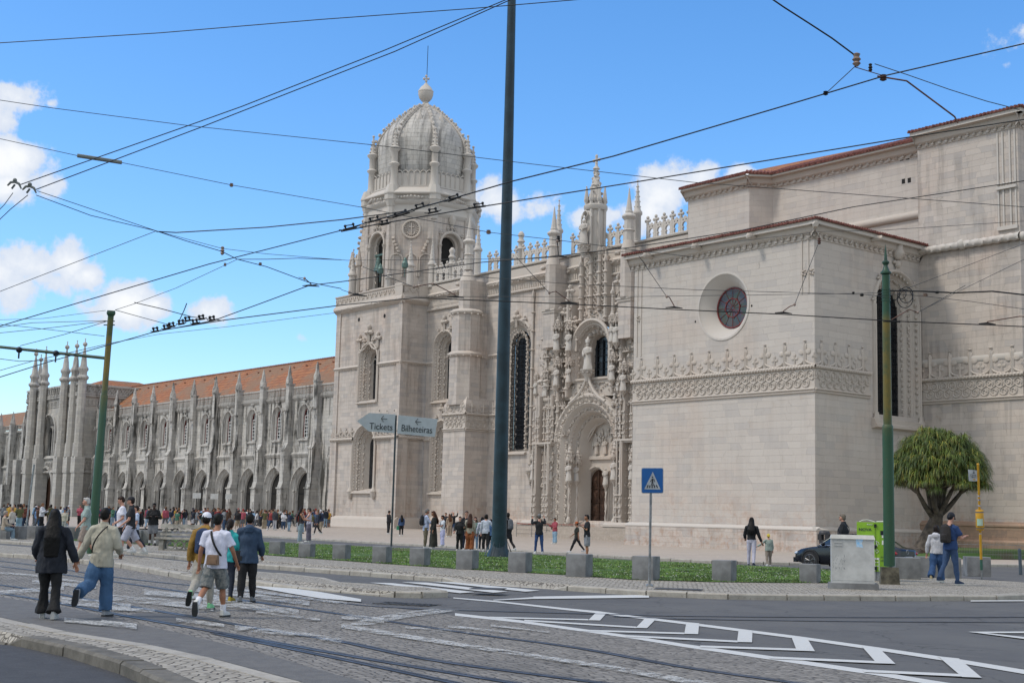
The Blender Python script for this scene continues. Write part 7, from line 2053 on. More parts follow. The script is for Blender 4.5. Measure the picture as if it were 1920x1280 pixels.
# ---- the crowd far off in front of the long wing ----
def proto(p, vox=.026):
    J = skeleton(p); body, hp = make_body(J, p, vox, False)
    H0 = max(q.z for q in body.v); mb = MB()
    mb.k = 0; mb.add(body.v, [f for f, m in zip(body.f, body.mi)])
    for i, part in ((1, make_top(J, p, vox)), (2, make_bottom(J, p, vox)), (3, make_hair(J, p, hp, vox))):
        if part[0]: mb.k = i; mb.add(*part)
    if p.get('cap'): mb.k = 3; c_ = make_cap(hp); mb.add(c_.v, c_.f)
    mb.k = 4
    for k in 'LR': c_ = make_shoes(J, p, k); mb.add(c_.v, c_.f)
    if p.get('bp'):
        mb.k = 5; c = J['chest']+V((0, -.2, 0)); loft(mb, [c+V((0, 0, -.2)), c, c+V((0, .01, .2))], [(.12, .07), (.15, .09), (.08, .05)], 10)
    mb.v = [q*(1/H0) for q in mb.v]
    me = bpy.data.meshes.new('person'); me.from_pydata([tuple(q) for q in mb.v], [], mb.f)
    for _ in range(6): me.materials.append(None)
    me.polygons.foreach_set('material_index', mb.mi); me.polygons.foreach_set('use_smooth', [True]*len(mb.f)); me.update()
    return me
PR = []
for st, bt, hs, lg, ex in (('jacket', 'slim', 'short', STAND, {}), ('tee', 'trousers', 'short', WALK, {}), ('long', 'wide', 'long', STAND, {}), ('hoodie', 'slim', 'short', WALK2, {'bp': 1}),
        ('tee', 'shorts', 'cap', STAND, {'cap': '#fff'}), ('long', 'longskirt', 'long', STAND, {}), ('jacket', 'trousers', 'ponytail', STAND, {'arms': {'L': (30, 10, 80), 'R': (30, 10, 80)}}),
        ('polo', 'slim', 'short', STAND, {'arms': {'L': (60, 15, 60), 'R': (10, 15, 20)}}), ('long', 'slim', 'bob', WALK, {}), ('jacket', 'trousers', 'cap', STAND, {'cap': '#fff', 'bp': 1}), ('long', 'skirt', 'bun', STAND, {}), ('tee', 'wide', 'curl', STAND, {'arms': {'L': (8, 30, 90), 'R': (8, 12, 10)}})):
    d = dict(top=('#fff', st), bottom=('#fff', bt), hair=('#fff', hs), legs=lg, fat=random.uniform(.95, 1.12)); d.update(ex)
    PR.append((proto(d), st, bt, hs, ex))
TOPC = [('#141519', 'black'), ('#1e2a44', 'navy'), ('#c4c6cc', 'white'), ('#6f7378', 'grey'), ('#35506f', 'denim blue'), ('#7a2b2a', 'red'), ('#2c3038', 'dark grey'), ('#16202f', 'dark navy'), ('#a89a84', 'beige'), ('#3f6b58', 'green'), ('#7ea0c0', 'light blue'), ('#a04c5c', 'pink'), ('#5a4334', 'brown'), ('#b08a38', 'mustard'), ('#5b5a3c', 'olive'), ('#15171c', 'black'), ('#23262e', 'charcoal')]
BOTC = [('#15161a', 'black trousers'), ('#2b4361', 'blue jeans'), ('#7b93a8', 'pale jeans'), ('#1d2536', 'navy trousers'), ('#8d8270', 'khaki trousers'), ('#55585c', 'grey trousers'), ('#a9aab0', 'white trousers')]
HAIRC = ['#17120f', '#2b1e17', '#4a3526', '#8a8580', '#15110f', '#6b4c30']
WHERE = [(0, 55, 'before the gatehouse gateway'), (55, 110, 'behind the waist-long hair'), (110, 175, 'below the gatehouse turrets'), (175, 235, 'near the left green pole'), (235, 300, 'behind the black hoodie'),
         (300, 345, 'below the middle grey arches'), (345, 400, 'by the small white signs'), (400, 450, 'right of the small signs'), (450, 500, 'before the fourth arch'), (500, 545, 'before the third arch'), (545, 590, 'by the tower barrier'), (590, 622, 'at the tower corner')]
used_l = {}
MODS = ['', 'tall ', 'short ', 'slim ', 'broad ']
for i in range(165):
    x = random.uniform(2, 618) if i > 45 else random.choice((random.uniform(470, 532), random.uniform(560, 618), random.uniform(260, 460)))
    y = 982.5+x*.011+random.choice((0, 0, 1, 2, 3, 5))+random.uniform(-1.5, 1.5)
    if random.random() < .12: y += random.uniform(3, 8)
    me, st, bt, hs, ex = PR[i % len(PR)]
    tc, tn = random.choice(TOPC); bc, bn = random.choice(BOTC)
    if bt == 'shorts': bn = bn.replace('trousers', 'shorts').replace('jeans', 'denim shorts')
    if 'skirt' in bt: bn = bn.replace('trousers', 'skirt').replace('jeans', 'denim skirt')
    garment = {'tee': 't-shirt', 'long': 'long-sleeved top', 'jacket': 'jacket', 'hoodie': 'hoodie', 'polo': 'polo shirt'}[st]
    wh = next(w for a, b, w in WHERE if a <= x < b or b == 622)
    H = random.uniform(1.58, 1.84); key = (tn, garment, bn, wh); m_ = 'tall ' if H > 1.76 else 'short ' if H < 1.63 else ''
    tries = 0
    while (m_,)+key in used_l and tries < 30:
        tc, tn = random.choice(TOPC); bc, bn2 = random.choice(BOTC)
        if not ('shorts' in bn or 'skirt' in bn): bn = bn2
        key = (tn, garment, bn, wh); tries += 1
    used_l[(m_,)+key] = 1
    pos = ground_at(x, y, 'p')
    o = bpy.data.objects.new('person', me); COL.objects.link(o)
    o.location = pos; o.scale = (H, H, H); o.rotation_euler = (0, 0, random.uniform(0, 2*pi))
    cols6 = [simple('skin_'+(k_ := random.choice(['fair', 'tan', 'mid', 'dark', 'fair'])), lin(SKIN[k_]), .6, var=.08, scale=6), cloth(tc), cloth(bc), cloth(random.choice(HAIRC)) if not ex.get('cap') else cloth(random.choice(['#c9cbd2', '#1d2333', '#8f2e28', '#2b2b2f'])), cloth(random.choice(['#d0d0d0', '#1b1b1e', '#8a8a8a'])), cloth(random.choice(['#16181c', '#2a3a55', '#5b2b2b']))]
    for q in range(6): o.material_slots[q].link = 'OBJECT'; o.material_slots[q].material = cols6[q]
    hn = {'cap': ' and cap', 'long': ' with long hair', 'ponytail': ' with ponytail', 'bun': ' with hair bun', 'curl': ' with curly hair'}.get(hs, '')
    tag(o, f'{m_}person{hn} in {tn} {garment} and {bn} {wh}', 'person', 'crowd queueing in front of the long wing')
    words = o['label'].split()
    if len(words) > 16: o['label'] = f'{m_}person in {tn} {garment} and {bn} {wh}'
    if len(o['label'].split()) > 16: o['label'] = o['label'].replace(' long-sleeved', '')
    if len(o['label'].split()) > 16: print('LONG', o['label'])
# ---------------- concrete cubes ----------------
random.seed(55)
M_conc = simple('grey_concrete', (.185, .188, .192), .85, var=.22, scale=2.2, bmp=.25, bscale=25)
M_conc2 = simple('pale_concrete', (.36, .34, .30), .88, var=.3, scale=3, bmp=.4, bscale=18)
def cube_bollard(px_, py_, wpx, rot, label, zone=.13, hh=None, z=None):
    """(px,py) = foot of the front vertical edge"""
    p = GZ(px_, py_, zone); D = (p-V((0, 0, CAM_H))).dot(_d); w = wpx
    mb = MB(); b = .012; h = hh or w*.82; hw = w*.36
    pr = [(hw-b, 0), (hw, b), (hw, h-b), (hw-b, h)]
    for (z0, i0), (z1, i1) in (((0, b), (b, 0)), ((b, 0), (h-b, 0)), ((h-b, 0), (h, b))):
        q0, q1 = hw-i0, hw-i1
        mb.add([(-q0,-q0,z0),(q0,-q0,z0),(q0,q0,z0),(-q0,q0,z0),(-q1,-q1,z1),(q1,-q1,z1),(q1,q1,z1),(-q1,q1,z1)], [(0,1,5,4),(1,2,6,5),(2,3,7,6),(3,0,4,7)]+([(4,5,6,7)] if z1 == h else [])+([(3,2,1,0)] if z0 == 0 else []))
    o = mb.build('concrete_cube', M_conc); 
    c = V((p.x, p.y, zone)); away = V((p.x, p.y, 0)).normalized()*hw*1.25
    o.location = (c.x+away.x, c.y+away.y, zone-.01); o.rotation_euler.z = rot
    return tag(o, label, 'concrete cube', 'grey concrete cubes edging the pavement')
CUBES = [(519,1039.5,.62,'cube nearest the navy jacket walker, leftmost on the open lawn'),(575,1045,.62,'cube below the two people talking'),(640,1049,.66,'third cube on the open lawn with a dark chip at its foot'),
         (716,1055,.68,'cube just left of the ticket sign post foot'),(787,1060,.70,'cube in front of the khaki trousers'),(876,1067,.73,'cube in front of the rust trousers left of the tall pole'),
         (975,1073,.75,'cube just right of the tall pole'),(1086,1081,.80,'cube in front of the grey shorts, largest on the lawn'),(1211,1087,.82,'cube right behind the crossing sign post'),(1358,1090,.74,'cube with a round stain, alone on the clover'),
         (1519,1092,.66,'cube left of the grey cabinet in front of the car wheel')]
fw = V((-1, 0, 0))
for i, (x, y, w, lab) in enumerate(CUBES): cube_bollard(x, y, w, .62-.02*i, 'grey concrete '+lab, hh=w*(.80 if i < 6 else .78))
for x, y, w, lab in [(1700,1085,.95,'slab right of the right green pole, below the tail lamps'),(1742,1082,1.0,'slab below the white hooded top'),(1775,1083,1.0,'slab behind the blue t-shirt walker'),(1832,1080,.98,'slab behind the yellow bus stop post'),]:
    cube_bollard(x, y, w*1.1, .75, 'grey concrete '+lab, hh=.66)
for x, y, w, lab in [(8,1010,.9,'block under the seated person at the left edge'),(30,1010,.95,'block right of the navy striped trousers'),(62,1009,.95,'block behind the waist-long hair'),(100,1011,1.1,'block between the couple'),(134,1011,1.1,'block left of the white-haired figure'),
                     (258,1019,.85,'block left of the black hoodie figure'),(303,1022,.85,'block between the black hoodie and the bench'),(280,1019.5,.85,'block behind the black hoodie legs')]:
    cube_bollard(x, y, w, .62, 'grey concrete '+lab, hh=.62)
# ---------------- tall mast and tram poles ----------------
M_mast = simple('dark_teal_paint', (.013, .036, .054), .45, var=.25, scale=1.5)
p = GZ(935, 1043, .14); Dm = (p-V((0, 0, CAM_H))).dot(_d)
mast = thing('lighting_mast', 'very tall dark teal lighting mast with flared foot standing on the lawn', 'mast', p)
top = GD(960, -20, Dm)-p; mb = MB(); n_ = 14; ax = V((top.x, top.y, top.z))
def rad_(t): return .31-.145*t
mb.tube([ax*(i/n_) for i in range(n_+1)], [rad_(i/n_) for i in range(n_+1)], 20)
mb.tube([ax*(1.0), ax*1.3], [rad_(1), .1], 20)
mb.build('pole', M_mast, mast, smooth=40)
mb = MB(); mb.lathe([(.50, 0), (.47, .1), (.36, .35), (.325, .8)], 0, 0, 20)
for k in range(10):
    w_ = 2*pi*k/10; mb.add([V((cos(w_)*.30, sin(w_)*.30, .75)), V((cos(w_)*.60, sin(w_)*.60, 0)), V((cos(w_)*.60, sin(w_)*.60, .06)), V((cos(w_+.05)*.30, sin(w_+.05)*.30, .75)), V((cos(w_+.05)*.60, sin(w_+.05)*.60, 0))], [(0,1,2), (3,4,2), (0,2,3)])
mb.build('flared_foot', M_mast, mast, smooth=40)
mb = MB(); q = ax*.36; mb.tube([q-ax*.002, q+ax*.0005], rad_(.36)+.012, 20); mb.build('joint_ring', M_mast, mast)
def greenmat(name, patch):
    m, t, b = newmat(name); tcn = N(t, 'ShaderNodeTexCoord'); s = N(t, 'ShaderNodeSeparateXYZ'); L(t, tcn.outputs['Object'], s.inputs[0])
    n1 = noise_(t, tcn.outputs['Object'], 1.6, 6, .7); n2 = noise_(t, tcn.outputs['Object'], 14, 4, .6)
    col = mixc(t, n1, (.018, .062, .030), (.026, .082, .042))
    z0, z1 = patch
    band = math_(t, 'MULTIPLY', maprange(t, s.outputs[2], z0-.7, z0+.5), maprange(t, s.outputs[2], z1+.35, z1-.1))
    col = mixc(t, math_(t, 'MULTIPLY', band, maprange(t, n1, .25, .6)), col, (.16, .115, .018))
    col = mixc(t, math_(t, 'MULTIPLY', maprange(t, n2, .62, .75), .5), col, (.15, .05, .02))
    setc(t, b.inputs['Base Color'], col); b.inputs['Roughness'].default_value = .5
    return m
M_gpole = greenmat('weathered_green_paint_right', (4.6, 7.2)); M_gpole2 = greenmat('weathered_green_paint_left', (5.3, 7.8)); M_green = simple('dark_green_paint', (.016, .058, .030), .5, var=.3)
p = GZ(1668, 1094, .13); Dp = (p-V((0, 0, CAM_H))).dot(_d)
def hz(py_): return (990.0-py_)/FPX*Dp+CAM_H-.13
rp = thing('tram_pole', 'green and rust yellow tram pole with pointed finial on a square stone block', 'pole', p)
lean = (GD(1661, 520, Dp)-p); lean = V((lean.x/lean.z, lean.y/lean.z, 1))
def ln(z): return lean*z
mb = MB(); H1 = hz(800)
mb.tube([ln(.5), ln(H1-.05), ln(H1), ln(H1+.06)], [.155, .15, .15, .118], 18); mb.tube([ln(H1), ln(hz(600)), ln(hz(545)), ln(hz(518))], [.118, .112, .105, .105], 18)
mb.build('shaft', M_gpole, rp, smooth=40)
mb = MB(); c = lean*hz(518); zz = hz(518)
mb.lathe([(.105, zz), (.15, zz+.02), (.15, zz+.06), (.10, zz+.10), (.06, zz+.22), (.055, zz+.26), (.10, zz+.32), (.10, zz+.35), (.045, zz+.40), (.035, zz+.55), (.005, zz+.85)], c.x, c.y, 14); mb.build('finial', M_green, rp, smooth=40)
mb = MB()
for k in range(5): z = hz(560)+k*.075-.1; q = ln(z); mb.tube([q, q+V((0, 0, .022))], .125, 14)
mb.build('clamp_rings', M_gpole, rp)
mb = MB(); mb.taper(-.26, .26, -.26, .26, -.02, .46, .03, .03); o = mb.build('stone_block', simple('dark_stone_block', (.10, .09, .065), .9, var=.4, scale=4, bmp=.5), rp); o.rotation_euler.z = .7
mb = MB()
for rr, c0 in ((.21, (1699, 553)), (.24, (1697, 560)), (.13, (1691, 551))):
    cc = GD(c0[0], c0[1], Dp-.2)-p
    mb.tube([cc+_R*rr*cos(w_)*.9+_U*rr*sin(w_)*1.05 for w_ in [2*pi*k/20 for k in range(20)]], .011, 5, closed=True)
mb.tube([GD(1668, 568, Dp)-p, GD(1683, 560, Dp-.2)-p, GD(1690, 548, Dp-.2)-p], .012, 5); mb.build('cable_coils', M_iron, rp)
p = GZ(171, 1037, .13); Dl = (p-V((0, 0, CAM_H))).dot(_d)
lp = thing('tram_pole', 'leaning green tram pole with rust yellow band and long side arm at the left', 'pole', p)
t_ = GD(208, 590, Dl)-p; mb = MB(); mb.tube([t_*0, t_*.45, t_*.455, t_*.66, t_*.665, t_], [.155, .145, .125, .122, .102, .100], 18); mb.build('shaft', M_gpole2, lp, smooth=40)
mb = MB(); t1 = GD(208.5, 582, Dl)-p; mb.tube([t_*.995, t_, t_+(t1-t_)*.4, t1], [.10, .135, .15, .13], 14)
for py_ in (602, 609): q = GD(206.5, py_, Dl)-p; mb.tube([q-_R*.22, q+_R*.16], .02, 5)
mb.build('collar', M_green, lp)
ar0, ar1 = GD(196, 671, Dl)-p, GD(-40, 646, Dl+1)-p
mb = MB(); mb.tube([ar0+(ar0-ar1)*.015, ar0, ar1], [.05, .055, .05], 8); mb.lathe([(.1, 0), (.1, .01)], 0, 0, 6); mb.build('arm', M_green, lp)
mb = MB()
for px_ in (36, 105): q = GD(px_, 652+px_*.1, Dl)-p; mb.blob(q, .11, 1); mb.tube([q, q-V((0, 0, .3))], .03, 5)
mb.build('insulator', M_iron, lp)
# ---------------- ticket direction sign ----------------
M_signg = simple('sign_grey_blue', (.42, .455, .50), .45, var=.05); M_post = simple('sign_post_paint', (.045, .058, .068), .5); M_text = simple('sign_text', (.025, .032, .042), .6)
p = GZ(733.5, 1026, .14); Ds = (p-V((0, 0, CAM_H))).dot(_d)
ts = thing('direction_sign', 'pale grey arrow sign reading Tickets and Bilheteiras on a thin dark post', 'sign', p)
tp = GD(742.5, 778, Ds)-p; mb = MB(); mb.tube([V((0, 0, 0)), tp], [.048, .048], 10); mb.build('post', M_post, ts, smooth=40)
def panel(name, pts, D, mat, par, org, th=.03):
    mb = MB(); q = [GD(x, y, D)-org for x, y in pts]; n = len(q); b = [v+_d*th for v in q]
    mb.add(q+b, [tuple(range(n)), tuple(range(n, 2*n))[::-1]]+[(i, (i+1) % n, n+(i+1) % n, n+i) for i in range(n)]); return mb.build(name, mat, par)
def text3(body, px_, py_, D, size_px, par, org, mat, ang=0.0, align='CENTER', name='lettering', sx=1.0, ext=.002):
    cu = bpy.data.curves.new(name, 'FONT'); cu.body = body; cu.size = size_px*D/FPX; cu.align_x = align; cu.align_y = 'CENTER'; cu.extrude = ext; cu.space_character = 1.0
    o = bpy.data.objects.new(name, cu); COL.objects.link(o)
    x = (_R*cos(ang)-_U*sin(ang)); y = (_R*sin(ang)+_U*cos(ang))
    M_ = Matrix((x*sx, y, -_d)).transposed().to_4x4(); M_.translation = GD(px_, py_, D)-org
    dg = bpy.context.evaluated_depsgraph_get(); me = bpy.data.meshes.new_from_object(o.evaluated_get(dg)); me.transform(M_)
    bpy.data.objects.remove(o); me.materials.clear(); me.materials.append(mat)
    o = bpy.data.objects.new(name, me); COL.objects.link(o); o.parent = par; return o
pa = panel('left_panel', [(669.5,789), (692,773.8), (741.5,776.5), (739,811.5), (691,808.3)], Ds-.1, M_signg, ts, p)
text3('Tickets', 714.5, 800, Ds-.12, 17.5, pa, p, M_text, radians(3.5), sx=.86)
mb = MB()
def stroke(mb, pts, D, w): mb.tube([GD(x, y, D)-p for x, y in pts], w*D/FPX/2, 5)
stroke(mb, [(715, 784.3), (726, 785.3)], Ds-.12, 1.0); stroke(mb, [(719.5, 779), (715, 784.3), (719, 790.5)], Ds-.12, 1.0); mb.build('arrow', M_text, pa)
pb = panel('right_panel', [(747,777.8), (820.5,785.5), (815.5,819), (744.5,812.5)], Ds-.1, M_signg, ts, p)
text3('Bilheteiras', 781.5, 804.5, Ds-.12, 17.5, pb, p, M_text, radians(4.5), sx=.80)
mb = MB(); stroke(mb, [(779, 790), (790, 790.8)], Ds-.12, 1.0); stroke(mb, [(784, 784.5), (779, 790), (783.5, 796)], Ds-.12, 1.0); mb.build('arrow', M_text, pb)
# ---------------- pedestrian crossing sign ----------------
M_blue = simple('sign_blue', (.012, .105, .34), .4, var=.05); M_galv = simple('galvanised_steel', (.28, .29, .30), .45, .6, var=.2, scale=8); M_sw = simple('sign_white', (.42, .44, .46), .5)
p = GZ(1217.5, 1098, .13); Dz = (p-V((0, 0, CAM_H))).dot(_d)
cs = thing('crossing_sign', 'square blue pedestrian crossing sign on a thin galvanised post', 'sign', p)
tp = GD(1221, 880, Dz)-p; mb = MB(); mb.tube([V((0, 0, 0)), tp], .03, 10); mb.lathe([(.09, 0), (.08, .04), (.03, .06)], 0, 0, 10); mb.build('post', M_galv, cs, smooth=40)
def rrect(x0, y0, x1, y1, r, n=5, sk=0):
    o = []
    for cx, cy, a0 in ((x1-r, y0+r, -90), (x1-r, y1-r, 0), (x0+r, y1-r, 90), (x0+r, y0+r, 180)):
        for i in range(n+1): a = radians(a0+90*i/n); o.append((cx+r*cos(a)+(cy)*0, cy+r*sin(a)))
    return o
bl = panel('back_plate', rrect(1202.6, 876.6, 1244, 924.4, 3), Dz-.02, M_sw, cs, p, .02)
bp_ = panel('blue_plate', rrect(1203.8, 877.8, 1242.8, 923.2, 2.4), Dz-.045, M_blue, cs, p, .02)
panel('white_triangle', [(1224, 884), (1238.6, 917.3), (1208, 916.6)], Dz-.055, M_sw, bp_, p, .006)
M_pict = simple('pictogram_black', (.01, .01, .016), .6)
mb = MB()
def st2(pts, w): mb.tube([GD(x, y, Dz-.06)-p for x, y in pts], w*Dz/FPX/2, 6)
mb.blob(GD(1223.3, 894, Dz-.06)-p, 1.35*Dz/FPX, 1)
st2([(1223.6, 897), (1223.4, 902.5)], 2.6); st2([(1222.8, 897.2), (1219, 902.6)], 1.1); st2([(1224.4, 897.2), (1227.2, 900), (1227.3, 902.8)], 1.1); st2([(1223, 902.5), (1221.5, 909)], 1.3); st2([(1224, 902.5), (1225, 909.5)], 1.3)
for x0, x1 in ((1215, 1213.4), (1218.8, 1218), (1222.7, 1222.7), (1226.6, 1227.6), (1230.5, 1232.8)): st2([(x0, 908.8), (x1, 914)], 1.9)
mb.build('walking_pictogram', M_pict, bp_)
# ---------------- grey cabinet ----------------
p = GZ(1599, 1103, .13); Dc = (p-V((0, 0, CAM_H))).dot(_d); yaw_c = atan2(p.y, p.x)-pi/2+.06
cb_ = thing('utility_cabinet', 'large pale grey electrical cabinet with peeling blue sticker on the pavement edge', 'cabinet', p, yaw_c)
k_ = Dc/FPX; wW = 78*k_; hH = 96*k_
M_cab = simple('cabinet_grey', (.45, .45, .44), .6, var=.12, scale=3, bmp=.15); 
mb = MB(); mb.taper(-wW*.57, wW*.60, -.25, .55, -.02, .14, .015, .015); mb.build('concrete_base', M_conc, cb_)
mb = MB(); mb.box(-wW/2, wW/2, -.16, .42, .14, hH-.04); bd = mb.build('body', M_cab, cb_)
mb = MB(); mb.taper(-wW/2-.02, wW/2+.02, -.19, .45, hH-.05, hH+.05, .03, .04); mb.build('lid', simple('cabinet_lid', (.52, .51, .48), .6, var=.1), cb_)
mb = MB()
for k in range(2): mb.box(-wW/2+.06, -wW/2+.26, -.175, -.16, hH-.16-k*.07, hH-.13-k*.07)
mb.build('vent', M_cab, cb_)
mb = MB(); rnd = random.Random(4)
for k in range(46):
    x, z = -wW/2+rnd.uniform(.03, .34), rnd.uniform(.45, .82); a = rnd.uniform(1.1, 1.9); l_ = rnd.uniform(.01, .05)
    mb.add([(x, -.1615, z), (x+cos(a)*l_, -.1615, z+sin(a)*l_), (x+cos(a)*l_+.008, -.1615, z+sin(a)*l_), (x+.007, -.1615, z)], [(0,1,2,3)])
for z_ in (.2, hH-.09): mb.box(-wW/2+.03, wW/2-.03, -.1615, -.158, z_, z_+.006)
mb.build('scratches', simple('paint_scratches', (.16, .17, .18), .8), cb_)
mb = MB(); mb.add([(.07, -.163, 1.24), (.26, -.163, 1.25), (.22, -.163, 1.15), (.25, -.163, 1.03), (.09, -.163, 1.05)], [(0,1,2,3,4)])
mb.build('blue_sticker', simple('sticker_blue', (.20, .45, .72), .6, col2=(.5, .58, .65), scale=18), cb_)
# ---------------- green vending kiosk ----------------
M_lime = simple('lime_green_panel', (.22, .42, .015), .4, var=.08); M_lime2 = simple('lime_green_shade', (.17, .34, .012), .4, var=.08)
p = GZ(1640, 1088, .13); Dk = (p-V((0, 0, CAM_H))).dot(_d); yk = atan2(p.y, p.x)-pi/2-.12
kk = thing('vending_kiosk', 'lime green kiosk with white sketch lines between the grey cabinet and the green pole', 'kiosk', p, yk)
k_ = Dk/FPX
def kx(x): return (x-1640)*k_
def kz(y): return (1088-y)*k_
mb = MB(); mb.box(kx(1608), kx(1662), 0, .7, kz(1071), kz(979.5)); mb.build('body', M_lime, kk)
mb = MB(); mb.box(kx(1609), kx(1661), .04, .66, 0, kz(1071)); mb.build('steel_plinth', M_galv, kk)
mb = MB(); mb.add([(kx(1645), -.005, kz(980)), (kx(1662), -.005, kz(980)), (kx(1662), -.005, kz(1071)), (kx(1649.5), -.005, kz(1071)), (kx(1649.5), -.005, kz(1008)), (kx(1650), -.005, kz(1000))], [(0,1,2,3,4,5)]); mb.build('side_panel', M_lime2, kk)
mb = MB(); mb.tube([(kx(x), .1, kz(y)) for x, y in ((1612, 979), (1618, 976), (1626, 975), (1634, 976.5), (1641, 979))], .012, 6); mb.tube([(kx(1642), .35, kz(978)), (kx(1660), .35, kz(977))], .02, 6); mb.build('top_rail', M_white, kk)
mb = MB(); mb.tube([(kx(1641.8), -.02, kz(981)), (kx(1642.5), -.02, kz(1030)), (kx(1644), -.02, kz(1088))], .006, 5)
for y in (986, 1025, 1065): mb.box(kx(1640), kx(1644.5), -.04, 0, kz(y+3), kz(y-3))
mb.box(kx(1651.5), kx(1660), -.02, 0, kz(1003), kz(995)); mb.build('lock_bar', M_iron, kk)
mb = MB()
def kt(pts, w=.008): mb.tube([(kx(x), -.01, kz(y)) for x, y in pts], w, 4)
kt([(1636, 1011), (1640, 1013), (1648, 1017), (1649, 1021)]); kt([(1643, 1014), (1646, 1024)]); kt([(1636, 1020), (1639, 1026), (1637.5, 1032)]); kt([(1641, 1032), (1645, 1037), (1648, 1034), (1645, 1030), (1642, 1033)]); kt([(1644, 1018), (1643, 1022), (1646, 1022)])
mb.box(kx(1637.5), kx(1649), -.012, -.004, kz(1049), kz(1045.5))
for y in (1054, 1060.5): mb.box(kx(1638), kx(1648.5), -.012, -.004, kz(y+.5), kz(y-.5))
for x in (1640, 1648): mb.box(kx(x), kx(x+1), -.012, -.004, kz(1070), kz(1047))
mb.box(kx(1654), kx(1657.5), -.012, -.004, kz(1021), kz(1013)); mb.box(kx(1654), kx(1657.5), -.012, -.004, kz(1008), kz(1000))
mb.build('white_sketch_lines', M_white, kk)
def ktext(body, x, y, size, mat, sx=1.0):
    cu = bpy.data.curves.new('t', 'FONT'); cu.body = body; cu.size = size*k_; cu.align_x = 'LEFT'; cu.align_y = 'CENTER'; cu.extrude = .002; cu.offset = .0015 if size > 6 else 0
    o = bpy.data.objects.new('t', cu); COL.objects.link(o); dg = bpy.context.evaluated_depsgraph_get(); me = bpy.data.meshes.new_from_object(o.evaluated_get(dg))
    me.transform(Matrix(((sx, 0, 0, kx(x)), (0, 0, -1, -.012), (0, 1, 0, kz(y)), (0, 0, 0, 1)))); bpy.data.objects.remove(o); me.materials.clear(); me.materials.append(mat)
    o = bpy.data.objects.new('lettering', me); COL.objects.link(o); o.parent = kk
ktext('NOVA', 1611.5, 993.5, 7.2, M_text, 1.15); ktext('emel', 1629.5, 983.7, 4.0, M_white); ktext('LINHA', 1651, 1044, 3.6, M_text); ktext('AERO', 1651, 1050.5, 3.6, M_text); ktext('A', 1637, 1006, 4.2, M_text)
mb = MB(); mb.blob((kx(1628), -.01, kz(983.7)), (.018, .004, .018), 1); mb.build('round_emblem', M_white, kk)
# ---------------- litter bin ----------------
p = ground_at(1546, 1046, 'p'); D_ = (p-V((0, 0, CAM_H))).dot(_d); k_ = D_/FPX
bn = thing('litter_bin', 'black litter bin with hooded top against the chapel corner', 'litter bin', p, .7)
mb = MB(); mb.lathe([(9*k_, 0), (10*k_, 34*k_)], 0, 0, 14); mb.build('body', simple('bin_black', (.03, .03, .035), .6), bn, smooth=40)
mb = MB(); mb.lathe([(10.5*k_, 44*k_), (10.5*k_, 47*k_), (8.5*k_, 50.5*k_), (0.5*k_, 51.5*k_)], 0, 0, 14)
for k in range(4): w_ = k*pi/2+.4; mb.box(10*k_*cos(w_)-.09, 10*k_*cos(w_)+.09, 10*k_*sin(w_)-.09, 10*k_*sin(w_)+.09, 34*k_, 45*k_)
mb.build('hood', MATS['bin_black'], bn)
mb = MB(); mb.lathe([(10.3*k_, 20*k_), (10.3*k_, 27*k_)], 0, 0, 14); mb.build('orange_band', simple('bin_orange', (.32, .12, .05), .6), bn)
# ---------------- bus stop post ----------------
M_yel = simple('bus_stop_yellow', (.52, .27, .012), .45, var=.1); M_tgreen = simple('teal_green_paint', (.03, .10, .07), .6)
p = GZ(1841, 1085, .13); Db = (p-V((0, 0, CAM_H))).dot(_d); k_ = Db/FPX
bs = thing('bus_stop', 'yellow bus stop post with small white flag and round timetable case', 'bus stop', p)
tp = GD(1833.5, 868, Db)-p
def bl_(t): return tp*t
mb = MB(); mb.tube([bl_(.17), bl_(.985), bl_(.99), bl_(1.0)], [.042, .036, .045, .03], 12); mb.build('post', M_yel, bs, smooth=40)
mb = MB(); mb.tube([bl_(0), bl_(.08)], .03, 10); mb.build('steel_foot', M_galv, bs); mb = MB(); mb.tube([bl_(.08), bl_(.17)], .043, 12); mb.build('green_sleeve', M_tgreen, bs)
def yz(y): return (1085-y)/(1085-868)
mb = MB(); mb.tube([bl_(yz(993)), bl_(yz(991)), bl_(yz(957)), bl_(yz(955))], [6.6*k_, 7.6*k_, 7.6*k_, 6.6*k_], 20); tcs = mb.build('timetable_case', M_yel, bs, smooth=40)
mb = MB(); mb.tube([bl_(yz(990)), bl_(yz(988.5))], 7.85*k_, 20); mb.tube([bl_(yz(960)), bl_(yz(958))], 7.85*k_, 20); mb.build('grey_bands', simple('case_band', (.1, .11, .13), .5), tcs)
c_ = bl_(yz(973)); fdir = V((-_d.x, -_d.y, 0)).normalized(); sdir_ = V((-fdir.y, fdir.x, 0))
vs = []
for i in range(7):
    a = -1.05+i*.25; dv = (fdir*cos(a)-sdir_*sin(a)*-1)*7.75*k_
    vs += [c_+dv+V((0, 0, -12*k_)), c_+dv+V((0, 0, 12*k_))]
mb = MB(); mb.add(vs, [(2*i, 2*i+1, 2*i+3, 2*i+2) for i in range(6)]); mb.build('timetable', simple('timetable_paper', (.38, .42, .36), .6, col2=(.25, .42, .3), scale=9), tcs)
fl = panel('flag', [(1815.5, 880), (1832, 881.5), (1833.5, 901.8), (1817, 901.3)], Db, M_sw, bs, p, .02)
text3('Carris', 1825, 890.5, Db-.02, 4.4, fl, p, M_text, radians(4)); text3('Belem', 1825.5, 894, Db-.02, 3.0, fl, p, M_text, radians(4))
mb = MB(); mb.tube([GD(x, y, Db-.01)-p for x, y in ((1825.5, 883), (1826.5, 886.5), (1824, 887))], .012, 4); mb.build('emblem', M_text, fl)
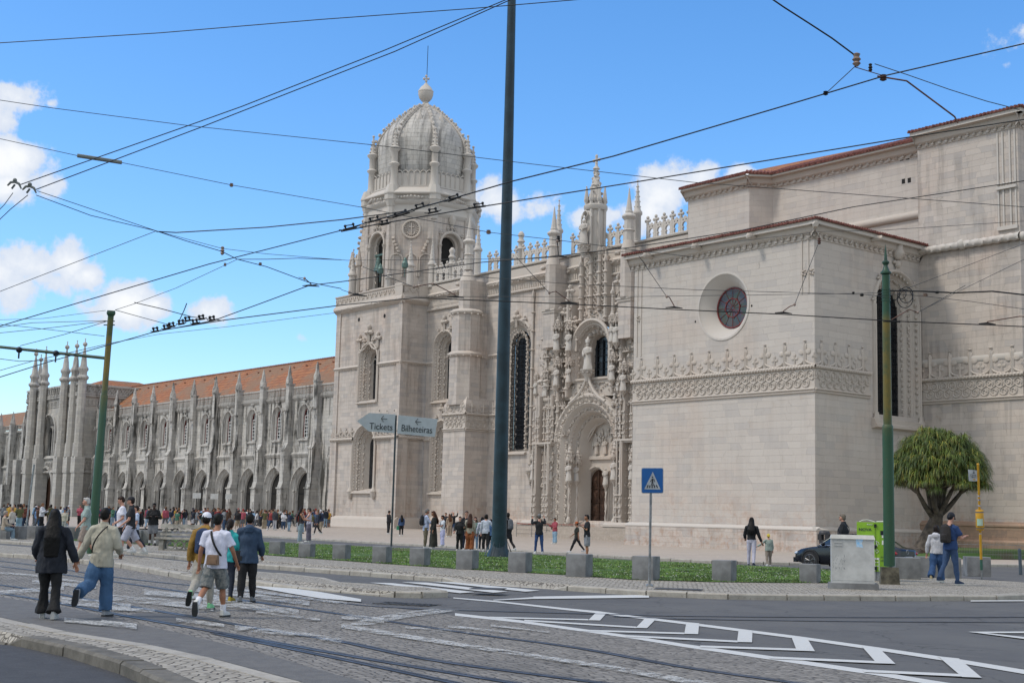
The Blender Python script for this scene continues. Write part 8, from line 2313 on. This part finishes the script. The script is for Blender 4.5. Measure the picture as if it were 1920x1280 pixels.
panel('orange_route_patch', [(1824.5, 897.3), (1828.6, 897.6), (1828.8, 899.6), (1824.7, 899.3)], Db-.012, M_yel, fl, p, .004)
mb = MB()
for y, c0 in ((931, 0), (938, 0), (949, 0), (1001, 0)): mb.tube([bl_(yz(y)), bl_(yz(y-3))], .041, 10)
mb.build('stickers', simple('sticker_mix', (.06, .05, .16), .6, col2=(.5, .5, .5), scale=22), bs)
# steel bollard right
p = ground_at(1914, 1077, 'r'); mb = MB(); mb.lathe([(.065, 0), (.06, .9), (.065, .92), (.06, .98), (.02, 1.02)], 0, 0, 12); 
for v in mb.v: v.x -= v.z*.03
o = mb.build('steel_bollard', simple('bollard_blue_grey', (.05, .07, .09), .5), org=None); o.location = p; tag(o, 'slim dark blue-grey steel bollard at the right edge', 'bollard')
# thin galvanised post at far left, three small white queue signs
p = GZ(46.5, 1009, .13); mb = MB(); mb.tube([(0, 0, 0), (.25, 0, 3.6)], .045, 8); o = mb.build('steel_post', M_galv); o.location = p; o.rotation_euler.z = .5; tag(o, 'thin galvanised post in front of the rust jacket at the left', 'post')
for px_, py_, wd, lab in ((366, 929, 15, 'leftmost of the three small white signs above the crowd'), (399, 930.5, 14, 'middle of the three small white signs above the crowd'), (426, 930.5, 12, 'rightmost of the three small white signs above the crowd')):
    p = ground_at(px_, 983, 'p'); D_ = (p-V((0, 0, CAM_H))).dot(_d); k_ = D_/FPX
    sg = thing('queue_sign', lab+', on a thin pole', 'sign', p, facing(px_, 180)+pi, 'small white signs above the crowd'); z = (983-py_)*k_
    mb = MB(); mb.box(-wd*k_/2, wd*k_/2, -.02, .02, z-5*k_, z+5*k_); mb.build('board', M_white, sg)
    mb = MB(); mb.tube([(0, .03, 0), (0, .03, z)], .03, 6); mb.build('pole', M_iron, sg)
# ---------------- bench ----------------
p = GZ(338, 1031, .13); D_ = (p-V((0, 0, CAM_H))).dot(_d)
bch = thing('stone_bench', 'white openwork stone bench on the pavement behind the mustard hoodie walker', 'bench', p, facing(338, 200)+pi)
mb = MB(); mb.taper(-.95, .95, -.28, .28, .40, .48, .0, .0); mb.box(-.97, .97, -.30, -.26, .42, .50); mb.build('seat', M_conc2, bch)
mb = MB(); mb.box(-.92, .92, .22, .30, .84, 1.0); mb.box(-.92, .92, .20, .28, .56, .64)
for k in range(8): mb.blob((-.8+k*.23, .24, .74), (.075, .04, .055), 1)
mb.build('backrest', M_conc2, bch)
for s_ in (-.72, .72):
    mb = MB(); mb.taper(s_-.09, s_+.09, -.24, .26, 0, .40, .0, .05); mb.tube([(s_, .26, .42), (s_, .30, .7), (s_, .30, 1.02)], .06, 6); mb.build('leg', M_conc2, bch)
mb = MB()
for s_ in (-.35, .0, .35): mb.tube([(s_+.16*cos(w_), -.1, .2+.16*sin(w_)) for w_ in [2*pi*k/12 for k in range(12)]], .035, 5, closed=True)
mb.box(-.65, .65, -.14, -.06, .0, .05); mb.build('scrollwork', M_conc2, bch)
# ---------------- railing and barriers ----------------
M_rail = simple('railing_grey_steel', (.30, .28, .26), .5, .4); M_tape = simple('red_white_tape', (.55, .12, .10), .5, col2=(.6, .45, .42), scale=2)
def railing(p0, p1, n, h, label, tape=True):
    r0 = thing('railing', label, 'railing', p0); d = p1-p0
    for i in range(n+1):
        q = d*(i/n); mb = MB(); mb.tube([q, q+V((0, 0, h))], .035, 6); mb.build('post', M_rail, r0)
    for k in range(3):
        mb = MB(); mb.tube([V((0, 0, h*(.25+.3*k))), d+V((0, 0, h*(.25+.3*k)))], .018, 5); mb.build('rail', M_rail, r0)
    if tape:
        mb = MB(); z = h*.97; vs = []
        for i in range(33): q = d*(i/32)+V((0, 0, z-.03*abs(sin(i*pi/8)))); vs += [q, q+V((0, 0, .08))]
        mb.add(vs, [(2*i, 2*i+2, 2*i+3, 2*i+1) for i in range(32)]); mb.build('tape', M_tape, r0)
railing(ground_at(968, 1006, 'p'), ground_at(1183, 1009, 'p'), 8, 1.1, 'low steel railing with red and white tape in front of the portal steps')
def barrier(px0, px1, py, label):
    p0, p1 = ground_at(px0, py, 'p'), ground_at(px1, py+.3, 'p'); r0 = thing('crowd_barrier', label, 'barrier', p0, 0, 'crowd barriers by the wing'); d = p1-p0
    mb = MB(); mb.tube([V((0, 0, .15)), V((0, 0, 1.1)), d+V((0, 0, 1.1)), d+V((0, 0, .15))], .022, 5, closed=True); n = max(6, int(d.length/.16))
    for i in range(1, n): q = d*(i/n); mb.tube([q+V((0, 0, .15)), q+V((0, 0, 1.1))], .009, 4)
    mb.build('frame', M_iron, r0)
    for t in (.12, .88):
        q = d*t; mb = MB(); mb.tube([q+V((-.2, -.25, .02)), q+V((0, 0, .16)), q+V((.2, .25, .02))], .018, 5); mb.build('foot', M_iron, r0)
barrier(526, 551, 986, 'black crowd barrier left of the one with long dark hair')
barrier(600, 617, 985, 'black crowd barrier near the tower corner')
barrier(424, 448, 984, 'black crowd barrier left of the fourth dark arch')
# ---------------- car ----------------
p = ground_at(1602, 1069.5, 'r'); p.z = .002
car = thing('parked_car', 'dark navy saloon car parked behind the grey cabinet, red tail lamps showing', 'car', p, facing(1602, -56))
# local: +Y forward
M_car = simple('navy_car_paint', (.006, .008, .014), .25, .0, var=.1); M_car.node_tree.nodes['Principled BSDF'].inputs['Coat Weight'].default_value = .15
M_cg = simple('car_glass', (.02, .028, .032), .08, spec=.8); M_chrome = simple('chrome', (.6, .6, .62), .15, 1.0, var=.05); M_tyre = simple('tyre', (.018, .018, .02), .85); M_lampr = simple('tail_lamp_red', (.45, .015, .015), .25); M_lampw = simple('head_lamp', (.55, .65, .8), .15)
st = [(-2.34, .55, .84, .45, .60), (-2.28, .74, .90, .30, .80), (-2.0, .86, .955, .24, .90), (-1.4, .90, .965, .22, .93), (-.7, .91, .935, .21, .935), (.1, .91, .93, .21, .935), (.9, .90, .945, .21, .92), (1.5, .88, .885, .22, .88), (1.95, .84, .80, .24, .80), (2.22, .76, .70, .28, .68), (2.34, .60, .58, .34, .56)]
mb = MB(); vs = []; fs = []; K = 12
for y, hw, zt, zb, zs in st:
    pr = [(0, zb), (hw*.85, zb), (hw*.97, zb+.08), (hw, (zb+zs)/2+.02), (hw*.97, zs-.06), (hw*.86, zt-.015), (0, zt)]
    full = pr+[(-x, z) for x, z in pr[-2:0:-1]]
    vs += [(x, y, z) for x, z in full]
K = 12
for j in range(len(st)-1):
    for i in range(K): fs.append((j*K+i, j*K+(i+1) % K, (j+1)*K+(i+1) % K, (j+1)*K+i))
fs += [tuple(range(K)), tuple(range((len(st)-1)*K, len(st)*K))]
mb.add(vs, fs); body = mb.build('body', M_car, car, smooth=50)
cab = [(-1.95, .62, .90, .92), (-1.3, .66, .90, 1.28), (-.75, .64, .90, 1.40), (-.1, .62, .90, 1.42), (.45, .62, .90, 1.36), (1.15, .70, .90, .93)]
mb = MB(); vs = []; fs = []
for y, hw, zb, zt in cab:
    t = (zt-zb)/.52
    pr = [(-.80, zb), (-hw-.13*(1-t), zb+(zt-zb)*.6), (-hw+.06, zt-.03*t), (0, zt+.01), (hw-.06, zt-.03*t), (hw+.13*(1-t), zb+(zt-zb)*.6), (.80, zb)]
    vs += [(x, y, z) for x, z in pr]
for j in range(len(cab)-1):
    for i in range(6): fs.append((j*7+i, j*7+i+1, (j+1)*7+i+1, (j+1)*7+i))
mb.add(vs, fs); mb.build('windows', M_cg, car, smooth=40)
mb = MB(); mb.add([(x, y, z) for y, hw, z in ((-1.35, .56, 1.29), (-.75, .59, 1.425), (-.1, .58, 1.44), (.45, .56, 1.375)) for x in (-hw, 0, hw)], [(0,1,4,3), (1,2,5,4), (3,4,7,6), (4,5,8,7), (6,7,10,9), (7,8,11,10)]); mb.build('roof', M_car, car, smooth=50)
mb = MB()
for s_ in (-1, 1):
    mb.tube([(s_*.80, -1.75, .94), (s_*.78, -.6, .955), (s_*.80, 1.0, .945)], .014, 5); mb.tube([(s_*.72, 1.1, .97), (s_*.62, .45, 1.36)], .018, 5)
mb.build('chrome_trim', M_chrome, body)
for s_ in (-1, 1):
    for y in (-1.42, 1.40):
        mb = MB(); vs = []; prof = [(.34, -.11), (.345, -.06), (.345, .08), (.33, .11), (.24, .112)]
        w = MB(); w.lathe(prof, 0, 0, 24); Rm = Matrix(((0, 0, 1, s_*.82), (1, 0, 0, y), (0, 1, 0, .345), (0, 0, 0, 1)))
        if s_ < 0: Rm = Matrix(((0, 0, -1, -.82), (1, 0, 0, y), (0, 1, 0, .345), (0, 0, 0, 1)))
        mb.v = [Rm @ q for q in w.v]; mb.f = w.f; mb.mi = w.mi; wh_ = mb.build('wheel', M_tyre, car, smooth=50)
        mb = MB()
        for k in range(5):
            a = 2*pi*k/5+.2
            for da in (-.16, .16): mb.tube([Rm @ V((.05*cos(a), .05*sin(a), .115)), Rm @ V((.23*cos(a+da), .23*sin(a+da), .118))], .018, 5)
        mb.tube([Rm @ V((.24*cos(2*pi*k/24), .24*sin(2*pi*k/24), .115)) for k in range(24)], .014, 5, closed=True); mb.blob(Rm @ V((0, 0, .12)), .045, 1); mb.build('rim', simple('alloy', (.16, .16, .165), .35, .8), wh_)
        mb = MB(); mb.tube([(s_*.905, y+.40*cos(a), .345+.40*sin(a)) for a in [pi*k/14 for k in range(15)]], .03, 5); mb.add([(s_*.912, y+.39*cos(a), .345+.39*sin(a)) for a in [pi*k/14 for k in range(15)]]+[(s_*.90, y-.39, .22), (s_*.90, y+.39, .22)], [tuple(range(17))]); mb.build('wheel_arch', M_tyre, body)
    mb = MB(); mb.blob((s_*.93, .78, 1.0), (.11, .07, .075), 2); mb.build('mirror', M_car, car, smooth=60)
    mb = MB(); mb.blob((s_*.66, -2.235, .74), (.20, .07, .07), 2); mb.build('tail_lamp', M_lampr, car, smooth=60)
    mb = MB(); mb.blob((s_*.66, 2.17, .62), (.19, .09, .065), 2); mb.build('headlight', M_lampw, car, smooth=60)
mb = MB(); mb.box(-.26, .26, -2.39, -2.36, .52, .63); mb.build('number_plate', simple('plate_white', (.5, .52, .6), .5), car); mb = MB(); mb.box(-.26, -.21, -2.395, -2.385, .52, .63); mb.build('blue_band', M_blue, car)
mb = MB(); mb.box(-.80, .80, -2.33, -2.2, .26, .5); mb.box(-.7, .7, 2.2, 2.36, .26, .45); mb.build('bumper', M_car, car)
mb = MB(); mb.tube([(.08*cos(a), -2.335, .80+.08*sin(a)) for a in [2*pi*k/16 for k in range(16)]], .008, 5, closed=True)
for k in range(3): a = pi/2+k*2*pi/3; mb.tube([(0, -2.335, .8), (.075*cos(a), -2.335, .8+.075*sin(a))], .006, 4)
mb.build('badge', M_chrome, car)
# ---------------- dragon tree with its bed and low fence ----------------
random.seed(77)
bed = [GZ(1700, 1046, .16), GZ(1920, 1047, .16), GZ(2100, 1049, .16)]
mb = MB(); vs = []; 
A = [V((b.x, b.y, zplaza(b.x, b.y)+.03)) for b in bed]; B = [V((b.x, b.y+5, .42)) for b in bed]; Cc = [V((b.x, 76.3, .6)) for b in bed]
A = [V((A[0].x-3, 62.5, .14))]+A; B = [V((A[0].x, 68, .42))]+B; Cc = [V((SX+.5, 76.3, .6))]+Cc
n_ = len(A); mb.add(A+B+Cc, [(i, i+1, n_+i+1, n_+i) for i in range(n_-1)]+[(n_+i, n_+i+1, 2*n_+i+1, 2*n_+i) for i in range(n_-1)])
struct(mb.build('planted_bed', groundmat('bed_lawn', 'lawn')))  # bed takes the same grass colours as the open lawn
f0, f1 = GZ(1768, 1045, .18), GZ(1960, 1047, .18)
fc = thing('low_fence', 'low wire fence with hooped tops round the bed of the dragon tree', 'fence', f0); d = f1-f0; n = int(d.length/.13)
mb = MB()
for i in range(n): q = d*(i/n); mb.tube([q, q+V((0, 0, .78))], .007, 4)
mb.tube([V((0, 0, .74)), d+V((0, 0, .74))], .015, 5); mb.tube([V((0, 0, .2)), d+V((0, 0, .2))], .012, 5)
for i in range(n//2): q = d*((2*i+.5)/n); q2 = d*((2*i+1.5)/n); mb.tube([q+V((0, 0, .78)), (q+q2)/2+V((0, 0, .86)), q2+V((0, 0, .78))], .008, 4)
mb.build('wire_panel', M_rail, fc)
DT = 77.0
tb = GD(1741, 1024, DT); k_ = DT/FPX
tree = thing('dragon_tree', 'broad umbrella-shaped dragon tree with drooping green leaves in front of the chancel wall', 'tree', tb)
M_bark = simple('dragon_tree_bark', (.085, .068, .052), .9, var=.4, scale=3, bmp=.8, bscale=14)
def tp_(x, y, dd=0): return GD(x, y, DT+dd)-tb
mb = MB()
loft(mb, [tp_(1742, 1031), tp_(1745, 1018), tp_(1748, 1000), tp_(1755, 975), tp_(1757, 955)], [(.95, .8), (.76, .68), (.58, .54), (.38, .38), (.34, .34)], 14)
tips = []
cc = tp_(1757, 905)
def crown_pt(a, e):   # point on the dome shell
    return tp_(1757, 908)+V((cos(a)*cos(e)*86*k_, sin(a)*cos(e)*86*k_, sin(e)*98*k_))
mains = []
for i, (x, y, dd) in enumerate(((1722, 925, -.6), (1738, 915, .8), (1752, 905, -.5), (1768, 908, .5), (1785, 918, -.4), (1800, 925, .4), (1745, 920, -1.0), (1772, 915, 1.1), (1758, 915, 1.3))):
    s0 = tp_(1756+(i-4)*1.6, 968); m1 = s0.lerp(tp_(x, y, dd), .5)+V((0, 0, -.12)); e1 = tp_(x, y, dd)
    loft(mb, [s0, m1, e1], [.20, .145, .11], 8); mains.append(e1)
for i in range(360):
    a = i*2.39996; e = math.asin(max(0.0, .02+.98*((i+.5)/360)))
    if e < .25: e = -.02+random.uniform(0, .35)
    t = crown_pt(a, e)*random.uniform(.91, 1.02)+V((0, 0, random.uniform(-.12, .12)))
    tips.append(t)
    if i % 3 == 0:
        m0 = min(mains, key=lambda q: (q-t).length); q1 = m0.lerp(t, .45)+V((random.uniform(-.15, .15), random.uniform(-.15, .15), .12))
        mb.tube([m0, q1, t], [.09, .06, .035], 6)
trunk = mb.build('trunk', M_bark, tree, smooth=60)
mb = MB(); vs = []; fs = []; mi = []
for t in tips:
    dark = random.random()
    for k in range(62):
        a = random.uniform(0, 2*pi); up = random.uniform(.05, 1.0); Lg = random.uniform(.5, .85); w = random.uniform(.010, .017)
        h = V((cos(a), sin(a), 0)); s_ = V((-h.y, h.x, 0))*w
        p0 = t; p1 = t+h*Lg*.42*(1-.4*up)+V((0, 0, Lg*.42*up)); p2 = t+h*Lg*(.85-.3*up)+V((0, 0, Lg*(.32*up-.14))); p3 = t+h*Lg*(1.05-.35*up)+V((0, 0, Lg*(.30*up-.58)))
        n = len(vs); vs += [p0-s_*.6, p0+s_*.6, p1-s_, p1+s_, p2-s_*.8, p2+s_*.8, p3]
        fs += [(n, n+1, n+3, n+2), (n+2, n+3, n+5, n+4), (n+4, n+5, n+6)]; q = 0 if dark < .55 else 1
        if random.random() < .12: q = 2
        mi += [q]*3
mb.v = vs; mb.f = fs; mb.mi = mi
mb.build('crown', [simple('dragon_leaf', (.125, .175, .028), .55, var=.4, scale=3), simple('dragon_leaf_dark', (.075, .12, .022), .55, var=.3), simple('dragon_leaf_yellow', (.26, .23, .03), .6, var=.3)], tree)
# ---------------- overhead tram wires and their fittings ----------------
M_wire = simple('wire_black', (.012, .013, .015), .55, .3); M_wireg = simple('wire_grey', (.06, .065, .07), .6, .3); M_ins = simple('porcelain_insulator', (.28, .2, .16), .5, var=.3, scale=20); M_rust = simple('rusty_fitting', (.12, .055, .04), .7, var=.4, scale=12)
def wpos(x, y, z=None, D=None): return GZ(x, y, z) if z is not None else GD(x, y, D)
def wire(pts, z, t, label, mat=None, group='overhead tram wires', name='overhead_wire', mid=True):
    """pts: (px, py[, height]) ; straight spans between fixings, radius from apparent thickness"""
    q = []
    for e in pts:
        zz = e[2] if len(e) > 2 else z
        q.append(GD(e[0], e[1], -zz) if zz < 0 else GZ(e[0], e[1], zz))
    rr = [max(.004, t/2/FPX*(v-V((0, 0, CAM_H))).dot(_d)) for v in q]
    o0 = q[0].copy(); mb = MB(); mb.tube([v-o0 for v in q], rr, 6); o = mb.build(name, mat or M_wire); o.location = o0
    return tag(o, label, 'wire', group), q
HC = 5.9; HS = 6.9
wire([(-30,620),(392,495),(640,432),(690,417)], HC, 1.9, 'thick contact wire rising from the left edge to the cluster of fittings before the belfry')
wire([(690,417),(850,372),(960,340),(1150,293),(1500,190),(1660,142),(1960,73)], HC, 2.6, 'thick contact wire rising from the belfry fittings over the nave to the upper right corner')
wire([(640,434),(710,420),(900,388),(1200,340),(1700,258),(1960,218)], HC, 2.4, 'thick contact wire just under it, crossing above the chapel roof')
wire([(285,622),(420,600),(640,572),(780,558),(1067,570),(1264,580),(1465,589),(1680,602),(1850,609),(1960,614)], HC, 2.0, 'lowest contact wire crossing the round chapel window')
wire([(-30,716),(85,680),(290,622),(400,601),(480,572),(580,535),(640,528),(900,492),(1045,480),(1190,463),(1390,432),(1600,388),(1960,333)], HC, 1.8, 'contact wire from the left edge past the green pole to above the chapel window')
wire([(293,434),(330,436),(500,426),(640,412),(700,404),(770,395)], 6.3, 2.2, 'black feeder wire running from the left joint to the belfry')
wire([(-20,82),(300,62),(600,37),(890,16),(1080,0),(1120,-4)], 9.0, 1.7, 'single wire across the top left corner of the sky', M_wire)
wire([(39,346),(355,235),(453,200),(720,95),(958,-4)], 7.4, 1.9, 'upper of the two parallel wires climbing to the mast top')
wire([(66,356),(379,238),(476,200),(740,97),(966,-4)], 7.4, 1.9, 'lower of the two parallel wires climbing to the mast top')
wire([(-20,185),(100,203),(355,236),(700,272),(1000,308),(1300,342),(1920,388),(1960,392)], 8.3, 1.3, 'thin grey wire crossing the whole view through the dome', M_wireg)
wire([(-20,256),(145,292),(228,305),(434,347),(680,389),(800,413),(920,436),(1060,452),(1200,470),(1300,482)], 7.6, 1.2, 'thin span wire with a rod and round insulator left of the belfry', M_wireg)
wire([(70,358),(180,395),(293,433)], 7.2, 1.3, 'upper of two close wires below the left clamps', M_wireg)
wire([(68,366),(170,404),(293,433)], 7.2, 1.4, 'lower sagging one of two close wires below the left clamps')
wire([(-20,554),(293,433)], 7.0, 1.2, 'thin wire descending left from the joint', M_wireg)
wire([(293,433),(417,466),(500,476),(650,488),(1000,485),(1300,462),(1540,434),(1650,432),(1960,412)], 6.9, 1.0, 'thin wire from the left joint level across the balustrade', M_wireg)
wire([(293,433),(350,452),(415,471),(445,486),(500,500),(578,529),(640,541)], 6.7, 1.5, 'twisted span wire dropping right from the left joint')
wire([(445,486),(500,486),(560,484),(640,487)], 6.6, 1.4, 'short wavy wire right of the pink insulator')
wire([(445,486),(420,498),(330,540),(250,570),(216,581)], 6.8, 1.0, 'thin wire from the pink insulator down to the left green pole', M_wireg)
wire([(216,581),(270,596),(322,610)], 8.0, 1.2, 'short stay wire from the left green pole top to the black fittings', M_wireg)
wire([(252,567),(300,578),(360,594),(420,601)], 6.2, 1.6, 'rod-like wire above the row of black fittings')
wire([(213,642),(300,626),(430,612),(560,595),(640,585)], 6.5, .9, 'faint wire under the row of black fittings', M_wireg)
wire([(-20,700),(60,677),(213,642)], 6.5, 1.2, 'thin wire rising to the left green pole below its arm', M_wireg)
wire([(-20,616),(60,605),(198,601)], 8.2, 1.2, 'nearly level wire to the top of the left green pole', M_wireg)
wire([(-20,600),(80,597),(198,582)], 8.2, .9, 'faint wire meeting the left green pole head', M_wireg)
wire([(-20,606),(60,614),(196,630)], 7.8, 1.1, 'thin wire sloping down to the left green pole', M_wireg)
wire([(-20,626),(90,615),(198,602)], 8.0, 1.2, 'thin wire sloping up to the left green pole', M_wireg)
wire([(38,648),(120,627),(198,603)], 7.6, 1.2, 'stay from the arm insulator up to the left green pole')
wire([(-20,670),(36,677),(104,675)], 6.6, 1.3, 'wire under the green arm at the left edge')
wire([(1438,-8),(1470,14),(1520,46),(1560,72),(1603,104)], -12.0, 3.0, 'twisted black cable coming down from the top edge to the white insulator')
wire([(1640,120),(1700,140),(1780,168),(1850,190),(1912,206)], -12.5, 1.4, 'thin stay wire right of the white insulator', M_wireg)
wire([(1603,125),(1549,175)], -12.0, 1.6, 'left leg of the hanger under the white insulator'); wire([(1603,126),(1662,144)], -12.0, 1.6, 'right leg of the hanger under the white insulator', M_rust)
wire([(1645,143),(1700,152),(1790,219),(1796,231)], -12.2, 3.2, 'bent pink rod reaching from the insulator to the roof-level wire', M_rust)
wire([(700,503),(860,516),(1050,531),(1300,543),(1620,552),(1660,556)], 7.2, 1.1, 'thin level wire from the belfry to the right green pole', M_wireg)
wire([(760,556),(1180,556),(1480,552),(1655,549)], 7.2, 1.0, 'fainter level wire just below it at the right green pole', M_wireg)
wire([(1668,545),(1730,546),(1790,549),(1860,546),(1925,553)], 7.3, 3.0, 'thick sagging black cable bundle right of the right green pole')
wire([(1672,551),(1740,556),(1820,565),(1925,580)], 7.2, 1.0, 'thin wire sloping down right from the right green pole', M_wireg)
wire([(1690,545),(1800,503),(1925,455)], 8.5, .9, 'upper diagonal stay wire right of the right green pole', M_wireg)
wire([(1722,585),(1800,545),(1925,484)], 8.5, .9, 'lower diagonal stay wire ending in a pink insulator', M_wireg)
# pull-off arms with shoes
def pull(a, b, c, d, label, z=HC, mat=M_rust):
    o0 = GZ(d[0], d[1], z); Dd = (o0-V((0, 0, CAM_H))).dot(_d); r0 = thing('pull_off', label, 'wire fitting', o0, 0, 0, 'pull-off arms of the contact wires') if False else thing('pull_off', label, 'wire fitting', o0, 0, 'pull-off arms of the contact wires')
    g = lambda q: GD(q[0], q[1], Dd)-o0; k = Dd/FPX
    mb = MB(); mb.tube([g(a), g(b)], .6*k, 5); mb.build('stay', M_wireg, r0)
    mb = MB(); mb.blob(g(b), (2.6*k, 2.6*k, 3*k), 1); mb.build('insulator', M_ins, r0)
    mb = MB(); mb.tube([g(b), g(c), g((d[0], d[1]-4)), g(d)], [1.0*k, 1.0*k, 1.0*k, 1.3*k], 5); mb.build('arm', mat, r0)
    mb = MB(); q0, q1 = g((d[0]-16, d[1]-.3)), g((d[0]+16, d[1]+1)); mb.tube([q0, q0.lerp(q1, .5)+V((0, 0, 1.5*k)), q1], [.8*k, 2.2*k, .8*k], 6); mb.build('shoe', M_wire, r0)
pull((968,482), (1030,549), (1042,546), (1067,568), 'pull-off arm with red bend beside the nave buttress'); pull((1198,480), (1250,556), (1255,557), (1264,577), 'pull-off arm left of the round chapel window')
pull((1537,450), (1490,571), (1480,575), (1469,587), 'pull-off arm right of the round chapel window'); pull((1810,535), (1721,586), (1705,580), (1672,603), 'pale pull-off arm right of the green pole')
pull((1990,580), (1925,594), (1912,593), (1851,607), 'pull-off arm at the right edge'); pull((680,500), (776,538), (812,531), (854,557), 'red-brown pull-off arm under the belfry')
pull((560,520), (571,522), (576,526), (583,536), 'short black pull-off left of the belfry', mat=M_wire); pull((640,543), (655,548), (662,551), (672,554), 'short black pull-off at the tower edge', mat=M_wire)
pull((1044,440), (1045,452), (1046,462), (1047,481), 'upright black fitting on the wire at the nave buttress', mat=M_wire)
# clusters of section insulators and frogs
def fitting(x, y, ang, Lp, label, z=HC, grp='black section insulators on the wires'):
    o0 = GZ(x, y, z); Dd = (o0-V((0, 0, CAM_H))).dot(_d); k = Dd/FPX; r0 = thing('section_insulator', label, 'wire fitting', o0, 0, grp)
    a = radians(ang); ex = _R*cos(a)+_U*sin(a); ey = -_R*sin(a)+_U*cos(a)
    mb = MB(); mb.tube([ex*-Lp/2*k, ex*Lp/2*k], 2.0*k, 6); mb.tube([ex*-Lp*.8*k+ey*2*k, ex*-Lp/2*k, ex*Lp/2*k, ex*Lp*.8*k+ey*1*k], .9*k, 5); mb.build('bar', M_wire, r0)
    mb = MB()
    for t in (-.3, .3): mb.tube([ex*Lp*t*k, ex*Lp*t*k+ey*7*k], 1.6*k, 5); mb.blob(ex*Lp*t*k+ey*6*k, 2.8*k, 1)
    mb.tube([ex*-Lp*.35*k+ey*7*k, ex*Lp*.35*k+ey*5*k], 1.1*k, 5); mb.build('clamp', M_wire, r0)
for x, y, a, Lp, lab in ((656,428,14,26,'leftmost black insulator of the cluster before the belfry'),(702,414,14,24,'second black insulator of the belfry cluster from the left'),(722,420,12,16,'small black insulator under the second of the belfry cluster'),(752,403,16,34,'largest black insulator at the middle of the belfry cluster'),(788,389,18,22,'black insulator above the middle of the belfry cluster'),(812,398,12,20,'black insulator below right of the belfry middle'),(852,373,20,26,'black insulator with upturned tip at the right of the belfry'),(898,388,8,26,'rightmost black insulator of the belfry cluster')):
    fitting(x, y, a, Lp, lab)
for i, (x, y) in enumerate(((292,621),(312,616),(322,612),(340,607),(352,601),(366,606),(378,598),(398,600))):
    fitting(x, y, 10, 12, ['first', 'second', 'third', 'fourth', 'fifth', 'sixth', 'seventh', 'eighth'][i]+' black fitting from the left in the row right of the left green pole', z=HC, grp='row of small black fittings')
mb = MB(); q = [GZ(x, y, 6.3) for x, y in ((334,606),(338,597),(345,582),(350,569))]; mb.tube([v-q[0] for v in q], .012, 5); o = mb.build('hanging_wire_end', M_wire); o.location = q[0]; tag(o, 'loose curved wire end standing above the row of fittings', 'wire')
def insul(x, y, z, k1, k2, label, mat=M_ins, D=None):
    o0 = GD(x, y, D) if D else GZ(x, y, z); Dd = (o0-V((0, 0, CAM_H))).dot(_d); k = Dd/FPX; mb = MB(); n = 10
    mb.lathe([(k1*.4*k, -k2*k), (k1*k, -k2*.6*k), (k1*.6*k, -k2*.3*k), (k1*1.05*k, 0), (k1*.6*k, k2*.4*k), (k1*.9*k, k2*.8*k), (k1*.3*k, k2*k)], 0, 0, n); o = mb.build('insulator', mat, smooth=30); o.location = o0; return tag(o, label, 'insulator', 'insulators on the wires')
insul(434,347,7.6,4,3.5,'round pale insulator on the thin wire left of the belfry'); insul(417,470,6.9,4,8,'pink upright insulator at the crossing of wires'); insul(488,495,6.8,3.5,3,'small brown insulator right of the pink one'); insul(422,496,6.8,3,3,'small brown insulator below the pink one'); insul(916,435,7.0,5,4,'brown drop-shaped insulator right of the belfry')
insul(1606,112,0,8,13,'large white and black insulator at the upper right',D=12.0,mat=M_ins); insul(1656,146,0,7,6,'rusty round joint where the pink rod starts',D=12.1,mat=M_rust); insul(1632,127,0,4,8,'small black joint between insulator and rod',D=12.1,mat=M_wire)
insul(1548,175,0,5,4,'black clamp at the end of the left hanger leg',D=12,mat=M_wire); insul(1536,452,7.2,3.5,6,'red insulator on the chapel corner stay',mat=M_rust); insul(1616,553,7.2,4,2.5,'left black insulator before the right green pole',mat=M_wire); insul(1600,549,7.2,3,2,'small black insulator farthest left of the right green pole',mat=M_wire)
insul(1757,548,7.3,4,2.5,'black insulator right of the cable coils',mat=M_wire); insul(1735,553,7.2,5,3,'pale insulator under the cable right of the coils'); insul(1047,448,7.0,4,6,'dark fitting on the buttress wire',mat=M_wire)
for x, y, lab in ((28, 346, 'left curved grey clamp at the left edge'), (56, 354, 'right curved grey clamp at the left edge')):
    o0 = GZ(x, y, 7.3); k = (o0-V((0, 0, CAM_H))).dot(_d)/FPX; mb = MB(); mb.tube([(_R*a+_U*b)*k for a, b in ((-14, -2), (-8, 4), (0, 5), (8, 1), (12, -8))], [1.6*k, 2.4*k, 2.8*k, 2.4*k, 1.4*k], 7); mb.blob(_U*8*k, 4*k, 1); mb.tube([V((0, 0, 0)), (_R*-6-_U*8)*k], 2*k, 5)
    o = mb.build('wire_clamp', simple('clamp_grey', (.16, .18, .17), .6)); o.location = o0; tag(o, lab, 'wire clamp', 'curved clamps at the left edge')
wire([(24,362),(8,384),(-20,412)], 7.2, 1.6, 'left wire dropping from the curved clamps'); wire([(52,366),(20,392),(-20,430)], 7.2, 1.6, 'right wire dropping from the curved clamps')
o0 = GZ(145, 292, 7.6); q1 = GZ(228, 305, 7.6); mb = MB(); mb.tube([V((0, 0, 0)), q1-o0], .035, 7); o = mb.build('insulating_rod', simple('clamp_grey', (.16, .18, .17), .6)); o.location = o0; tag(o, 'grey insulating rod on the thin wire at upper left', 'wire fitting')
wire([(1212,498),(1205,488)], 6.9, 1.0, 'tiny stay end above the chapel eave')
